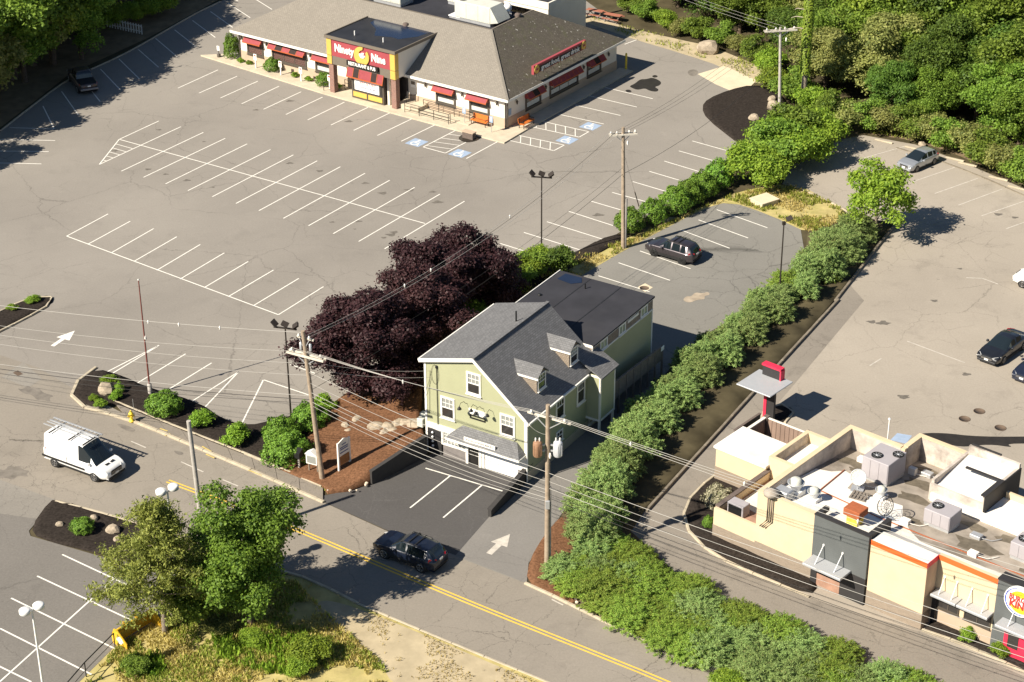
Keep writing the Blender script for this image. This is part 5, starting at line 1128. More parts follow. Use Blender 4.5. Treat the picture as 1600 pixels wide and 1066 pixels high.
# bin yard: low brown boarded walls and gates
by_ = thing('bin_enclosure', 'brown boarded bin enclosure behind the burger restaurant', 'enclosure', BKL(0, 0, 0), -.72)
def boards(a0, b0, a1, b1, z, n):
    for i in range(n):
        f0, f1 = i/n, (i+1)/n-.01; p = Vector((a0+(a1-a0)*f0, b0+(b1-b0)*f0, 0)); p2 = Vector((a0+(a1-a0)*f1, b0+(b1-b0)*f1, 0)); q = MB(); q.bar(p+Vector((0, 0, z/2)), p2+Vector((0, 0, z/2)), .08, z); q.build('board', 'brown_board', by_)
boards(-4.3, 9.1, -4.3, 12.1, 1.9, 9); boards(-4.1, 12.1, -1.0, 12.3, 1.85, 9); boards(-.7, 12.3, .6, 12.2, 1.8, 4)
q = MB(); q.box(-4.42, -4.2, 9.0, 12.1, 1.92, 2.0); q.bar((-4.1, 12.1, 1.93), (.6, 12.2, 1.9), .14, .07); q.build('cap_rail', 'cream_wall', by_)
q = MB(); q.box(-4.45, -4.1, 11.95, 12.3, 0, 2.05); q.box(-1.0, -.85, 12.2, 12.35, 0, 2.1); q.build('post', 'wood_dark', by_)
q = MB(); q.bar((-2.4, 12.15, .3), (-1.1, 12.2, 1.7), .06, .12); q.bar((-.6, 12.2, 1.7), (.4, 12.15, .4), .06, .1); q.build('gate_brace', 'wood_dark', by_)
for i, (a, b) in enumerate(((-3.2, 10.2), (-1.7, 10.4))):
    o = thing('rubbish_bin', ('dark waste bin in the shaded corner of the bin enclosure', 'open grey waste bin by the gate of the bin enclosure')[i], 'bin', BKL(a, b, 0), -.72+.2*i); q = MB(); q.hexa([(-.5, -.4, .1), (.5, -.4, .1), (.5, .4, .1), (-.5, .4, .1), (-.62, -.5, 1.1), (.62, -.5, 1.1), (.62, .5, 1.1), (-.62, .5, 1.1)]); q.build('body', 'black_metal' if i == 0 else 'galvanised', o); q = MB(); q.box(-.64, .64, -.52, .52, 1.1, 1.16); q.build('lid', 'black_metal', o)
# order canopy
oc = thing('order_canopy', 'grey flat drive-through canopy on a red post with red topped board', 'canopy', BKL(-5.9, 14.4, 0), -.72)
q = MB(); q.box(-.12, .12, -.12, .12, 0, 3.0); q.build('post', 'door_red', oc)
q = MB(); q.box(.14, .75, -.1, .14, 0, 2.9); q.build('menu_board', 'burger_charcoal', oc)
q = MB(); q.box(-1.6, 1.3, -1.5, 1.35, 3.0, 3.1, 0, .03); q.build('roof', 'canopy_grey', oc)
q = MB(); q.box(-1.0, .5, .85, 1.25, 3.1, 3.85); q.build('sign', 'burger_charcoal', oc); q = MB(); q.box(-1.05, .55, .8, 1.3, 3.85, 4.0); q.box(.5, .6, .8, 1.3, 3.1, 3.85); q.build('sign_trim', 'door_red', oc)
o = thing('menu_wall', 'low black board wall beside the bin enclosure', 'wall', BKL(-5.1, 11.0, 0), -.72); q = MB(); q.box(-.06, .06, -1.5, 1.5, 0, 1.7); q.build('panel', 'burger_charcoal', o); q = MB(); q.box(-.09, .09, -1.55, 1.55, 1.7, 1.78); q.build('cap', 'wood_dark', o)

# ================================================================== POLES, WIRES, LAMPS
def pole(name, label, base, lean, h, r0, r1, m='pole_wood', group=None):
    b = G(*base); o = thing(name, label, 'utility pole', b, 0, group)
    q = MB(); q.tube([(0, 0, -.1), (lean[0]*.5, lean[1]*.5, h*.5), (lean[0], lean[1], h)], [r0, (r0+r1)/2, r1], 12); q.build('shaft', m, o)
    return o, b
def arm(o, at, rz, L_, z, insul=3, m='cross_arm', double=True):
    c, s = math.cos(rz), math.sin(rz); P0 = Vector((at[0]-c*L_/2, at[1]-s*L_/2, z)); P1 = Vector((at[0]+c*L_/2, at[1]+s*L_/2, z)); n = Vector((-s, c, 0))*.17
    for k in ((-1, 1) if double else (1,)):
        q = MB(); q.bar(P0+n*k, P1+n*k, .1, .13); q.build('cross_arm', m, o)
    q = MB(); q.bar(P0.lerp(P1, .2), Vector((at[0], at[1], z-.7)), .05, .05); q.bar(P0.lerp(P1, .8), Vector((at[0], at[1], z-.7)), .05, .05); q.build('brace', 'galvanised', o)
    out = []
    for i in range(insul):
        f = (i+.3)/(insul-.4) if insul > 1 else .5; p = P0.lerp(P1, f); q = MB(); q.lathe((p.x, p.y, z+.06), [(.03, 0), (.03, .08), (.09, .1), (.09, .16), (.05, .2), (.06, .26), (0, .28)], 10); q.build('insulator', 'insulator', o); out.append(p+Vector((0, 0, .34)))
    return out
U1, u1 = pole('utility_pole', 'leaning wooden utility pole with crossarms beside the white sign box', (504, 752), (-.75, .25), 11.4, .19, .13)
U2, u2 = pole('utility_pole', 'wooden utility pole carrying two transformers in front of the green house', (855, 890), (0, 0), 12.0, .19, .13)
U3, u3 = pole('utility_pole', 'wooden utility pole in the grass strip behind the parked charcoal car', (974, 388), (-.25, .0), 10.9, .19, .13)
U4, u4 = pole('utility_pole', 'pale utility pole with wide crossarm at the edge of the woodland', (1218, 187), (-.45, .1), 9.3, .17, .12, 'pole_grey')
U5, u5 = pole('stub_pole', 'plain grey stub pole rising behind the broadleaf tree near the road', (320, 856), (-.3, .1), 9.4, .17, .14, 'pole_grey')
road_dir = math.atan2(u2.y-u1.y, u2.x-u1.x)
perp = road_dir+math.pi/2
I1 = arm(U1, (-.62, .2), R(-28), 2.9, 9.6, 3); I1b = arm(U1, (-.7, .22), R(-28), 1.3, 10.8, 2, double=False)
I2 = arm(U2, (0, 0), R(-30), 3.0, 11.0, 3, double=False)
I3 = arm(U3, (-.24, 0), R(8), 2.3, 10.3, 5)
I4 = arm(U4, (-.42, .1), R(10), 3.2, 9.0, 4)
q = MB(); q.tube([(.15, -.02, 0), (.15, -.02, 4.6)], .1, 8); q.build('conduit_cover', 'pole_grey', U3)
q = MB(); q.lathe((-.95, .35, 10.0), [(.09, 0), (.09, .5), (0, .55)], 8); q.build('cutout', 'galvanised', U1); q = MB(); q.lathe((-.3, .1, 10.0), [(.09, 0), (.09, .5), (0, .55)], 8); q.build('cutout', 'galvanised', U1)
# pole-top hardware on the rest
for U, z in ((U2, 8.3), (U3, 9.4), (U4, 8.0)):
    q = MB(); q.lathe((.14, -.12, z), [(.06, 0), (.09, .15), (.06, .35), (0, .4)], 8); q.build('cutout', 'insulator', U)
# transformers
for dx, m, lab in ((-.62, 'rust_can', 'rusty brown transformer can'), (.62, 'transformer_grey', 'pale grey transformer can')):
    q = MB(); q.lathe((dx, -.18, 8.5), [(.24, 0), (.28, .06), (.28, .95), (.25, 1.0), (.16, 1.06), (0, 1.08)], 18); t = q.build('transformer', m, U2); t['label'] = lab
    q = MB(); q.bar((dx*.25, 0, 9.2), (dx*.6, -.1, 9.2), .08, .1); q.bar((dx*.25, 0, 8.8), (dx*.6, -.1, 8.8), .08, .1); q.build('bracket', 'galvanised', t)
    q = MB()
    for k in (-.12, .12): q.lathe((dx+k, -.18, 9.52), [(.06, 0), (.04, .1), (.07, .14), (.04, .2), (.06, .24), (0, .3)], 8)
    q.build('bushing', 'insulator', t)
    q = MB()
    for k in range(8): a = 2*math.pi*k/8; q.box(dx+.28*math.cos(a)-.015, dx+.28*math.cos(a)+.015, -.18+.28*math.sin(a)-.015, -.18+.28*math.sin(a)+.015, 8.62, 9.35)
    q.build('cooling_fin', m, t)
q = MB(); q.box(-.14, .14, -.32, -.17, 4.7, 5.3, 0, .02); q.build('meter_box', 'galvanised', U2); q = MB(); q.tube([(.19, -.03, 0), (.19, -.03, 6.2)], .045, 8); q.build('riser', 'pole_grey', U2)
# wires
def wire(label, A, B, sag, r=.014, m='wire_light', spacer=(), n=18):
    A = Vector(A); B = Vector(B); pts = []
    for i in range(n+1):
        f = i/n; p = A.lerp(B, f); p.z -= sag*4*f*(1-f); pts.append(p)
    o = thing('overhead_wire', label, 'wire', A, 0, 'overhead wires'); q = MB(); q.tube([p-A for p in pts], r*.72, 5); q.build('cable', m, o)
    for f in spacer:
        p = A.lerp(B, f); p.z -= sag*4*f*(1-f); p -= A; k = MB(); k.lathe((p.x, p.y, p.z-.22), [(0, 0), (.06, .06), (.04, .12), (.08, .2), (.04, .28), (0, .34)], 6); k.build('spacer', 'insulator', o)
    return o
top = lambda U, dx, dy, z: Vector(U)+Vector((dx, dy, z))
LP = G(-262, 645); RP = G(1950, 1290)
t1, t2, t3, t4 = Vector(u1), Vector(u2), Vector(u3), Vector(u4)
i1 = [t1+p for p in I1]; i2 = [t2+p for p in I2]; i3 = [t3+p for p in I3]; i4 = [t4+p for p in I4]
wire('topmost pale wire running left from the leaning utility pole', t1+Vector((-.72, .22, 11.3)), LP+Vector((0, 0, 10.9)), .55, .022, 'wire_light', (.16, .24, .30))
for k, (z0, z1) in enumerate(((9.9, 9.6), (9.0, 8.9), (8.1, 8.2))): wire(('second', 'third', 'fourth')[k]+' pale wire from the top running left from the leaning utility pole', t1+Vector((-.62+.15*k, .2, z0)), LP+Vector((.3*k, 0, z1)), .8, .015)
for k in range(3): wire(('upper', 'middle', 'lower')[k]+' cable of the dark bundle crossing the left lot exit', t1+Vector((-.42, .1, 6.6-.28*k)), LP+Vector((0, 0, 6.3-.28*k)), .55+.1*k, .03 if k == 1 else .02, 'wire_light' if k == 0 else 'wire_dark')
for k in range(3): wire(('left', 'middle', 'right')[k]+' crossarm wire strung across the front of the green house', i1[k], i2[k], .35, .02, 'wire_light', (.42,) if k == 1 else ())
for k, z in enumerate((8.4, 7.6, 6.9, 6.6, 6.2, 5.9)): wire('pale lower cable between leaning pole and transformer pole, number %s from top' % ('one', 'two', 'three', 'four', 'five', 'six')[k], t1+Vector((-.5, .1, z)), t2+Vector((-.12, -.1, z*.86+.1)), .3+.06*k, .016 if k % 2 else .022, 'wire_light')
for k in range(3): wire(('left', 'middle', 'right')[k]+' crossarm wire running from the transformer pole over the burger restaurant', i2[k], RP+Vector((.8*k, .4*k, 10.6)), .35, .02, 'wire_light', (.13, .3, .46) if k == 1 else ())
for k, z in enumerate((7.2, 6.6, 6.1, 5.7, 5.4)): wire('lower cable over the juniper bank, number %s from the top' % ('one', 'two', 'three', 'four', 'five')[k], t2+Vector((.1, -.1, z)), RP+Vector((0, 0, z-.1)), .35+.05*k, .018 if k % 2 else .024, 'wire_light' if k < 3 else 'wire_dark')
for k in range(3): wire(('left', 'middle', 'right')[k]+' wire crossing the purple maples towards the grass strip pole', t1+Vector((-.7, .2, 11.0-.1*k)), i3[k], 1.5, .018, 'wire_light' if k != 1 else 'wire_dark', (.28, .36, .62) if k == 0 else ())
wire('single dark cable low across the purple maples', t1+Vector((-.5, .1, 7.0)), t3+Vector((-.15, 0, 6.8)), 1.0, .022, 'wire_dark')
wire('second low cable across the purple maples', t1+Vector((-.5, .1, 8.0)), t3+Vector((-.15, 0, 7.4)), 1.0, .014, 'wire_dark')
for k in range(3): wire(('left', 'middle', 'right')[k]+' wire sagging from the grass strip pole to the woodland pole', i3[k+1], i4[k], .7, .014, 'wire_dark')
wire('telephone cable from the grass strip pole to the woodland pole', t3+Vector((-.15, 0, 6.8)), t4+Vector((-.2, 0, 6.0)), .9, .022, 'wire_dark')
for k in range(3): wire(('left', 'middle', 'right')[k]+' wire leaving the woodland pole towards the picnic table', i4[k], (2+.7*k, 212, 9.5), .7, .012, 'wire_light')
gw = wire('guy wire with dark guard beside the grass strip pole', t3+Vector((-.2, 0, 8.8)), G(999, 325)+Vector((0, 0, 0)), .02, .012, 'wire_dark'); q = MB(); A = t3+Vector((-.2, 0, 8.8)); B = G(999, 325); q.tube([B-A+(A-B)*.03, B-A+(A-B)*.3], .05, 6); q.build('guard', 'wood_dark', gw)
hf = Matrix.Rotation(-.559, 4, 'Z')
hp_ = lambda a, b, z: Vector((-5.993, 118.803, 0))+hf @ Vector((a, b, z))
for k in range(2): wire(('upper', 'lower')[k]+' service drop from the leaning pole to the green house gable', t1+Vector((-.6, .15, 9.2-.5*k)), hp_(.6, -.05, 6.5-.5*k), .3, .016, 'wire_light')
wire('service drop from the transformer pole to the green house eave', t2+Vector((0, 0, 9.9)), hp_(8.15, -.1, 4.9), .25, .014, 'wire_light')

# site lamps
def flood_lamp(label, px, h, rz, heads=3):
    b = G(*px); o = thing('flood_light_pole', label, 'lamp post', b, rz)
    q = MB(); q.tube([(0, 0, 0), (0, 0, h)], [.07, .05], 10); q.lathe((0, 0, 0), [(.14, 0), (.14, .06), (.08, .12)], 10); q.build('pole', 'lamp_bronze', o)
    if heads > 1:
        q = MB(); q.bar((-.85, 0, h), (.85, 0, h), .1, .1); q.build('cross_bar', 'lamp_bronze', o)
    xs = (-.8, 0, .8) if heads > 1 else (.45,)
    for i, x in enumerate(xs):
        k = MB(); k.tube([(x if heads > 1 else 0, 0, h), (x, 0, h+.18)], .025, 6); rot = Matrix.Rotation(R((50, 20, -40)[i] if heads > 1 else -20), 4, 'Y') @ Matrix.Rotation(R(30), 4, 'X')
        c = [rot @ Vector(v)+Vector((x, 0, h+.3)) for v in ((-.2, -.16, -.09), (.2, -.16, -.09), (.2, .16, -.09), (-.2, .16, -.09), (-.26, -.2, .09), (.26, -.2, .09), (.26, .2, .09), (-.26, .2, .09))]
        k.hexa(c); f = k.build('flood_head', 'lamp_bronze', o)
        g = MB(); g.poly([rot @ Vector(v)+Vector((x, 0, h+.3)) for v in ((-.18, .14, -.095), (.18, .14, -.095), (.18, -.14, -.095), (-.18, -.14, -.095))]); g.build('lens', 'pale_glass', f)
    if heads == 1:
        q = MB(); q.box(-.12, .12, -.1, .1, h-.15, h+.12); q.build('sensor_box', 'lamp_bronze', o)
    return o
flood_lamp('tall bronze lamp with three floodlights behind the clipped shrubs', (455, 656), 7.4, R(-15))
flood_lamp('tall bronze lamp with three floodlights in the main lot beside the round conifer', (846, 409), 7.6, R(-10))
flood_lamp('dark single floodlight post in the juniper hedge', (1217, 470), 6.8, R(20), 1)
def drum_lamp(label, px, h, rz):
    b = G(*px); o = thing('drum_lamp_post', label, 'lamp post', b, rz)
    q = MB(); q.tube([(0, 0, 0), (0, 0, h)], [.075, .055], 10); q.build('pole', 'lamp_white', o)
    q = MB(); q.bar((-.4, 0, h), (.4, 0, h), .07, .07); q.build('cross_bar', 'lamp_white', o)
    for x in (-.42, .42):
        k = MB(); k.lathe((x, 0, h-.02), [(.28, 0), (.33, .04), (.33, .26), (.26, .32), (0, .34)], 20); k.build('drum_head', 'lamp_white', o)
    return o
drum_lamp('white twin drum lamp in the lower parking lot', (70, 1092), 6.2, R(38)); drum_lamp('white twin drum lamp rising through the pine', (278, 930), 7.6, R(38))
fp = thing('flagpole', 'thin dark red flagpole without flag in the mulch bed', 'flagpole', G(235, 617)); q = MB(); q.tube([(0, 0, 0), (0, 0, 9.3)], [.07, .04], 10); q.build('pole', 'flagpole_red', fp); q = MB(); q.lathe((0, 0, 9.3), [(0, 0), (.09, .09), (0, .18)], 10); q.lathe((.08, -.05, 4.6), [(.05, 0), (.1, .1), (.03, .3)], 8); q.build('finial', 'insulator', fp); q = MB(); q.lathe((0, 0, 0), [(.16, 0), (.16, .9), (.08, .95)], 10); q.build('base', 'pole_grey', fp)
# hydrant
hy = thing('fire_hydrant', 'small yellow fire hydrant on the pavement', 'hydrant', G(206, 660)+Vector((0, 0, .1)), R(20))
q = MB(); q.lathe((0, 0, 0), [(.2, 0), (.2, .06), (.13, .08), (.13, .55), (.18, .57), (.18, .63), (.14, .66), (.12, .76), (.05, .82), (.05, .88), (0, .89)], 14); q.build('barrel', 'hydrant_yellow', hy)
for ax, L_ in (('x', .24), ('y', .27)):
    q = MB(); q.lathe((-L_ if ax == 'x' else 0, 0 if ax == 'x' else -L_, .42), [(.085, 0), (.085, .05), (.06, .06), (.06, L_*2-.06 if ax == 'x' else L_), (.085, L_*2-.05 if ax == 'x' else L_), (.085, L_*2 if ax == 'x' else L_+.01)], 10, 0, ax); q.build('outlet', 'hydrant_yellow', hy)
q = MB(); q.tube([(.25, .12, 0), (.25, .12, 1.7)], .015, 5); q.build('marker_rod', 'galvanised', hy)
# sign box, sign post, drop box
o = thing('notice_case', 'small white roofed notice case on two wooden posts', 'notice case', G(490, 742)+Vector((0, 0, .12)), R(-25)); o.scale = (.85, .85, .85)
for x in (-.42, .36): q = MB(); q.box(x, x+.09, -.05, .05, 0, 1.0); q.build('post', 'trunk_grey', o)
q = MB(); q.box(-.5, .5, -.2, .2, .95, 1.85); q.build('case', 'white_trim', o); q = MB(); q.add([(-.58, -.28, 1.83), (.58, -.28, 1.83), (.58, .28, 1.83), (-.58, .28, 1.83), (0, -.28, 2.2), (0, .28, 2.2)], [(0, 1, 4), (1, 2, 5, 4), (2, 3, 5), (3, 0, 4, 5), (3, 2, 1, 0)]); q.build('roof', 'white_trim', o); q = MB(); q.box(-.4, .4, -.215, -.202, 1.05, 1.7); q.build('pane', 'pale_glass', o)
o = thing('property_sign', 'tall white double post sign with navy print and wooden lower panel', 'sign', G(539, 740)+Vector((0, 0, .2)), R(52))
for x in (-.62, .5): q = MB(); q.box(x, x+.12, -.06, .06, -.2, 2.45); q.build('post', 'white_trim', o)
q = MB(); q.prism([(-.5, 1.35), (.5, 1.35), (.5, 2.45), (0, 2.62), (-.5, 2.45)], -.03, .03, bottom=True); me_ = q.build('panel', 'white_trim', o); me_.rotation_euler = (R(90), 0, 0)
for z, w_ in ((2.2, .2), (1.98, .4), (1.84, .38), (1.6, .42)): q = MB(); q.box(-w_, w_, -.045, -.032, z-.035, z+.035); q.build('print_line', 'letter_blue', o)
q = MB(); q.box(-.5, .5, -.03, .03, .65, 1.3); q.build('lower_panel', 'plow_wood', o)
o = thing('drop_box', 'black drop box on a grey post in front of the clipped shrub', 'drop box', G(468, 735)+Vector((0, 0, .12)), R(-25)); q = MB(); q.box(-.06, .06, -.06, .06, 0, .95); q.build('post', 'pole_grey', o); q = MB(); q.hexa([(-.2, -.25, .95), (.2, -.25, .95), (.2, .25, .95), (-.2, .25, .95), (-.2, -.25, 1.35), (.2, -.25, 1.35), (.2, .25, 1.55), (-.2, .25, 1.55)]); q.build('box', 'black_metal', o)
# pipe rail along the lower lot
pf = thing('pipe_rail', 'black pipe railing along the edge of the lower lot', 'railing', G(130, 1060))
rail = [G(*p)-G(130, 1060) for p in [(95, 1105), (135, 1058), (180, 1012)]]
for p in rail: q = MB(); q.tube([p, p+Vector((0, 0, 1.05))], .035, 8); q.build('post', 'black_metal', pf)
q = MB(); q.tube([p+Vector((0, 0, 1.05)) for p in rail], .035, 8); q.tube([p+Vector((0, 0, .5)) for p in rail], .02, 6); q.build('rail', 'black_metal', pf)
# snow pusher
a = G(186, 1010); b = G(243, 975); rz = math.atan2(b.y-a.y, b.x-a.x); L_ = (b-a).length
sp = thing('snow_pusher', 'yellow steel snow pusher box at the corner of the lower lot', 'snow plough', a, rz)
q = MB(); n = 8
for i in range(n):
    t0_, t1__ = R(-70+150*i/n), R(-70+150*(i+1)/n); f = lambda t: (.45*math.cos(t)+.1, .55+.5*math.sin(t))
    y0, z0 = f(t0_); y1, z1 = f(t1__); q.quad((0, y0, z0), (L_, y0, z0), (L_, y1, z1), (0, y1, z1)); q.quad((0, y0+.03, z0), (0, y1+.03, z1), (L_, y1+.03, z1), (L_, y0+.03, z0))
q.build('mouldboard', 'plow_yellow', sp)
for x in (0, L_-.05): q = MB(); q.prism([(-.75, 0), (.55, 0), (.6, .5), (.35, 1.12), (0, 1.1), (-.75, .45)], 0, .06, bottom=True); p = q.build('side_plate', 'plow_yellow', sp); p.matrix_local = Matrix(((0, 0, 1, x), (1, 0, 0, 0), (0, 1, 0, 0), (0, 0, 0, 1)))
q = MB(); q.lathe((-.012, -.15, .5), [(.26, 0), (0, -.004)], 18, 0, 'x'); q.box(-.01, -.002, -.45, .15, .42, .52); q.build('maker_plate', 'letter_white', sp)
for x in (L_*.33, L_*.66): q = MB(); q.box(x-.04, x+.04, .5, .62, .1, 1.0); q.build('rib', 'plow_yellow', sp)
q = MB(); q.tube([(0, .12, 1.08), (L_, .12, 1.08)], .06, 8); q.build('top_tube', 'plow_yellow', sp)

# benches, bollards, rails and signs at the restaurant
def bench(label, a, b, rz):
    o = thing('bench', label, 'bench', RSL(a, b, .14), -.618+rz)
    for i in range(4): q = MB(); q.box(-.95, .95, -.3+.14*i, -.2+.14*i, .43, .47); q.build('seat_slat', 'bench_orange', o)
    for i in range(4): q = MB(); q.hexa([(-.95, .27+.02*i, .5+.12*i), (.95, .27+.02*i, .5+.12*i), (.95, .31+.02*i, .5+.12*i), (-.95, .31+.02*i, .5+.12*i), (-.95, .28+.02*i, .6+.12*i), (.95, .28+.02*i, .6+.12*i), (.95, .32+.02*i, .6+.12*i), (-.95, .32+.02*i, .6+.12*i)]); q.build('back_slat', 'bench_orange', o)
    for x in (-.85, .8):
        for y in (-.28, .26): q = MB(); q.box(x, x+.06, y, y+.05, 0, .43 if y < 0 else .98); q.build('leg', 'black_metal', o)
        q = MB(); q.box(x, x+.06, -.3, .3, .62, .67); q.build('armrest', 'black_metal', o)
bench('orange bench facing the lot between the two accessible parking signs', -2.6, -.75, 0); bench('orange bench round the corner on the shaded side of the restaurant', 1.25, 1.6, R(90))
bench('orange bench half seen behind the first one at the restaurant corner', .7, .5, R(60)) if False else None
for i, (a, b, lab) in enumerate(((-4.1, -1.2, 'blue accessible parking sign left of the orange bench'), (-.6, -1.6, 'blue accessible parking sign right of the orange bench'))):
    o = thing('parking_sign', lab, 'sign', RSL(a, b, .14), -.618); q = MB(); q.tube([(0, 0, 0), (0, 0, 1.5)], .03, 6); q.build('post', 'galvanised', o); q = MB(); q.box(-.2, .2, -.05, -.03, 1.0, 1.65); p = q.build('plate', 'line_blue', o); q = MB(); q.box(-.08, .08, -.056, -.051, 1.2, 1.5); q.build('symbol', 'letter_white', p)
def handrail(label, pts, h=1.0, mids=2):
    o = thing('handrail', label, 'railing', RSL(*pts[0], .14), -.618); P = [Vector((a-pts[0][0], b-pts[0][1], 0)) for a, b in pts]
    for i in range(len(P)-1):
        n = max(1, round((P[i+1]-P[i]).length/1.7))
        for k in range(n+(i == len(P)-2)):
            p = P[i].lerp(P[i+1], k/n); q = MB(); q.tube([p, p+Vector((0, 0, h))], .03, 6); q.build('post', 'black_metal', o)
    for z in [h]+[h*(k+1)/(mids+1) for k in range(mids)]: q = MB(); q.tube([p+Vector((0, 0, z)) for p in P], .025, 6); q.build('rail', 'black_metal', o)
handrail('black ramp railing nearest the lot at the restaurant', [(-10.6, -2.2), (-5.2, -2.3), (-5.2, -2.0)]); handrail('black ramp railing against the restaurant wall', [(-9.6, -.5), (-3.9, -.6), (-3.4, -.7)])
handrail('short black railing at the right portico pillar', [(-11.2, -1.2), (-10.7, -.3)], 1.2, 1); handrail('black stair railing left of the portico', [(-20.9, -2.2), (-19.7, -1.9)], .9, 1); handrail('inner black stair railing inside the portico', [(-19.3, -.8), (-17.7, -.9)], 1.1, 2)
for i, (a, b) in enumerate(((-30.9, -1.15), (-27.4, -1.25), (-24.5, -1.45), (-20.7, -1.5))):
    o = thing('takeaway_sign', 'white takeaway parking marker post at the front beds, %s from the left' % ('first', 'second', 'third', 'fourth')[i], 'sign', RSL(a, b, .14), -.618); q = MB(); q.box(-.06, .06, -.05, .05, 0, .95); q.build('post', 'white_trim', o); q = MB(); q.box(-.2, .2, -.07, -.03, .85, 1.5); p = q.build('plate', 'letter_white', o); q = MB(); q.box(-.12, .12, -.076, -.071, 1.25, 1.4); q.build('print', 'letter_red', p)
o = thing('takeaway_sign', 'white marker post at the far left end of the restaurant walk', 'sign', RSL(-36.3, -.9, .14), -.618); q = MB(); q.lathe((0, 0, 0), [(.2, 0), (.2, .3), (.05, .35), (.04, .8)], 8); q.build('base', 'dark_frame', o); q = MB(); q.box(-.18, .18, -.04, 0, .7, 1.2); q.build('plate', 'letter_white', o)
o = thing('bollard', 'tall yellow bollard at the far corner of the restaurant', 'bollard', G(978, 110)); q = MB(); q.lathe((0, 0, 0), [(.11, 0), (.11, 1.75), (.08, 1.85), (0, 1.88)], 12); q.build('post', 'hydrant_yellow', o); q = MB(); q.lathe((0, 0, 0), [(.25, 0), (.25, .1), (.12, .14)], 12); q.build('base', 'concrete', o)
o = thing('parking_bin', 'brown square planter box standing in the hatched bay', 'planter', G(733, 216), -.6); q = MB(); q.box(-.6, .6, -.28, .28, 0, .62); q.build('box', 'wood_dark', o); q = MB(); q.box(-.64, .64, -.32, .32, .62, .7); q.build('rim', 'tan_band', o)
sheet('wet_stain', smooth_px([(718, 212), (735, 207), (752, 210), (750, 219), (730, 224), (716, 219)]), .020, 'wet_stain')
# picnic tables
for i, (px, py) in enumerate(((930, 26), (958, 33))):
    o = thing('picnic_table', ('reddish picnic table nearest the restaurant', 'reddish picnic table nearer the trees')[i], 'picnic table', G(px, py), R(-30))
    for k in range(5): q = MB(); q.box(-1.0, 1.0, -.37+.15*k, -.24+.15*k, .72, .76); q.build('top_board', 'picnic_red', o)
    for s in (-1, 1): q = MB(); q.box(-1.0, 1.0, s*.78-.14, s*.78+.14, .42, .46); q.build('seat_board', 'picnic_red', o)
    for x in (-.7, .7): q = MB(); q.bar((x, -.75, 0), (x, .15, .72), .08, .06); q.bar((x, .75, 0), (x, -.15, .72), .08, .06); q.box(x-.04, x+.04, -.8, .8, .38, .42); q.build('trestle', 'fence_wood', o)
for i, (px, py, h, x) in enumerate(((908, 30, 6.0, 0), )):
    o = thing('timber_post', 'thick brown timber post behind the restaurant', 'post', G(px, py)); q = MB(); q.tube([(0, 0, 0), (0, 0, h)], [.2, .18], 10); q.build('shaft', 'pole_wood', o); q = MB(); q.lathe((0, 0, h), [(.22, 0), (.22, .08), (0, .12)], 10); q.build('cap', 'pole_wood', o)
# white picket fence among the left trees
pk = thing('picket_fence', 'short white picket fence among the trees at top left', 'fence', G(168, 42)); e = G(222, 54)-G(168, 42)
for i in range(14): p = e*(i/13); q = MB(); q.box(p.x-.06, p.x+.06, p.y-.03, p.y+.03, 0, 1.1); q.build('picket', 'fence_white', pk)
for z in (.3, .9): q = MB(); q.bar(Vector((0, .04, z)), e+Vector((0, .04, z)), .05, .09); q.build('rail', 'fence_white', pk)
# boulders and loose stones
def rock_mesh(seedv, sub=2):
    import bmesh
    bm = bmesh.new(); bmesh.ops.create_icosphere(bm, subdivisions=sub, radius=1)
    for v in bm.verts:
        d = v.co.normalized(); k = 1+.28*mnoise.noise(d*1.4+Vector((seedv*3.1, 0, 0)))+.12*mnoise.noise(d*3.7+Vector((0, seedv, 0))); v.co = d*k; v.co.z = max(v.co.z, -.55)
    me = bpy.data.meshes.new('boulder'); bm.to_mesh(me); bm.free(); return me
RK = [rock_mesh(i) for i in range(5)]; RK2 = [rock_mesh(i+9, 1) for i in range(3)]
for m_ in RK: m_.materials.append(M['boulder'])
for m_ in RK2: m_.materials.append(M['stone_pale'])
for i, (px, py, s, z, lab) in enumerate([(1107, 82, 1.25, .5, 'large grey boulder at the corner by the woodland edge'), (1208, 171, .8, .35, 'pale boulder at the foot of the woodland pole'), (1178, 188, .55, .25, 'small pointed boulder in the middle of the black mulch bed'), (1206, 158, .5, .2, 'flat boulder just behind the woodland pole'), (166, 614, .75, .3, 'flat beige boulder in the mulch bed by the lot exit'), (94, 822, .3, .12, 'small pale stone in the lower mulch bed'), (147, 813, .35, .15, 'grey stone beside the shrub in the lower mulch bed'), (177, 832, .5, .2, 'rounded stone behind the pine'), (183, 845, .3, .12, 'small stone beside the pine'), (1440, 228, .4, .15, 'wheel stop stone at the rear of the silver car')]):
    o = inst('boulder', RK[i % 5], None, G(px, py)+Vector((0, 0, z)), i*1.3, (s, s*.8, s*.7)); tag(o, lab, 'boulder', 'boulders')
for i, (px, py, s, z) in enumerate([(590, 668, .9, 1.0), (607, 670, .8, 1.1), (624, 666, .85, 1.1), (636, 667, .8, 1.25), (648, 672, 1.0, 1.35), (601, 678, .6, 1.05), (615, 676, .6, 1.1), (540, 660, .55, .7), (558, 652, .6, .8), (545, 668, .4, .7)]):
    o = inst('boulder', RK[i % 5], None, G(px, py+16)+Vector((0, 0, z-.15)), i*2.1, (s*.8, s*.55, s*.45)); tag(o, 'rough tan boulder in the heap at the top of the bark bed', 'boulder', 'boulder heap on the bark bed'); 
rs = random.Random(5)
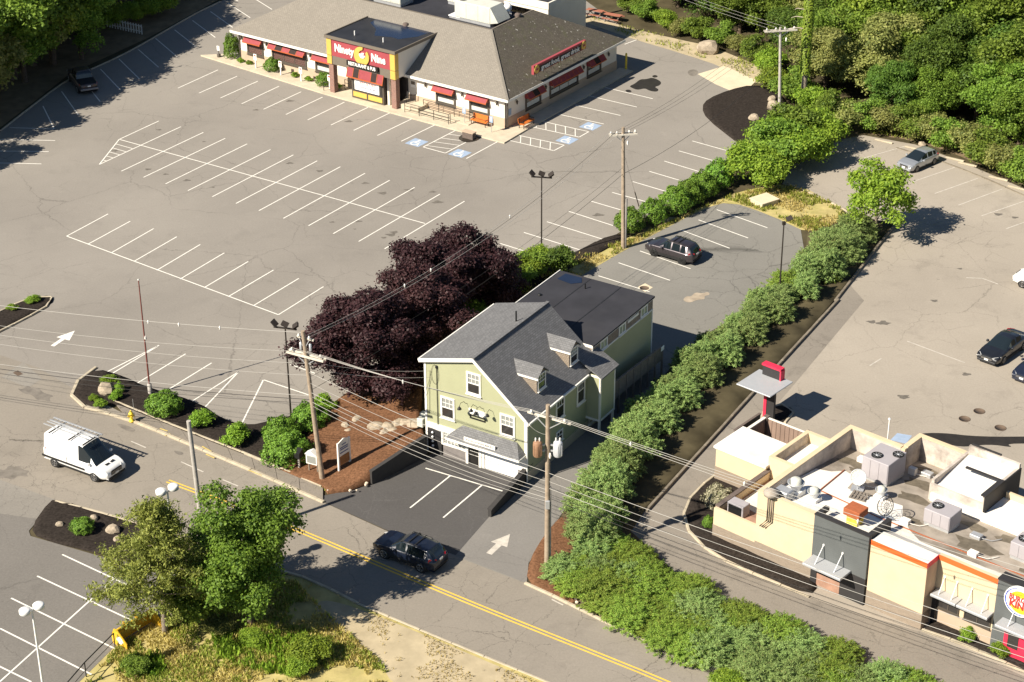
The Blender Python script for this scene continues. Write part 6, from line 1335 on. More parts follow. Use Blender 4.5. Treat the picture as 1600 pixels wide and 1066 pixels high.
for i, (px, py) in enumerate([(536, 766), (543, 771), (551, 765), (556, 769), (563, 764), (570, 762), (575, 758), (516, 770), (532, 748), (547, 757), (605, 738), (508, 700), (904, 944), (895, 940), (880, 934), (576, 765)]):
    o = inst('loose_stone', RK2[i % 3], None, G(px+rs.uniform(-5, 5), py+rs.uniform(-5, 2))+Vector((0, 0, .22)), i, (rs.uniform(.06, .14),)*3); tag(o, 'small pale loose stone on the bark bed', 'stone', 'loose stones on the bark beds')
# timber and slab by the hedge corner
o = thing('concrete_slab', 'square cream concrete cover raised in the grass corner', 'slab', G(1194, 318), R(35)); q = MB(); q.box(-.95, .95, -.8, .8, 0, .4, 0, .03); q.build('body', 'concrete_pad', o); q = MB(); q.box(-1.02, 1.02, -.87, .87, .4, .5, 0, .02); q.build('lid', 'concrete_pad', o)
for i, (px, py) in enumerate(((1381, 222), (1428, 233), (1492, 250), (1512, 258), (1560, 280), (1590, 295))):
    o = tag(MB().box(-.9, .9, -.12, .12, 0, .14, 0, .03).build('wheel_stop', 'kerb_stone', None, G(px, py), R(-35)), 'worn concrete wheel stop along the woodland side of the burger lot', 'wheel stop', 'wheel stops of the burger lot')
o = thing('vent_post', 'pale vent pole standing on the rear parapet of the burger restaurant', 'vent', BKL(5.8, 11.2, 0), 0); q = MB(); q.tube([(0, 0, 0), (0, 0, 6.0)], .04, 6); q.build('pipe', 'lamp_white', o); q = MB(); q.lathe((0, 0, 6.0), [(.09, 0), (.09, .08), (0, .12)], 8); q.build('cap', 'lamp_white', o)
sheet('painted_panel', [(1391, 688), (1402, 677), (1425, 681), (1416, 694)], .012, 'line_blue')

# ================================================================== VEHICLES
def car(name, label, base, rz, L_, W_, Hh, wb_, paintm, prof, cat='car', rim='rim', wr=.34, z0=.26, cladding=None, group=None, roofrails=False):
    """prof: hood(list of x,z), cabin(list of x,z roofline from windscreen foot to rear foot), belt z, tumble"""
    o = thing(name, label, cat, base, rz, group)
    hood, cab, belt, tum = prof['deck'], prof['cab'], prof['belt'], prof.get('tum', .16)
    xs = sorted(set([round(-L_/2+L_*i/44, 3) for i in range(45)]+[round(p[0], 3) for p in cab]+[round(p[0], 3) for p in hood]))
    hx, hz = zip(*hood); cx, cz = zip(*cab)
    def deck(x): return float(np.interp(x, hx, hz))
    def roof(x):
        return float(np.interp(x, cx, cz)) if cx[0] <= x <= cx[-1] else -1
    def hw(x):
        f = (x+L_/2)/L_; e = 1-max(0, (.16-f)/.16)**2.2*.20-max(0, (f-.88)/.12)**2.2*.13; return W_/2*e
    def zb(x):
        return z0+max(0, (-(x)-L_/2+.5))*.16+max(0, x-L_/2+.5)*.22
    rows = []
    for x in xs:
        h = hw(x); d = deck(x); b = zb(x); bl = min(d-.02, float(np.interp(x, [-L_/2, L_/2], [belt[0], belt[1]]))) if d > 0 else d
        r = roof(x); has = r > d+.01
        bl = min(bl, d-.02)
        pts = [(h*.90, b), (h*.975, b+.14), (h, b+.30), (h*.985, (b+.30+bl)/2+.08), (h*.955, bl), (h*.90, bl+.02)]
        if has:
            k = min(1, (r-d)/.5); t = tum*k
            side_top = h*.90-t; pts += [(side_top, max(bl+.03, r-.075)), (side_top*.93, r-.025), (side_top*.55, r-.002), (0, r+.008)]
        else:
            pts += [(h*.84, d-.012), (h*.7, d), (h*.4, d+.012), (0, d+.018)]
        rows.append(pts)
    nP = 10
    def faces(sel):
        q = MB()
        for i in range(len(xs)-1):
            for j in range(nP-1):
                for s in (1, -1):
                    if sel(i, j, s):
                        A, B = rows[i], rows[i+1]
                        v = [(xs[i], s*A[j][0], A[j][1]), (xs[i+1], s*B[j][0], B[j][1]), (xs[i+1], s*B[j+1][0], B[j+1][1]), (xs[i], s*A[j+1][0], A[j+1][1])]
                        q.add(v if s < 0 else v[::-1], [(0, 1, 2, 3)], 0, True)
        return q
    sideglass = prof['side']       # list of (x0,x1)
    ws, rw = prof['ws'], prof['rw']
    def mid(i): return (xs[i]+xs[i+1])/2
    def cls(i, j):
        x = mid(i)
        if j >= 6 and ws[0] <= x <= ws[1]: return 'ws'
        if j >= 6 and rw[0] <= x <= rw[1]: return 'rw'
        if j == 5 and roof(x) > deck(x)+.16:
            for k, (a, b) in enumerate(sideglass):
                if a <= x <= b: return 's%d' % k
        return 'body'
    def weld(q):
        m = {}; v2 = []; mp = []
        for p in q.v:
            k = (round(p[0], 4), round(p[1], 4), round(p[2], 4))
            if k not in m: m[k] = len(v2); v2.append(p)
            mp.append(m[k])
        f2 = []
        for f in q.f:
            g = []
            for i_ in f:
                if not g or mp[i_] != g[-1]: g.append(mp[i_])
            if len(g) > 1 and g[0] == g[-1]: g.pop()
            f2.append(tuple(g))
        keep = [i_ for i_, g in enumerate(f2) if len(g) >= 3]
        q.v = v2; q.f = [f2[i_] for i_ in keep]; q.m = [0]*len(keep); q.sm = [True]*len(keep); return q
    q = faces(lambda i, j, s: cls(i, j) == 'body')
    for i, s in ((0, 1), (len(xs)-1, -1)):
        P = rows[i]; loop = [(xs[i], p[0], p[1]) for p in P]+[(xs[i], -p[0], p[1]) for p in P[::-1][1:]]
        q.add(loop if s < 0 else loop[::-1], [tuple(range(len(loop)))])
    q.add([(xs[0], -W_/2*.85, z0), (xs[-1], -W_/2*.85, z0+.08), (xs[-1], W_/2*.85, z0+.08), (xs[0], W_/2*.85, z0)], [(3, 2, 1, 0)])
    body = weld(q).build('body', paintm, o)
    for nm, key in (('windscreen', 'ws'), ('rear_window', 'rw')):
        f = faces(lambda i, j, s: cls(i, j) == key)
        if f.f: weld(f).build(nm, 'car_glass', o)
    for k in range(len(sideglass)):
        for s in (1, -1):
            f = faces(lambda i, j, ss: cls(i, j) == 's%d' % k and ss == s)
            if f.f: weld(f).build('side_window', 'car_glass', o)
    # cladding along sills
    q = MB()
    for s in (1, -1): q.box(-wb_/2+wr, wb_/2-wr, s*W_/2*.955-.02, s*W_/2*.955+.035, z0-.02, z0+(.22 if cladding else .1))
    q.build('sill', 'car_black_trim', o)
    # wheels
    for x in (-wb_/2, wb_/2):
        for s in (1, -1):
            y = s*(W_/2-.03)
            k = MB(); k.lathe((x, y-s*.04, wr), [(wr*1.17, 0), (wr*1.17, s*.055), (wr*1.0, s*.057)], 22, 0, 'y'); k.build('wheel_arch', 'car_black_trim', o)
            t = MB(); t.lathe((x, y-s*.18, wr), [(wr*.7, 0), (wr, s*.02), (wr, s*.2), (wr*.93, s*.235), (wr*.66, s*.24)], 22, 0, 'y'); t = t.build('wheel', 'tyre', o)
            k = MB(); k.lathe((x, y-s*.18, wr), [(wr*.66, s*.2), (wr*.66, s*.246), (wr*.6, s*.25), (wr*.58, s*.215), (wr*.15, s*.22), (wr*.12, s*.24), (0, s*.24)], 22, 0, 'y')
            for a_ in range(5):
                a2 = 2*math.pi*a_/5; k.bar((x+wr*.1*math.cos(a2), y+s*.06, wr+wr*.1*math.sin(a2)), (x+wr*.6*math.cos(a2), y+s*.064, wr+wr*.6*math.sin(a2)), wr*.16, .02)
            k.build('rim', rim, t)
    # lamps, grille, plates, mirrors, handles
    xf = L_/2; xr = -L_/2; dF = deck(xf-.12); hf_ = hw(xf-.2)
    for s in (1, -1):
        k = MB(); zz = prof['lampz']; k.hexa([(xf-.55, s*hw(xf-.55)*.93, zz-.02), (xf-.02, s*hw(xf-.02)*.55, zz-.07), (xf+.012, s*hw(xf)*.55, zz-.07), (xf-.5, s*hw(xf-.5)*1.0, zz-.02), (xf-.55, s*hw(xf-.55)*.93, zz+.12), (xf-.02, s*hw(xf-.02)*.55, zz+.06), (xf+.012, s*hw(xf)*.55, zz+.06), (xf-.5, s*hw(xf-.5)*1.0, zz+.12)]); k.build('headlight', 'lamp_glass', o)
        k = MB(); tz = prof['tailz']; k.hexa([(xr+.35, s*hw(xr+.35)*.99, tz-.08), (xr-.012, s*hw(xr)*.62, tz-.06), (xr+.01, s*hw(xr)*.62, tz-.06), (xr+.35, s*hw(xr+.35)*.9, tz-.08), (xr+.35, s*hw(xr+.35)*1.0, tz+.14), (xr-.012, s*hw(xr)*.62, tz+.10), (xr+.01, s*hw(xr)*.62, tz+.10), (xr+.35, s*hw(xr+.35)*.9, tz+.14)]); k.build('tail_light', 'tail_red', o)
        xm = prof['mirror']; k = MB(); k.box(xm-.1, xm+.08, s*(W_/2+.02)-(.0 if s > 0 else .18), s*(W_/2+.02)+(.18 if s > 0 else 0), belt[1]-.02, belt[1]+.15, 0, .03); k.bar((xm, s*(W_/2-.1), belt[1]+.02), (xm, s*(W_/2+.05), belt[1]+.05), .05, .05); k.build('mirror', paintm, o)
        for a, b in sideglass[:2]:
            k = MB(); xh = a+.12; k.box(xh, xh+.2, s*W_/2*.975-.015, s*W_/2*.975+.025, belt[1]-.16, belt[1]-.12); k.build('door_handle', paintm if paintm != 'paint_white' else 'car_black_trim', o)
    k = MB(); k.box(xf-.05, xf+.02, -W_*.26, W_*.26, z0+.26, prof['lampz']+.02, 0, .02); gr = k.build('grille', 'car_black_trim', o)
    for i in range(3):
        k = MB(); zz = z0+.3+i*(prof['lampz']-z0-.32)/3; k.box(xf+.02, xf+.03, -W_*.24, W_*.24, zz, zz+.025); k.build('grille_bar', 'rim', gr)
    k = MB(); k.box(xf-.2, xf+.035, -W_*.4, W_*.4, z0+.02, z0+.2, 0, .04); k.build('front_bumper', 'car_black_trim' if cladding else paintm, o)
    k = MB(); k.box(xr-.035, xr+.2, -W_*.4, W_*.4, z0+.05, z0+.27, 0, .04); k.build('rear_bumper', 'car_black_trim' if cladding else paintm, o)
    for x, zz in ((xf+.036, z0+.22), (xr-.03, prof['tailz']-.12)):
        k = MB(); k.box(x-.008, x+.008, -.16, .16, zz, zz+.14); k.build('number_plate', 'plate', o)
    if roofrails:
        for s in (1, -1):
            k = MB(); rx0, rx1 = cx[0]+1.0, cx[-1]-.7; yy = s*(W_/2*.9-tum-.05); k.tube([(rx0, yy, roof(rx0)-.02), (rx0+.1, yy, roof(rx0+.1)+.05), (rx1-.1, yy, roof(rx1-.1)+.05), (rx1, yy, roof(rx1)-.02)], .022, 6); k.build('roof_rail', 'car_black_trim', o)
        for f in (.3, .62):
            x = cx[0]+1+(cx[-1]-.7-cx[0]-1)*f; k = MB(); k.bar((x, -(W_/2*.9-tum-.05), roof(x)+.06), (x, W_/2*.9-tum-.05, roof(x)+.06), .06, .03); k.build('cross_bar', 'car_black_trim', o)
    return o
def heading(p0, p1):
    a, b = G(*p0), G(*p1); return math.atan2(b.y-a.y, b.x-a.x)
SUV = dict(deck=[(-2.3, .98), (-2.2, 1.02), (.75, 1.06), (1.5, 1.03), (2.1, .92), (2.3, .78)], cab=[(-2.24, 1.04), (-2.0, 1.42), (-1.75, 1.60), (-1.2, 1.665), (-.2, 1.69), (.1, 1.66), (.95, 1.06)], belt=(1.04, .99), side=[(-1.62, -1.12), (-1.05, -.28), (-.2, .55)], ws=(.12, .93), rw=(-2.22, -1.85), lampz=.82, tailz=.98, mirror=.55, tum=.17)
HATCH = dict(deck=[(-2.15, .88), (-2.0, .95), (.8, .96), (1.4, .90), (1.95, .78), (2.15, .66)], cab=[(-2.08, .98), (-1.75, 1.30), (-1.35, 1.40), (-.5, 1.46), (-.1, 1.44), (1.05, .95)], belt=(.98, .88), side=[(-1.6, -1.2), (-1.12, -.35), (-.27, .5)], ws=(-.08, 1.03), rw=(-2.05, -1.55), lampz=.68, tailz=.84, mirror=.5, tum=.17)
SEDAN = dict(deck=[(-2.5, .88), (-2.4, .97), (-1.75, 1.02), (.8, .97), (1.6, .90), (2.3, .76), (2.5, .64)], cab=[(-1.95, 1.03), (-1.2, 1.36), (-.6, 1.45), (.0, 1.44), (1.15, .95)], belt=(.99, .90), side=[(-1.2, -.42), (-.34, .55)], ws=(.02, 1.12), rw=(-1.93, -1.15), lampz=.68, tailz=.86, mirror=.55, tum=.19)
VAN = dict(deck=[(-2.95, 1.1), (-2.9, 1.18), (1.75, 1.22), (2.3, 1.18), (2.75, 1.02), (2.95, .86)], cab=[(-2.93, 1.3), (-2.9, 2.2), (-2.7, 2.36), (-1, 2.42), (.55, 2.41), (.8, 2.34), (2.0, 1.22)], belt=(1.30, 1.26), side=[(.45, 1.45)], ws=(.82, 1.98), rw=(9, 9.1), lampz=.92, tailz=1.15, mirror=1.5, tum=.14)
PICK = dict(deck=[(-2.85, 1.05), (-2.8, 1.12), (-.75, 1.12), (1.3, 1.15), (2.2, 1.12), (2.7, 1.0), (2.85, .85)], cab=[(-1.0, 1.13), (-.85, 1.75), (-.6, 1.88), (.4, 1.9), (.6, 1.87), (1.35, 1.15)], belt=(1.16, 1.14), side=[(-.72, .0), (.08, .85)], ws=(.62, 1.33), rw=(-1.0, -.7), lampz=.9, tailz=.98, mirror=.95, tum=.16)
# white van with ladder heading down the road
hv = heading((96, 734), (172, 762))
vb = G(133, 731); van = car('delivery_van', 'white high-roof panel van with an aluminium ladder on its roof on the road', vb, hv, 5.9, 2.05, 2.45, 3.6, 'paint_white', VAN, 'van', 'rim', .35, .34, True)
q = MB()
for y in (.42, .80): q.bar((-3.25, y, 2.62), (1.2, y, 2.6), .07, .09)
lad = q.build('ladder', 'galvanised', van)
for i in range(13): q = MB(); q.tube([(-3.1+i*.35, .42, 2.62), (-3.1+i*.35, .80, 2.62)], .022, 6); q.build('rung', 'galvanised', lad)
for y in (-.15, .2): q = MB(); q.bar((-3.3, y, 2.6), (.6, y, 2.58), .06, .07); q.build('ladder_rail', 'galvanised', van)
for x in (-2.2, -.4, .9): q = MB(); q.bar((x, -.85, 2.52), (x, .9, 2.52), .06, .08); q.build('roof_bar', 'car_black_trim', van)
for s in (1, -1): q = MB(); q.box(-2.9, 1.0, s*1.03-.012, s*1.03+.012, .62, .78); q.build('rub_strip', 'car_black_trim', van)
q = MB(); q.box(-.62, -.60, -1.035, -1.01, .7, 2.1); q.box(-.62, -.60, 1.01, 1.035, .7, 2.1); q.build('door_seam', 'car_black_trim', van)
for y in (-.4, .1): q = MB(); q.box(2.15, 2.45, y, y+.35, 1.17, 1.195); q.build('hood_vent', 'car_black_trim', van)
# navy estate SUV driving
SUVL = {k: ([(x*1.04, z) for x, z in v] if k in ('deck', 'cab') else v) for k, v in SUV.items()}
car('suv', 'navy SUV driving away past the front court', G(642, 873), heading((690, 897), (604, 864)), 4.75, 1.9, 1.68, 2.85, 'paint_navy', SUVL, 'car', 'rim', .38, .3, True, None, True)
car('suv', 'charcoal SUV with roof rails parked behind the green house', G(1052, 401), heading((1082, 408), (1014, 388)), 4.6, 1.86, 1.7, 2.7, 'paint_charcoal', SUV, 'car', 'rim_black', .37, .3, True, None, True)
car('hatchback', 'silver hatchback parked nose out by the woodland', G(1434, 259), heading((1462, 247), (1410, 270)), 4.33, 1.76, 1.46, 2.6, 'paint_silver', HATCH, 'car', 'rim', .33, .22)
car('sedan', 'black saloon parked in the burger lot with its nose towards the camera', G(1566, 552), heading((1592, 532), (1542, 568)), 5.0, 1.88, 1.46, 3.0, 'paint_black', SEDAN, 'car', 'rim', .35, .22)
car('sedan', 'dark blue saloon cut off by the right edge of the photo', G(1621, 582), heading((1650, 560), (1600, 596)), 4.95, 1.86, 1.45, 2.9, 'paint_darkblue', SEDAN, 'car', 'rim', .35, .22)
car('minivan', 'white van only its nose showing at the right edge', G(1632, 452), heading((1645, 462), (1600, 448)), 4.9, 1.95, 2.0, 3.0, 'paint_white', {**SUV, 'deck': [(x*1.065, z) for x, z in SUV['deck']], 'cab': [(x*1.065, z*1.1 if z > 1.1 else z) for x, z in SUV['cab']]}, 'van', 'rim', .34, .26, True)
pk_ = car('pickup_truck', 'dark brown pickup truck parked in the shade at top left', G(130, 134), heading((140, 148), (116, 116)), 5.7, 1.98, 1.9, 3.6, 'paint_brown', PICK, 'pickup', 'rim', .39, .36, True)
q = MB(); q.box(-2.75, -1.0, -.82, .82, 1.125, 1.16, 0, .015); q.build('bed_cover', 'car_black_trim', pk_)
q = MB(); q.box(-2.92, -2.8, -.9, .9, .5, .68, 0, .03); q.build('chrome_bumper', 'rim', pk_)

# ================================================================== VEGETATION
RNG = np.random.default_rng(7)
def leaf_mesh(name, P, N, size, aspect, m, rng, up=0.0, D=None):
    """rhombic leaves at P facing N; D: optional long axis"""
    n = len(P); N = N/np.linalg.norm(N, axis=1, keepdims=True)
    if D is None: D = rng.normal(size=(n, 3)); D[:, 2] += up
    D = D-N*np.sum(D*N, 1, keepdims=True); D /= np.linalg.norm(D, axis=1, keepdims=True)+1e-9
    T = np.cross(N, D); s = (size*rng.uniform(.6, 1.35, n))[:, None]
    v = np.stack([P-D*s*.5, P+T*s*.5*aspect-D*s*.05, P+D*s*.5, P-T*s*.5*aspect-D*s*.05], 1).reshape(-1, 3)
    me = bpy.data.meshes.new(name); me.vertices.add(4*n); me.loops.add(4*n); me.polygons.add(n)
    me.vertices.foreach_set('co', v.astype(np.float32).ravel()); me.loops.foreach_set('vertex_index', np.arange(4*n, dtype=np.int32))
    me.polygons.foreach_set('loop_start', np.arange(0, 4*n, 4, dtype=np.int32)); me.update(calc_edges=True)
    me.materials.append(M[m]); return me
def unit(rng, n):
    d = rng.normal(size=(n, 3)); return d/np.linalg.norm(d, axis=1, keepdims=True)
def crown(name, m, seed, rx, ry, rz, cz, lobes=14, sprigs=800, per=14, leaf=.3, lr=(.32, .5), spread=.28, flat=.0, aspect=.62, lower=-.55, kmax=.9):
    rng = np.random.default_rng(seed)
    d = unit(rng, lobes*3); d = d[d[:, 2] > lower][:lobes]; k = rng.uniform(.45, kmax, len(d))[:, None]
    C = d*k*np.array([rx, ry, rz]); Rr = rng.uniform(lr[0], lr[1], len(d))*(rx+ry+rz)/3
    C = np.vstack([C, [[0, 0, 0]]]); Rr = np.append(Rr, .6*min(rx, ry, rz))
    wgt = Rr**2/np.sum(Rr**2); li = rng.choice(len(C), sprigs, p=wgt); dd = unit(rng, sprigs); dd[:, 2] = np.where(rng.random(sprigs) < .7, np.abs(dd[:, 2]), dd[:, 2])
    S = C[li]+dd*(Rr[li]*rng.uniform(.78, 1.08, sprigs))[:, None]*np.array([1, 1, .85])
    # drop sprigs buried in another lobe
    keep = np.ones(sprigs, bool)
    for j in range(len(C)): keep &= (np.linalg.norm(S-C[j], axis=1) > Rr[j]*.72) | (li == j)
    S, dd = S[keep], dd[keep]
    S = S[S[:, 2] > -rz*.95]; dd = dd[:len(S)]
    P = np.repeat(S, per, 0)+rng.normal(size=(len(S)*per, 3))*spread*np.array([1, 1, .65])
    N = np.repeat(dd, per, 0)*.7+rng.normal(size=(len(P), 3))*.55+np.array([0, 0, .55])
    P[:, 2] += cz
    return leaf_mesh(name, P, N, leaf, aspect, m, rng)
def trunk_mesh(name, seed, h, r, spread, m, limbs=6, start=.45):
    rnd = random.Random(seed); q = MB(); top = Vector((rnd.uniform(-.3, .3), rnd.uniform(-.3, .3), h))
    q.tube([(0, 0, -.2), (0, 0, .25), (top.x*.4, top.y*.4, h*.5), top], [r*1.35, r, r*.75, r*.35], 9)
    for i in range(limbs):
        z = h*(start+(.95-start)*i/limbs); a = i*2.4+rnd.random(); b = Vector((top.x*z/h, top.y*z/h, z)); e = b+Vector((math.cos(a)*spread, math.sin(a)*spread, spread*rnd.uniform(.4, .9)))
        q.tube([b, b.lerp(e, .5)+Vector((0, 0, .15)), e], [r*.42, r*.28, r*.1], 6)
    return q.mesh(name, m)
def tree(name, label, cat, loc, tm, cm, rz=0, sc=1, group=None, extra=None):
    o = thing(name, label, cat, loc, rz, group); o.scale = (sc, sc, sc) if not isinstance(sc, tuple) else sc
    if tm: inst('trunk', tm, o)
    inst('crown', cm, o)
    if extra: inst('stems', extra, o)
    return o
TM = [trunk_mesh('trunk', i, 5.5, .22, 1.8, 'trunk_bark') for i in range(3)]
# -- woodland
WOOD = [crown('crown', ('leaf_oak', 'leaf_deep', 'leaf_bright', 'leaf_olive', 'leaf_oak', 'leaf_deep')[i], 20+i, 3.3+.25*(i % 3), 3.2, 3.7+.4*(i % 2), 4.5, 24, 2100, 14, .235, (.2, .36), .23, lower=-.95) for i in range(6)]
BUSH = [crown('crown', ('leaf_oak', 'leaf_bright', 'leaf_olive')[i], 40+i, 1.7, 1.6, 1.35, 1.3, 14, 700, 14, .19, (.3, .45), .18, lower=-.3) for i in range(3)]
def inside(p, poly):
    c = False; n = len(poly)
    for i in range(n):
        a, b = poly[i], poly[(i+1) % n]
        if (a[1] > p[1]) != (b[1] > p[1]) and p[0] < (b[0]-a[0])*(p[1]-a[1])/(b[1]-a[1])+a[0]: c = not c
    return c
rw_ = random.Random(11)
WN = ['mid green leafy tree', 'dense deep green tree', 'bright yellow-green tree', 'olive green tree', 'mid green leafy tree', 'dense deep green tree']
def to_px(q):
    d = Vector((q[0], q[1], 4-CAM_H)); z = d.dot(_fw); return 800+F_PX*d.dot(_rt)/z, 533-F_PX*d.dot(_up)/z
def wlabel(q, where):
    x, y = to_px(q)
    if x < 700: return where+', '+('farthest left' if x < 40 else 'above the parked pickup' if x < 150 else 'near the picket fence')
    a = 'behind the picnic tables' if x < 1060 else 'above the large grey boulder' if x < 1160 else 'near the ivy trunk' if x < 1290 else 'above the young tree' if x < 1390 else 'behind the silver car' if x < 1490 else 'at the right edge'
    b = 'topmost of those ' if y < 25 else 'far back ' if y < 90 else 'halfway back ' if y < 150 else 'foremost of those '
    return ' in the woodland, '+b+a
def forest(poly, step, hmin, hmax, where, grp, edge_fn):
    P = [G(*p) for p in poly]; pw = [(p.x, p.y) for p in P]; xs = [p[0] for p in pw]; ys = [p[1] for p in pw]
    x = min(xs); cnt = 0
    while x < max(xs):
        y = min(ys)
        while y < max(ys):
            q = (x+rw_.uniform(-.42, .42)*step, y+rw_.uniform(-.42, .42)*step)
            if inside(q, pw):
                d = edge_fn(q); k = rw_.choice([0, 0, 1, 1, 3, 3, 4, 5, 2])
                s = (hmin+(hmax-hmin)*min(1, d/14))*rw_.uniform(.85, 1.15)/8.2
                tree('woodland_tree', WN[k]+wlabel(q, where), 'tree', (q[0], q[1], 0), TM[cnt % 3], WOOD[k], rw_.uniform(0, 6.28), (s*rw_.uniform(.9, 1.15), s*rw_.uniform(.9, 1.15), s), grp); cnt += 1
            y += step
        x += step
    return cnt
EDGE = [G(*p) for p in [(1010, 25), (1110, 62), (1195, 100), (1240, 165), (1330, 198), (1440, 212), (1520, 242), (1640, 298)]]
def edist(q):
    best = 1e9
    for i in range(len(EDGE)-1):
        a, b = EDGE[i], EDGE[i+1]; t = max(0, min(1, ((q[0]-a.x)*(b.x-a.x)+(q[1]-a.y)*(b.y-a.y))/((b.x-a.x)**2+(b.y-a.y)**2))); best = min(best, math.hypot(q[0]-a.x-(b.x-a.x)*t, q[1]-a.y-(b.y-a.y)*t))
    return best
nf = forest([(960, -60), (1000, 5), (1110, 48), (1200, 92), (1250, 160), (1330, 186), (1440, 200), (1520, 230), (1680, 300), (1750, -60)], 4.7, 5.0, 12.5, ' in the woodland at top right', 'woodland trees at top right', edist)
forest([(-160, 250), (-40, 190), (40, 135), (100, 92), (150, 72), (170, 20), (150, -60), (-160, -60)], 5.5, 11, 14, ' in the shady row at top left', 'trees along the top left edge', lambda q: 10)
for i, (px, py, k, s) in enumerate([(-120, 268, 0, 1.0), (-105, 205, 4, 1.2), (40, 128, 4, 1.25), (85, 100, 0, 1.3), (268, -2, 5, .8), (235, 10, 2, .55), (210, -10, 1, .9), (330, -25, 0, .9), (128, 92, 0, 1.15)]):
    tree('woodland_tree', WN[k]+' in the shady row at top left', 'tree', G(px, py), TM[i % 3], WOOD[k], i*1.9, s, 'trees along the top left edge')
for i in range(6):
    px = 172+i*17; py = 46-i*4.5
    tree('hedge_shrub', 'sunlit yellow-green shrub of the low hedge above the picket fence', 'shrub', G(px, py), None, BUSH[1], i*1.1, (.8, .8, .95), 'shrubs of the hedge at top left')
ORD_ = ['first', 'second', 'third', 'fourth', 'fifth', 'sixth', 'seventh', 'eighth', 'ninth', 'tenth', 'eleventh', 'twelfth', 'thirteenth', 'fourteenth', 'fifteenth', 'sixteenth', 'seventeenth', 'eighteenth', 'nineteenth', 'twentieth', 'twenty-first', 'twenty-second', 'twenty-third', 'twenty-fourth']
# bushes along the woodland edge
for i, (px, py, k, s) in enumerate([(1010, 32, 0, .8), (1040, 45, 1, .8), (985, 22, 0, .9), (1065, 55, 2, .7), (1090, 62, 0, .9), (1128, 72, 0, .9), (1155, 85, 2, .8), (1180, 100, 0, 1.0), (1200, 118, 1, 1.0), (1208, 145, 1, .9), (1240, 160, 0, 1.2), (1270, 180, 1, 1.1), (1300, 200, 0, 1.2), (1320, 205, 2, 1.1), (1350, 205, 0, 1.1), (1385, 212, 2, 1.1), (1420, 217, 0, 1.1), (1452, 224, 2, 1.1), (1480, 235, 0, 1.1), (1510, 246, 2, 1.2), (1540, 262, 0, 1.2), (1570, 276, 2, 1.2), (1600, 292, 0, 1.2)]):
    tree('edge_bush', 'leafy bush on the woodland edge, %s from the picnic tables' % ORD_[i], 'bush', G(px, py), None, BUSH[k], i*1.3, s, 'bushes on the woodland edge '+('by the sandy strip' if px < 1230 else 'by the burger lot'))
# ivy covered dead tree
iv = thing('ivy_tree', 'bare tall trunk wrapped in ivy at the woodland edge', 'tree', G(1253, 176)); q = MB(); q.tube([(0, 0, 0), (.1, 0, 6), (.0, 0, 13)], [.3, .26, .15], 10); q.build('trunk', 'trunk_grey', iv)
rng = np.random.default_rng(3); n = 2600; zz = rng.uniform(4, 13, n); a = rng.uniform(0, 6.28, n); r = .35+.22*rng.random(n); inst('ivy', leaf_mesh('ivy', np.stack([r*np.cos(a), r*np.sin(a), zz], 1), np.stack([np.cos(a), np.sin(a), .5+0*a], 1), .22, .7, 'leaf_bright', rng), iv)
q = MB()
for i, z in enumerate((8.5, 9.6, 10.4, 11.5)): q.tube([(0, 0, z), (-1.2, -.3, z+.3), (-2.0+.3*i, -.4, z+.2)], [.06, .04, .015], 5)
q.build('dead_branch', 'stone_pale', iv)
# big bright shrubs beside the burger lot corner
for i, (px, py, s, lab) in enumerate([(1172, 285, 1.35, 'nearest of the large bright green shrubs beside the black mulch bed'), (1200, 295, 1.2, 'large bright green shrub beside the concrete cover'), (1215, 262, 1.5, 'large bright green shrub in the middle of the clump by the mulch bed'), (1250, 262, 1.45, 'large bright green shrub beside the burger lot corner'), (1205, 240, 1.3, 'tall bright green shrub at the lower end of the mulch bed'), (1240, 232, 1.5, 'tall bright green shrub below the woodland pole'), (1272, 235, 1.4, 'tall bright green shrub nearest the woodland')]):
    tree('large_shrub', lab, 'shrub', G(px, py), None, BUSH[1 if i % 3 != 2 else 0], i*.9, s, 'large shrubs between the lots')
# -- purple maples
PM = [crown('crown', 'leaf_purple', 70+i, 4.1, 4.1, 3.9, 4.35, 40, 4200, 14, .22, (.15, .3), .22, lower=-.8, kmax=1.0) for i in range(2)]
PT_ = trunk_mesh('trunk', 9, 5.5, .25, 2.2, 'trunk_bark', 7, .3)
tree('purple_maple', 'front purple-leaved maple above the bark bed', 'tree', G(572, 628), PT_, PM[0], .3, (1.12, 1.05, 1.0), 'purple maples')
tree('purple_maple', 'rear purple-leaved maple reaching into the main lot', 'tree', G(712, 508), PT_, PM[1], 1.3, (1.05, 1.0, 1.06), 'purple maples')
tree('purple_maple', 'middle purple-leaved maple beside the green house roof', 'tree', G(650, 585), PT_, PM[0], 2.6, (1.0, 1.0, .98), 'purple maples')
tree('purple_maple', 'small purple-leaved maple at the right end of the clump', 'tree', G(765, 492), PT_, PM[0], 4.0, (.62, .62, .66), 'purple maples')
# -- lone tree in the burger lot hedge
LT = crown('crown', 'leaf_bright', 91, 2.5, 2.5, 2.5, 3.0, 24, 800, 14, .26, (.2, .34), .22, aspect=.5, lower=-.7, kmax=1.0)
tree('young_tree', 'light green open-crowned young tree at the end of the juniper hedge', 'tree', G(1366, 372), trunk_mesh('trunk', 4, 4.4, .12, 1.5, 'trunk_grey', 7, .3), LT, .5, 1.15)
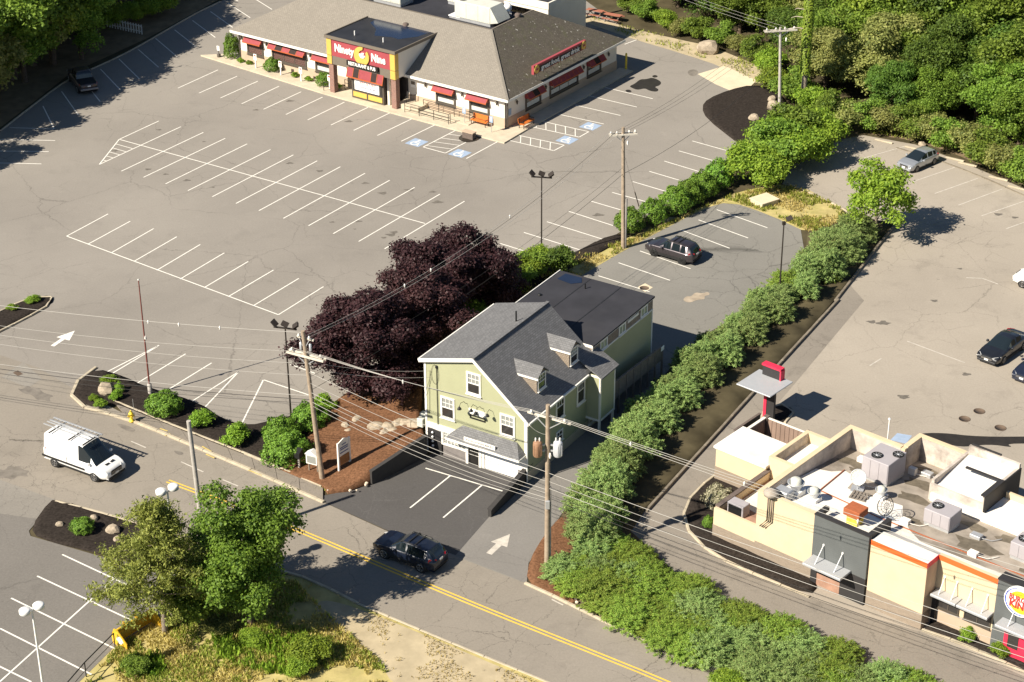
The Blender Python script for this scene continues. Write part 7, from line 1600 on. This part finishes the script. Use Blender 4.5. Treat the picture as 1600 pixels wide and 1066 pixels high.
# -- bottom left trees
rng = np.random.default_rng(15)
def pine_mesh(seed, h, r0, n_wh, m):
    rng = np.random.default_rng(seed); S = []; q = MB(); q.tube([(0, 0, 0), (.1, 0, h*.5), (0, .1, h)], [.2, .13, .03], 9)
    for w_ in range(n_wh):
        f = w_/(n_wh-1); z = h*(.3+.68*f); L_ = r0*(1-f)**.75*rng.uniform(.75, 1.15)+.35
        for b in range(6):
            a = rng.uniform(0, 6.28); e = np.array([math.cos(a)*L_, math.sin(a)*L_, L_*rng.uniform(.05, .35)])
            q.tube([(0, 0, z), tuple(np.array([0, 0, z])+e*.55+np.array([0, 0, -.05])), tuple(np.array([0, 0, z])+e)], [.05, .03, .012], 5)
            for t in range(int(5+L_*4)):
                g = rng.uniform(.35, 1.05); S.append(np.array([0, 0, z])+e*g+rng.normal(size=3)*np.array([.22, .22, .12]))
    S = np.array(S); P = np.repeat(S, 24, 0)+rng.normal(size=(len(S)*24, 3))*np.array([.17, .17, .13]); N = rng.normal(size=P.shape)
    return q.mesh('trunk', 'trunk_grey'), leaf_mesh('crown', P, N, .22, .34, m, rng, up=.6)
ptm, pcm = pine_mesh(5, 9.3, 3.3, 17, 'leaf_pine')
o = thing('pine_tree', 'olive green pine at the corner of the lower lot behind the snow pusher', 'tree', G(258, 988)); inst('trunk', ptm, o); inst('crown', pcm, o)
BT = crown('crown', 'leaf_road', 101, 3.35, 3.35, 3.7, 5.0, 40, 3000, 14, .20, (.15, .28), .2, lower=-.9, kmax=1.05)
tree('roadside_tree', 'dense green broadleaf tree beside the road at lower left', 'tree', G(392, 975), trunk_mesh('trunk', 6, 6.5, .22, 1.8, 'trunk_bark', 8, .2), BT, .4, (1.0, 1.0, 1.08))
tree('roadside_shrub', 'dark shrub filling in between the pine and the broadleaf tree', 'shrub', G(322, 965), None, BUSH[0], .3, 1.35)
tree('roadside_shrub', 'shrub under the left side of the broadleaf tree', 'shrub', G(345, 930), None, WOOD[1], .3, .62)
for i, (px, py, s, lab) in enumerate([(484, 1035, .6, 'bright green shrub standing alone in the verge grass'), (395, 1005, .42, 'low bramble patch below the broadleaf tree'), (345, 985, .5, 'low weeds below the pine and broadleaf tree'), (215, 1052, .42, 'green weeds near the pipe railing'), (470, 1054, .42, 'second bright shrub below the lone verge shrub'), (1140, 1080, .5, 'leafy shrub at the bottom edge beside the road')]):
    tree('verge_shrub', lab, 'shrub', G(px, py), None, BUSH[(1, 1, 2, 0, 1)[i % 5]], i*1.7, (s*1.15, s*1.15, s*.65 if i in (1, 2) else s*.95))
# -- clipped shrubs
def ball(name, m, seed, n, leaf, rx=1, rz=1, bump_=.08):
    rng = np.random.default_rng(seed); d = unit(rng, n); d[:, 2] = np.where(d[:, 2] < -.35, -d[:, 2], d[:, 2])
    lump = np.array([1+bump_*2*mnoise.noise(Vector(x)*2.2+Vector((seed, 0, 0)))+bump_*mnoise.noise(Vector(x)*5) for x in d])
    P = d*(lump*rng.uniform(.86, 1.03, n))[:, None]*np.array([rx, rx, rz]); P[:, 2] += rz*.55
    return leaf_mesh(name, P, d+rng.normal(size=d.shape)*.5, leaf, .6, m, rng)
BALL = [ball('foliage', 'leaf_box', 1, 6500, .11, bump_=.16), ball('foliage', 'leaf_box', 2, 6500, .11, bump_=.2), crown('foliage', 'leaf_boxbright', 303, .8, .8, .75, .6, 14, 420, 12, .13, (.3, .45), .1, lower=-.4, kmax=1.0)]
def shrub(name, label, px, py, s, k, sz=None, z=.1, group=None, rz=0):
    o = thing(name, label, 'shrub', G(px, py)+Vector((0, 0, z)), rz, group); f = inst('foliage', BALL[k], o, (0, 0, 0), 0, s if sz is None else (s, s, sz))
    q = MB()
    for i in range(4): q.tube([(0, 0, 0), (.35*s*math.cos(i*1.6), .35*s*math.sin(i*1.6), .7*s)], [.05*s, .02*s], 5)
    q.build('stem', 'trunk_bark', o); return o
row = [(983, 362, 1.2), (1020, 347, 1.15), (1054, 333, 1.4), (1075, 318, 1.2), (1096, 308, 1.35), (1122, 290, 1.3)]
for i, (px, py, s) in enumerate(row): shrub('round_shrub', 'round clipped shrub in the main lot row, %s from the pole' % ('first', 'second', 'third', 'fourth', 'fifth', 'sixth')[i], px, py, s, i % 2, s*1.05, .1, 'round clipped shrubs in a row', i*1.1)
for i, (px, py, s, sz, k, lab) in enumerate([(258, 646, 1.25, 1.0, 0, 'round green shrub beside the flagpole'), (316, 668, .95, .9, 2, 'yellowing round shrub with a brown patch in the middle of the mulch bed'), (370, 693, 1.1, .95, 2, 'bright loose round shrub left of the clipped pair'), (440, 690, 1.25, 1.1, 0, 'rear one of the two big clipped green shrubs'), (447, 720, 1.6, 1.25, 1, 'front one of the two big clipped green shrubs by the drop box'), (485, 668, 1.3, 1.1, 0, 'clipped shrub behind the leaning pole'), (508, 643, .95, .9, 2, 'small bright shrub at the far end of the bark bed'), (158, 638, .5, .45, 2, 'small yellow-green shrub nearest the kerb at the lot exit'), (182, 626, .5, .5, 2, 'small yellow-green shrub beside the flat beige boulder'), (187, 614, .45, .5, 2, 'small yellow-green shrub behind the flat beige boulder'), (148, 628, .4, .35, 2, 'tiny weed clump at the lot exit bed'), (170, 598, .7, .3, 2, 'low flowering clump at the top of the lot exit bed'), (130, 832, .75, .6, 0, 'green shrub in the lower mulch bed'), (20, 486, .5, .35, 2, 'small shrub in the traffic island at the left edge'), (52, 474, .65, .4, 2, 'low shrub at the tip of the traffic island')]):
    shrub('bed_shrub', lab, px, py, s, k, sz, .1, None, i)
def RPX(a, b): return RSL(a, b, .1)
for i, (a, b, s, sz, k, lab) in enumerate([(-35.1, -.2, .85, 1.5, 1, 'tall green shrub at the far left corner of the restaurant'), (-29.0, -.75, .85, .85, 0, 'round green shrub below the triple restaurant window'), (-21.9, -.95, .8, .85, 0, 'round green shrub left of the restaurant portico'), (-33.4, -.7, .45, .3, 2, 'low yellow-green plant at the left end of the restaurant bed'), (-32.2, -.7, .4, .3, 2, 'second low plant at the left end of the restaurant bed'), (-25.9, -.8, .5, .35, 2, 'dry low plant in the middle of the restaurant bed'), (-24.0, -.9, .5, .35, 2, 'dry low plant right of the middle of the restaurant bed'), (-20.2, -1.1, .6, .45, 2, 'yellow-green plant at the left portico pillar')]):
    o = shrub('bed_shrub', lab, 0, 0, s, k, sz, .1, None, i); o.location = RPX(a, b)
for i, (px, py, s, sz, k, lab) in enumerate([(1168, 757, .75, .85, 2, 'bright green clipped shrub beside the low yard of the burger restaurant'), (1107, 825, .4, .5, 0, 'sparse weed in the burger restaurant bed'), (1511, 1000, .62, .5, 2, 'yellow-green tuft below the recessed front of the burger restaurant'), (1562, 1024, .6, .5, 2, 'yellow-green tuft beside the red entrance door')]):
    shrub('bed_shrub', lab, px, py, s, k, sz, .1, None, i)
fl = ball('foliage', 'leaf_flower', 9, 2200, .17, bump_=.2)
o = thing('flowering_shrub', 'cream flowering shrub in the burger restaurant bed', 'shrub', G(1123, 788)); inst('foliage', fl, o, (0, 0, 0), 0, (1.0, 1.0, .8)); q = MB(); q.tube([(0, 0, 0), (0, 0, .6)], .05, 5); q.build('stem', 'trunk_bark', o)
tree('dark_conifer', 'round dark green conifer between the flood lamp and the green house', 'tree', G(874, 430), None, crown('crown', 'leaf_deep', 55, 1.25, 1.25, 1.4, 1.4, 12, 520, 13, .2, (.3, .45), .16, lower=-.6), 0, 1.0)
for i in range(7): tree('shaded_shrub', 'shaded green shrub of the row beside the rear purple maple', 'shrub', G(762+i*14, 470-i*7), None, BUSH[0 if i % 2 else 1], i, (.85, .85, .85), 'shrubs beside the rear purple maple')
for i, (px, py) in enumerate(((722, 540), (700, 560), (682, 585), (742, 522), (690, 545))): tree('shaded_shrub', 'shaded green shrub between the purple maples and the green house wall', 'shrub', G(px, py), None, BUSH[0], i*1.4, (.9, .9, 1.0), 'shrubs between maples and house')
# -- junipers
def juniper_mesh(seed, m, r, h, plumes=230, per=95, length=.95):
    rng = np.random.default_rng(seed); P = []; D = []
    for i in range(plumes):
        a = rng.uniform(0, 6.28); k = rng.random()**.6; b = np.array([math.cos(a)*r*k*.85, math.sin(a)*r*k*.85, h*(1-k**2.2)*.75*rng.uniform(.75, 1.1)+.12])
        el = rng.uniform(.25, .75)+.35*(1-k); d = np.array([math.cos(a+rng.normal()*.5)*math.cos(el), math.sin(a+rng.normal()*.5)*math.cos(el), math.sin(el)]); d /= np.linalg.norm(d); L_ = length*rng.uniform(.6, 1.2)
        t = rng.random(per)**.8; w_ = (.15*(1-t)**.7+.02); off = rng.normal(size=(per, 3))*w_[:, None]*np.array([1, 1, .6])
        P.append(b+d*L_*t[:, None]+off-np.array([0, 0, .18])*(t[:, None]**2)); D.append(d+off*2.8+rng.normal(size=(per, 3))*.25)
    P = np.vstack(P); D = np.vstack(D); P[:, 2] = np.maximum(P[:, 2], .03); N = rng.normal(size=P.shape)*.6+np.array([0, 0, .9])+P*np.array([.25, .25, 0])
    return leaf_mesh('foliage', P, N, .14, .26, m, rng, D=D)
JM = [juniper_mesh(1, 'leaf_juniper', 1.7, 1.75), juniper_mesh(2, 'leaf_juniper', 1.55, 1.6), juniper_mesh(3, 'leaf_juniper_green', 1.6, 1.4), juniper_mesh(4, 'leaf_juniper', 1.8, 1.5)]
JS = MB()
for i in range(6): JS.tube([(0, 0, 0), (.8*math.cos(i*1.05), .8*math.sin(i*1.05), .5)], [.06, .02], 5)
JS = JS.mesh('stem', 'trunk_bark'); rj = random.Random(3)
def juniper(px, py, k, s, label, group, sz=1.0):
    o = thing('juniper', label, 'juniper', G(px, py)+Vector((0, 0, .1)), rj.uniform(0, 6.28), group); o.scale = (s, s, s*sz); inst('foliage', JM[k], o); inst('stem', JS, o); return o
JM += [juniper_mesh(6, 'leaf_juniper', .85, 1.75, 170, 95, .8), juniper_mesh(7, 'leaf_juniper', .95, 1.9, 180, 95, .85)]
path = [(1296, 396), (1270, 424), (1236, 454), (1194, 488), (1152, 522), (1114, 556), (1079, 588), (1046, 622), (1012, 658), (980, 698), (953, 735), (936, 772), (925, 808), (912, 842)]
ORD = ['first', 'second', 'third', 'fourth', 'fifth', 'sixth', 'seventh', 'eighth', 'ninth', 'tenth', 'eleventh', 'twelfth', 'thirteenth', 'fourteenth', 'fifteenth', 'sixteenth', 'seventeenth', 'eighteenth', 'nineteenth', 'twentieth', 'twenty-first', 'twenty-second', 'twenty-third', 'twenty-fourth']
jl = lambda where, i=0, s_='': 'sage green juniper on the %s of the driveway hedge, %s from the young tree' % (s_, ORD[i])
for i, p in enumerate(path):
    n_ = path[min(i+1, 13)]; s = (1.2, 1.1, .95, 1.0, 1.0, .98, 1.0, 1.02, 1.05, 1.05, 1.08, 1.1, 1.1, 1.1)[i]
    juniper(p[0]-5+rj.uniform(-5, 5), p[1]-2+rj.uniform(-4, 4), (2 if i == 2 else 4), s*rj.uniform(.8, 1.15), jl('', i, 'left side'), None, rj.uniform(.85, 1.05))
    juniper(p[0]+22, p[1]+13, 5, s*1.0, jl('', i, 'right side'), None, rj.uniform(.95, 1.35))
    if i < 13: juniper((p[0]+n_[0])/2+6, (p[1]+n_[1])/2+3, 5 if i % 2 else 4, s, jl('', i, 'middle'), None, rj.uniform(.9, 1.15))
juniper(1335, 376, 0, 1.0, 'sage green juniper right at the foot of the light green young tree', None, 1.2); juniper(1316, 396, 3, 1.0, 'sage green juniper just left of the young tree trunk', None, 1.2); juniper(1290, 432, 2, .9, 'low yellow-green juniper between the lone tree and the floodlight post', None, .7)
up_ = [(965, 862), (1030, 918), (1120, 960), (1215, 1005), (1330, 1050), (1440, 1092), (1550, 1140)]; lo_ = [(885, 905), (940, 950), (1030, 1000), (1110, 1035), (1220, 1075), (1320, 1130), (1400, 1170)]
nj = 0
for i in range(17):
    f = i/16*(len(up_)-1); k = min(int(f), len(up_)-2); g = f-k
    a = [up_[k][t]*(1-g)+up_[k+1][t]*g for t in (0, 1)]; b = [lo_[k][t]*(1-g)+lo_[k+1][t]*g for t in (0, 1)]
    for j, h in enumerate((.04, .36, .68, .97)):
        px = a[0]*(1-h)+b[0]*h+rj.uniform(-10, 10); py = a[1]*(1-h)+b[1]*h+rj.uniform(-6, 6)
        if py > 1138 or rj.random() < .1: continue
        kk = rj.choice([2, 2, 2, 2, 0, 1] if i < 9 else [2, 2, 0, 1, 3]); col = 'yellow-green' if kk == 2 else 'sage green'
        juniper(px, py, kk, rj.uniform(.78, .98), '%s juniper, %s from the driveway in the %s row of the roadside bank' % (col, ORD[i], ('upper', 'second', 'third', 'lowest')[j]), None, rj.uniform(.7, .95)); nj += 1
# -- grass and weeds as blades
def blades(name, polys, dens, m, label, h=.22, seed=0, patch=.0):
    rng = np.random.default_rng(seed); P = []
    for poly in polys:
        W = [G(*p) for p in poly]; pw = [(p.x, p.y) for p in W]; x0, x1 = min(p[0] for p in pw), max(p[0] for p in pw); y0, y1 = min(p[1] for p in pw), max(p[1] for p in pw)
        n = int((x1-x0)*(y1-y0)*dens); c = rng.uniform((x0, y0), (x1, y1), (n, 2))
        P += [(x, y) for x, y in c if inside((x, y), pw) and mnoise.noise((x*.35+seed, y*.35, 0))+.35*mnoise.noise((x*1.7, y*1.7, seed)) > patch]
    P = np.array(P); n = len(P); P = np.column_stack([P, np.full(n, .02)]); hh = h*rng.uniform(.5, 1.4, n)
    a = rng.uniform(0, 6.28, n); lean = rng.uniform(.1, .7, n); D = np.stack([np.cos(a)*lean, np.sin(a)*lean, np.ones(n)], 1); D /= np.linalg.norm(D, axis=1, keepdims=True)
    P += D*hh[:, None]*.5; N = np.cross(D, rng.normal(size=(n, 3)))
    me = leaf_mesh(name, P, N, h*1.1, .28, m, rng, D=D); o = bpy.data.objects.new(name, me); COL.objects.link(o); tag(o, label, 'grass', None, 'stuff'); return o
VG = [[(182, 1012), (252, 968), (330, 905), (420, 897), (465, 912), (500, 950), (545, 990), (590, 1030), (640, 1090), (600, 1110), (100, 1110)]]
SGp = [[(800, 470), (850, 428), (900, 400), (985, 375), (1110, 320), (1150, 302), (1240, 287), (1310, 324), (1328, 345), (1270, 366), (1200, 334), (1140, 314), (1100, 325), (1000, 377), (940, 410), (870, 455)]]
blades('verge_grass', VG, 110, 'leaf_straw', 'dry straw-coloured grass on the verge at bottom left', .26, 1, -.15)
blades('verge_grass', VG, 130, 'leaf_grass', 'green grass tufts on the verge at bottom left', .26, 2, -.12)
blades('verge_weeds', [[(470, 905), (560, 950), (700, 1008), (860, 1075), (760, 1110), (640, 1090), (590, 1030), (500, 950)]], 60, 'leaf_straw', 'sparse short dry grass on the sandy strip beside the road', .16, 12, .12)
blades('verge_weeds', [[(330, 990), (400, 975), (470, 985), (500, 1020), (470, 1060), (400, 1050), (340, 1030)], [(180, 1050), (250, 1020), (260, 1050), (200, 1080)]], 120, 'leaf_boxbright', 'tall bright green weeds spreading on the verge', .42, 9, -.12)
blades('strip_grass', SGp, 60, 'leaf_straw', 'dry grass on the strip between the two lots', .25, 3, -.1)
blades('strip_grass', SGp, 75, 'leaf_grass', 'green grass on the strip between the two lots', .3, 4, -.02)
blades('edge_weeds', [[(880, 12), (960, 38), (1060, 62), (1110, 72), (1190, 105), (1180, 130), (1130, 103), (1066, 82), (985, 58), (900, 28)], [(1250, 258), (1330, 205), (1440, 222), (1520, 252), (1620, 300), (1620, 285), (1500, 228), (1420, 205), (1330, 188), (1240, 232)]], 22, 'leaf_grass', 'sparse weeds along the woodland edge', .3, 5, .05)
blades('kerb_weeds', [[(900, 948), (1000, 994), (1150, 1050), (1300, 1124), (1310, 1110), (1150, 1036), (1000, 982), (905, 935)], [(480, 770), (545, 766), (582, 757), (575, 750), (540, 760), (490, 760)]], 26, 'leaf_grass', 'weeds along the kerb beside the juniper bank', .2, 6, .08)
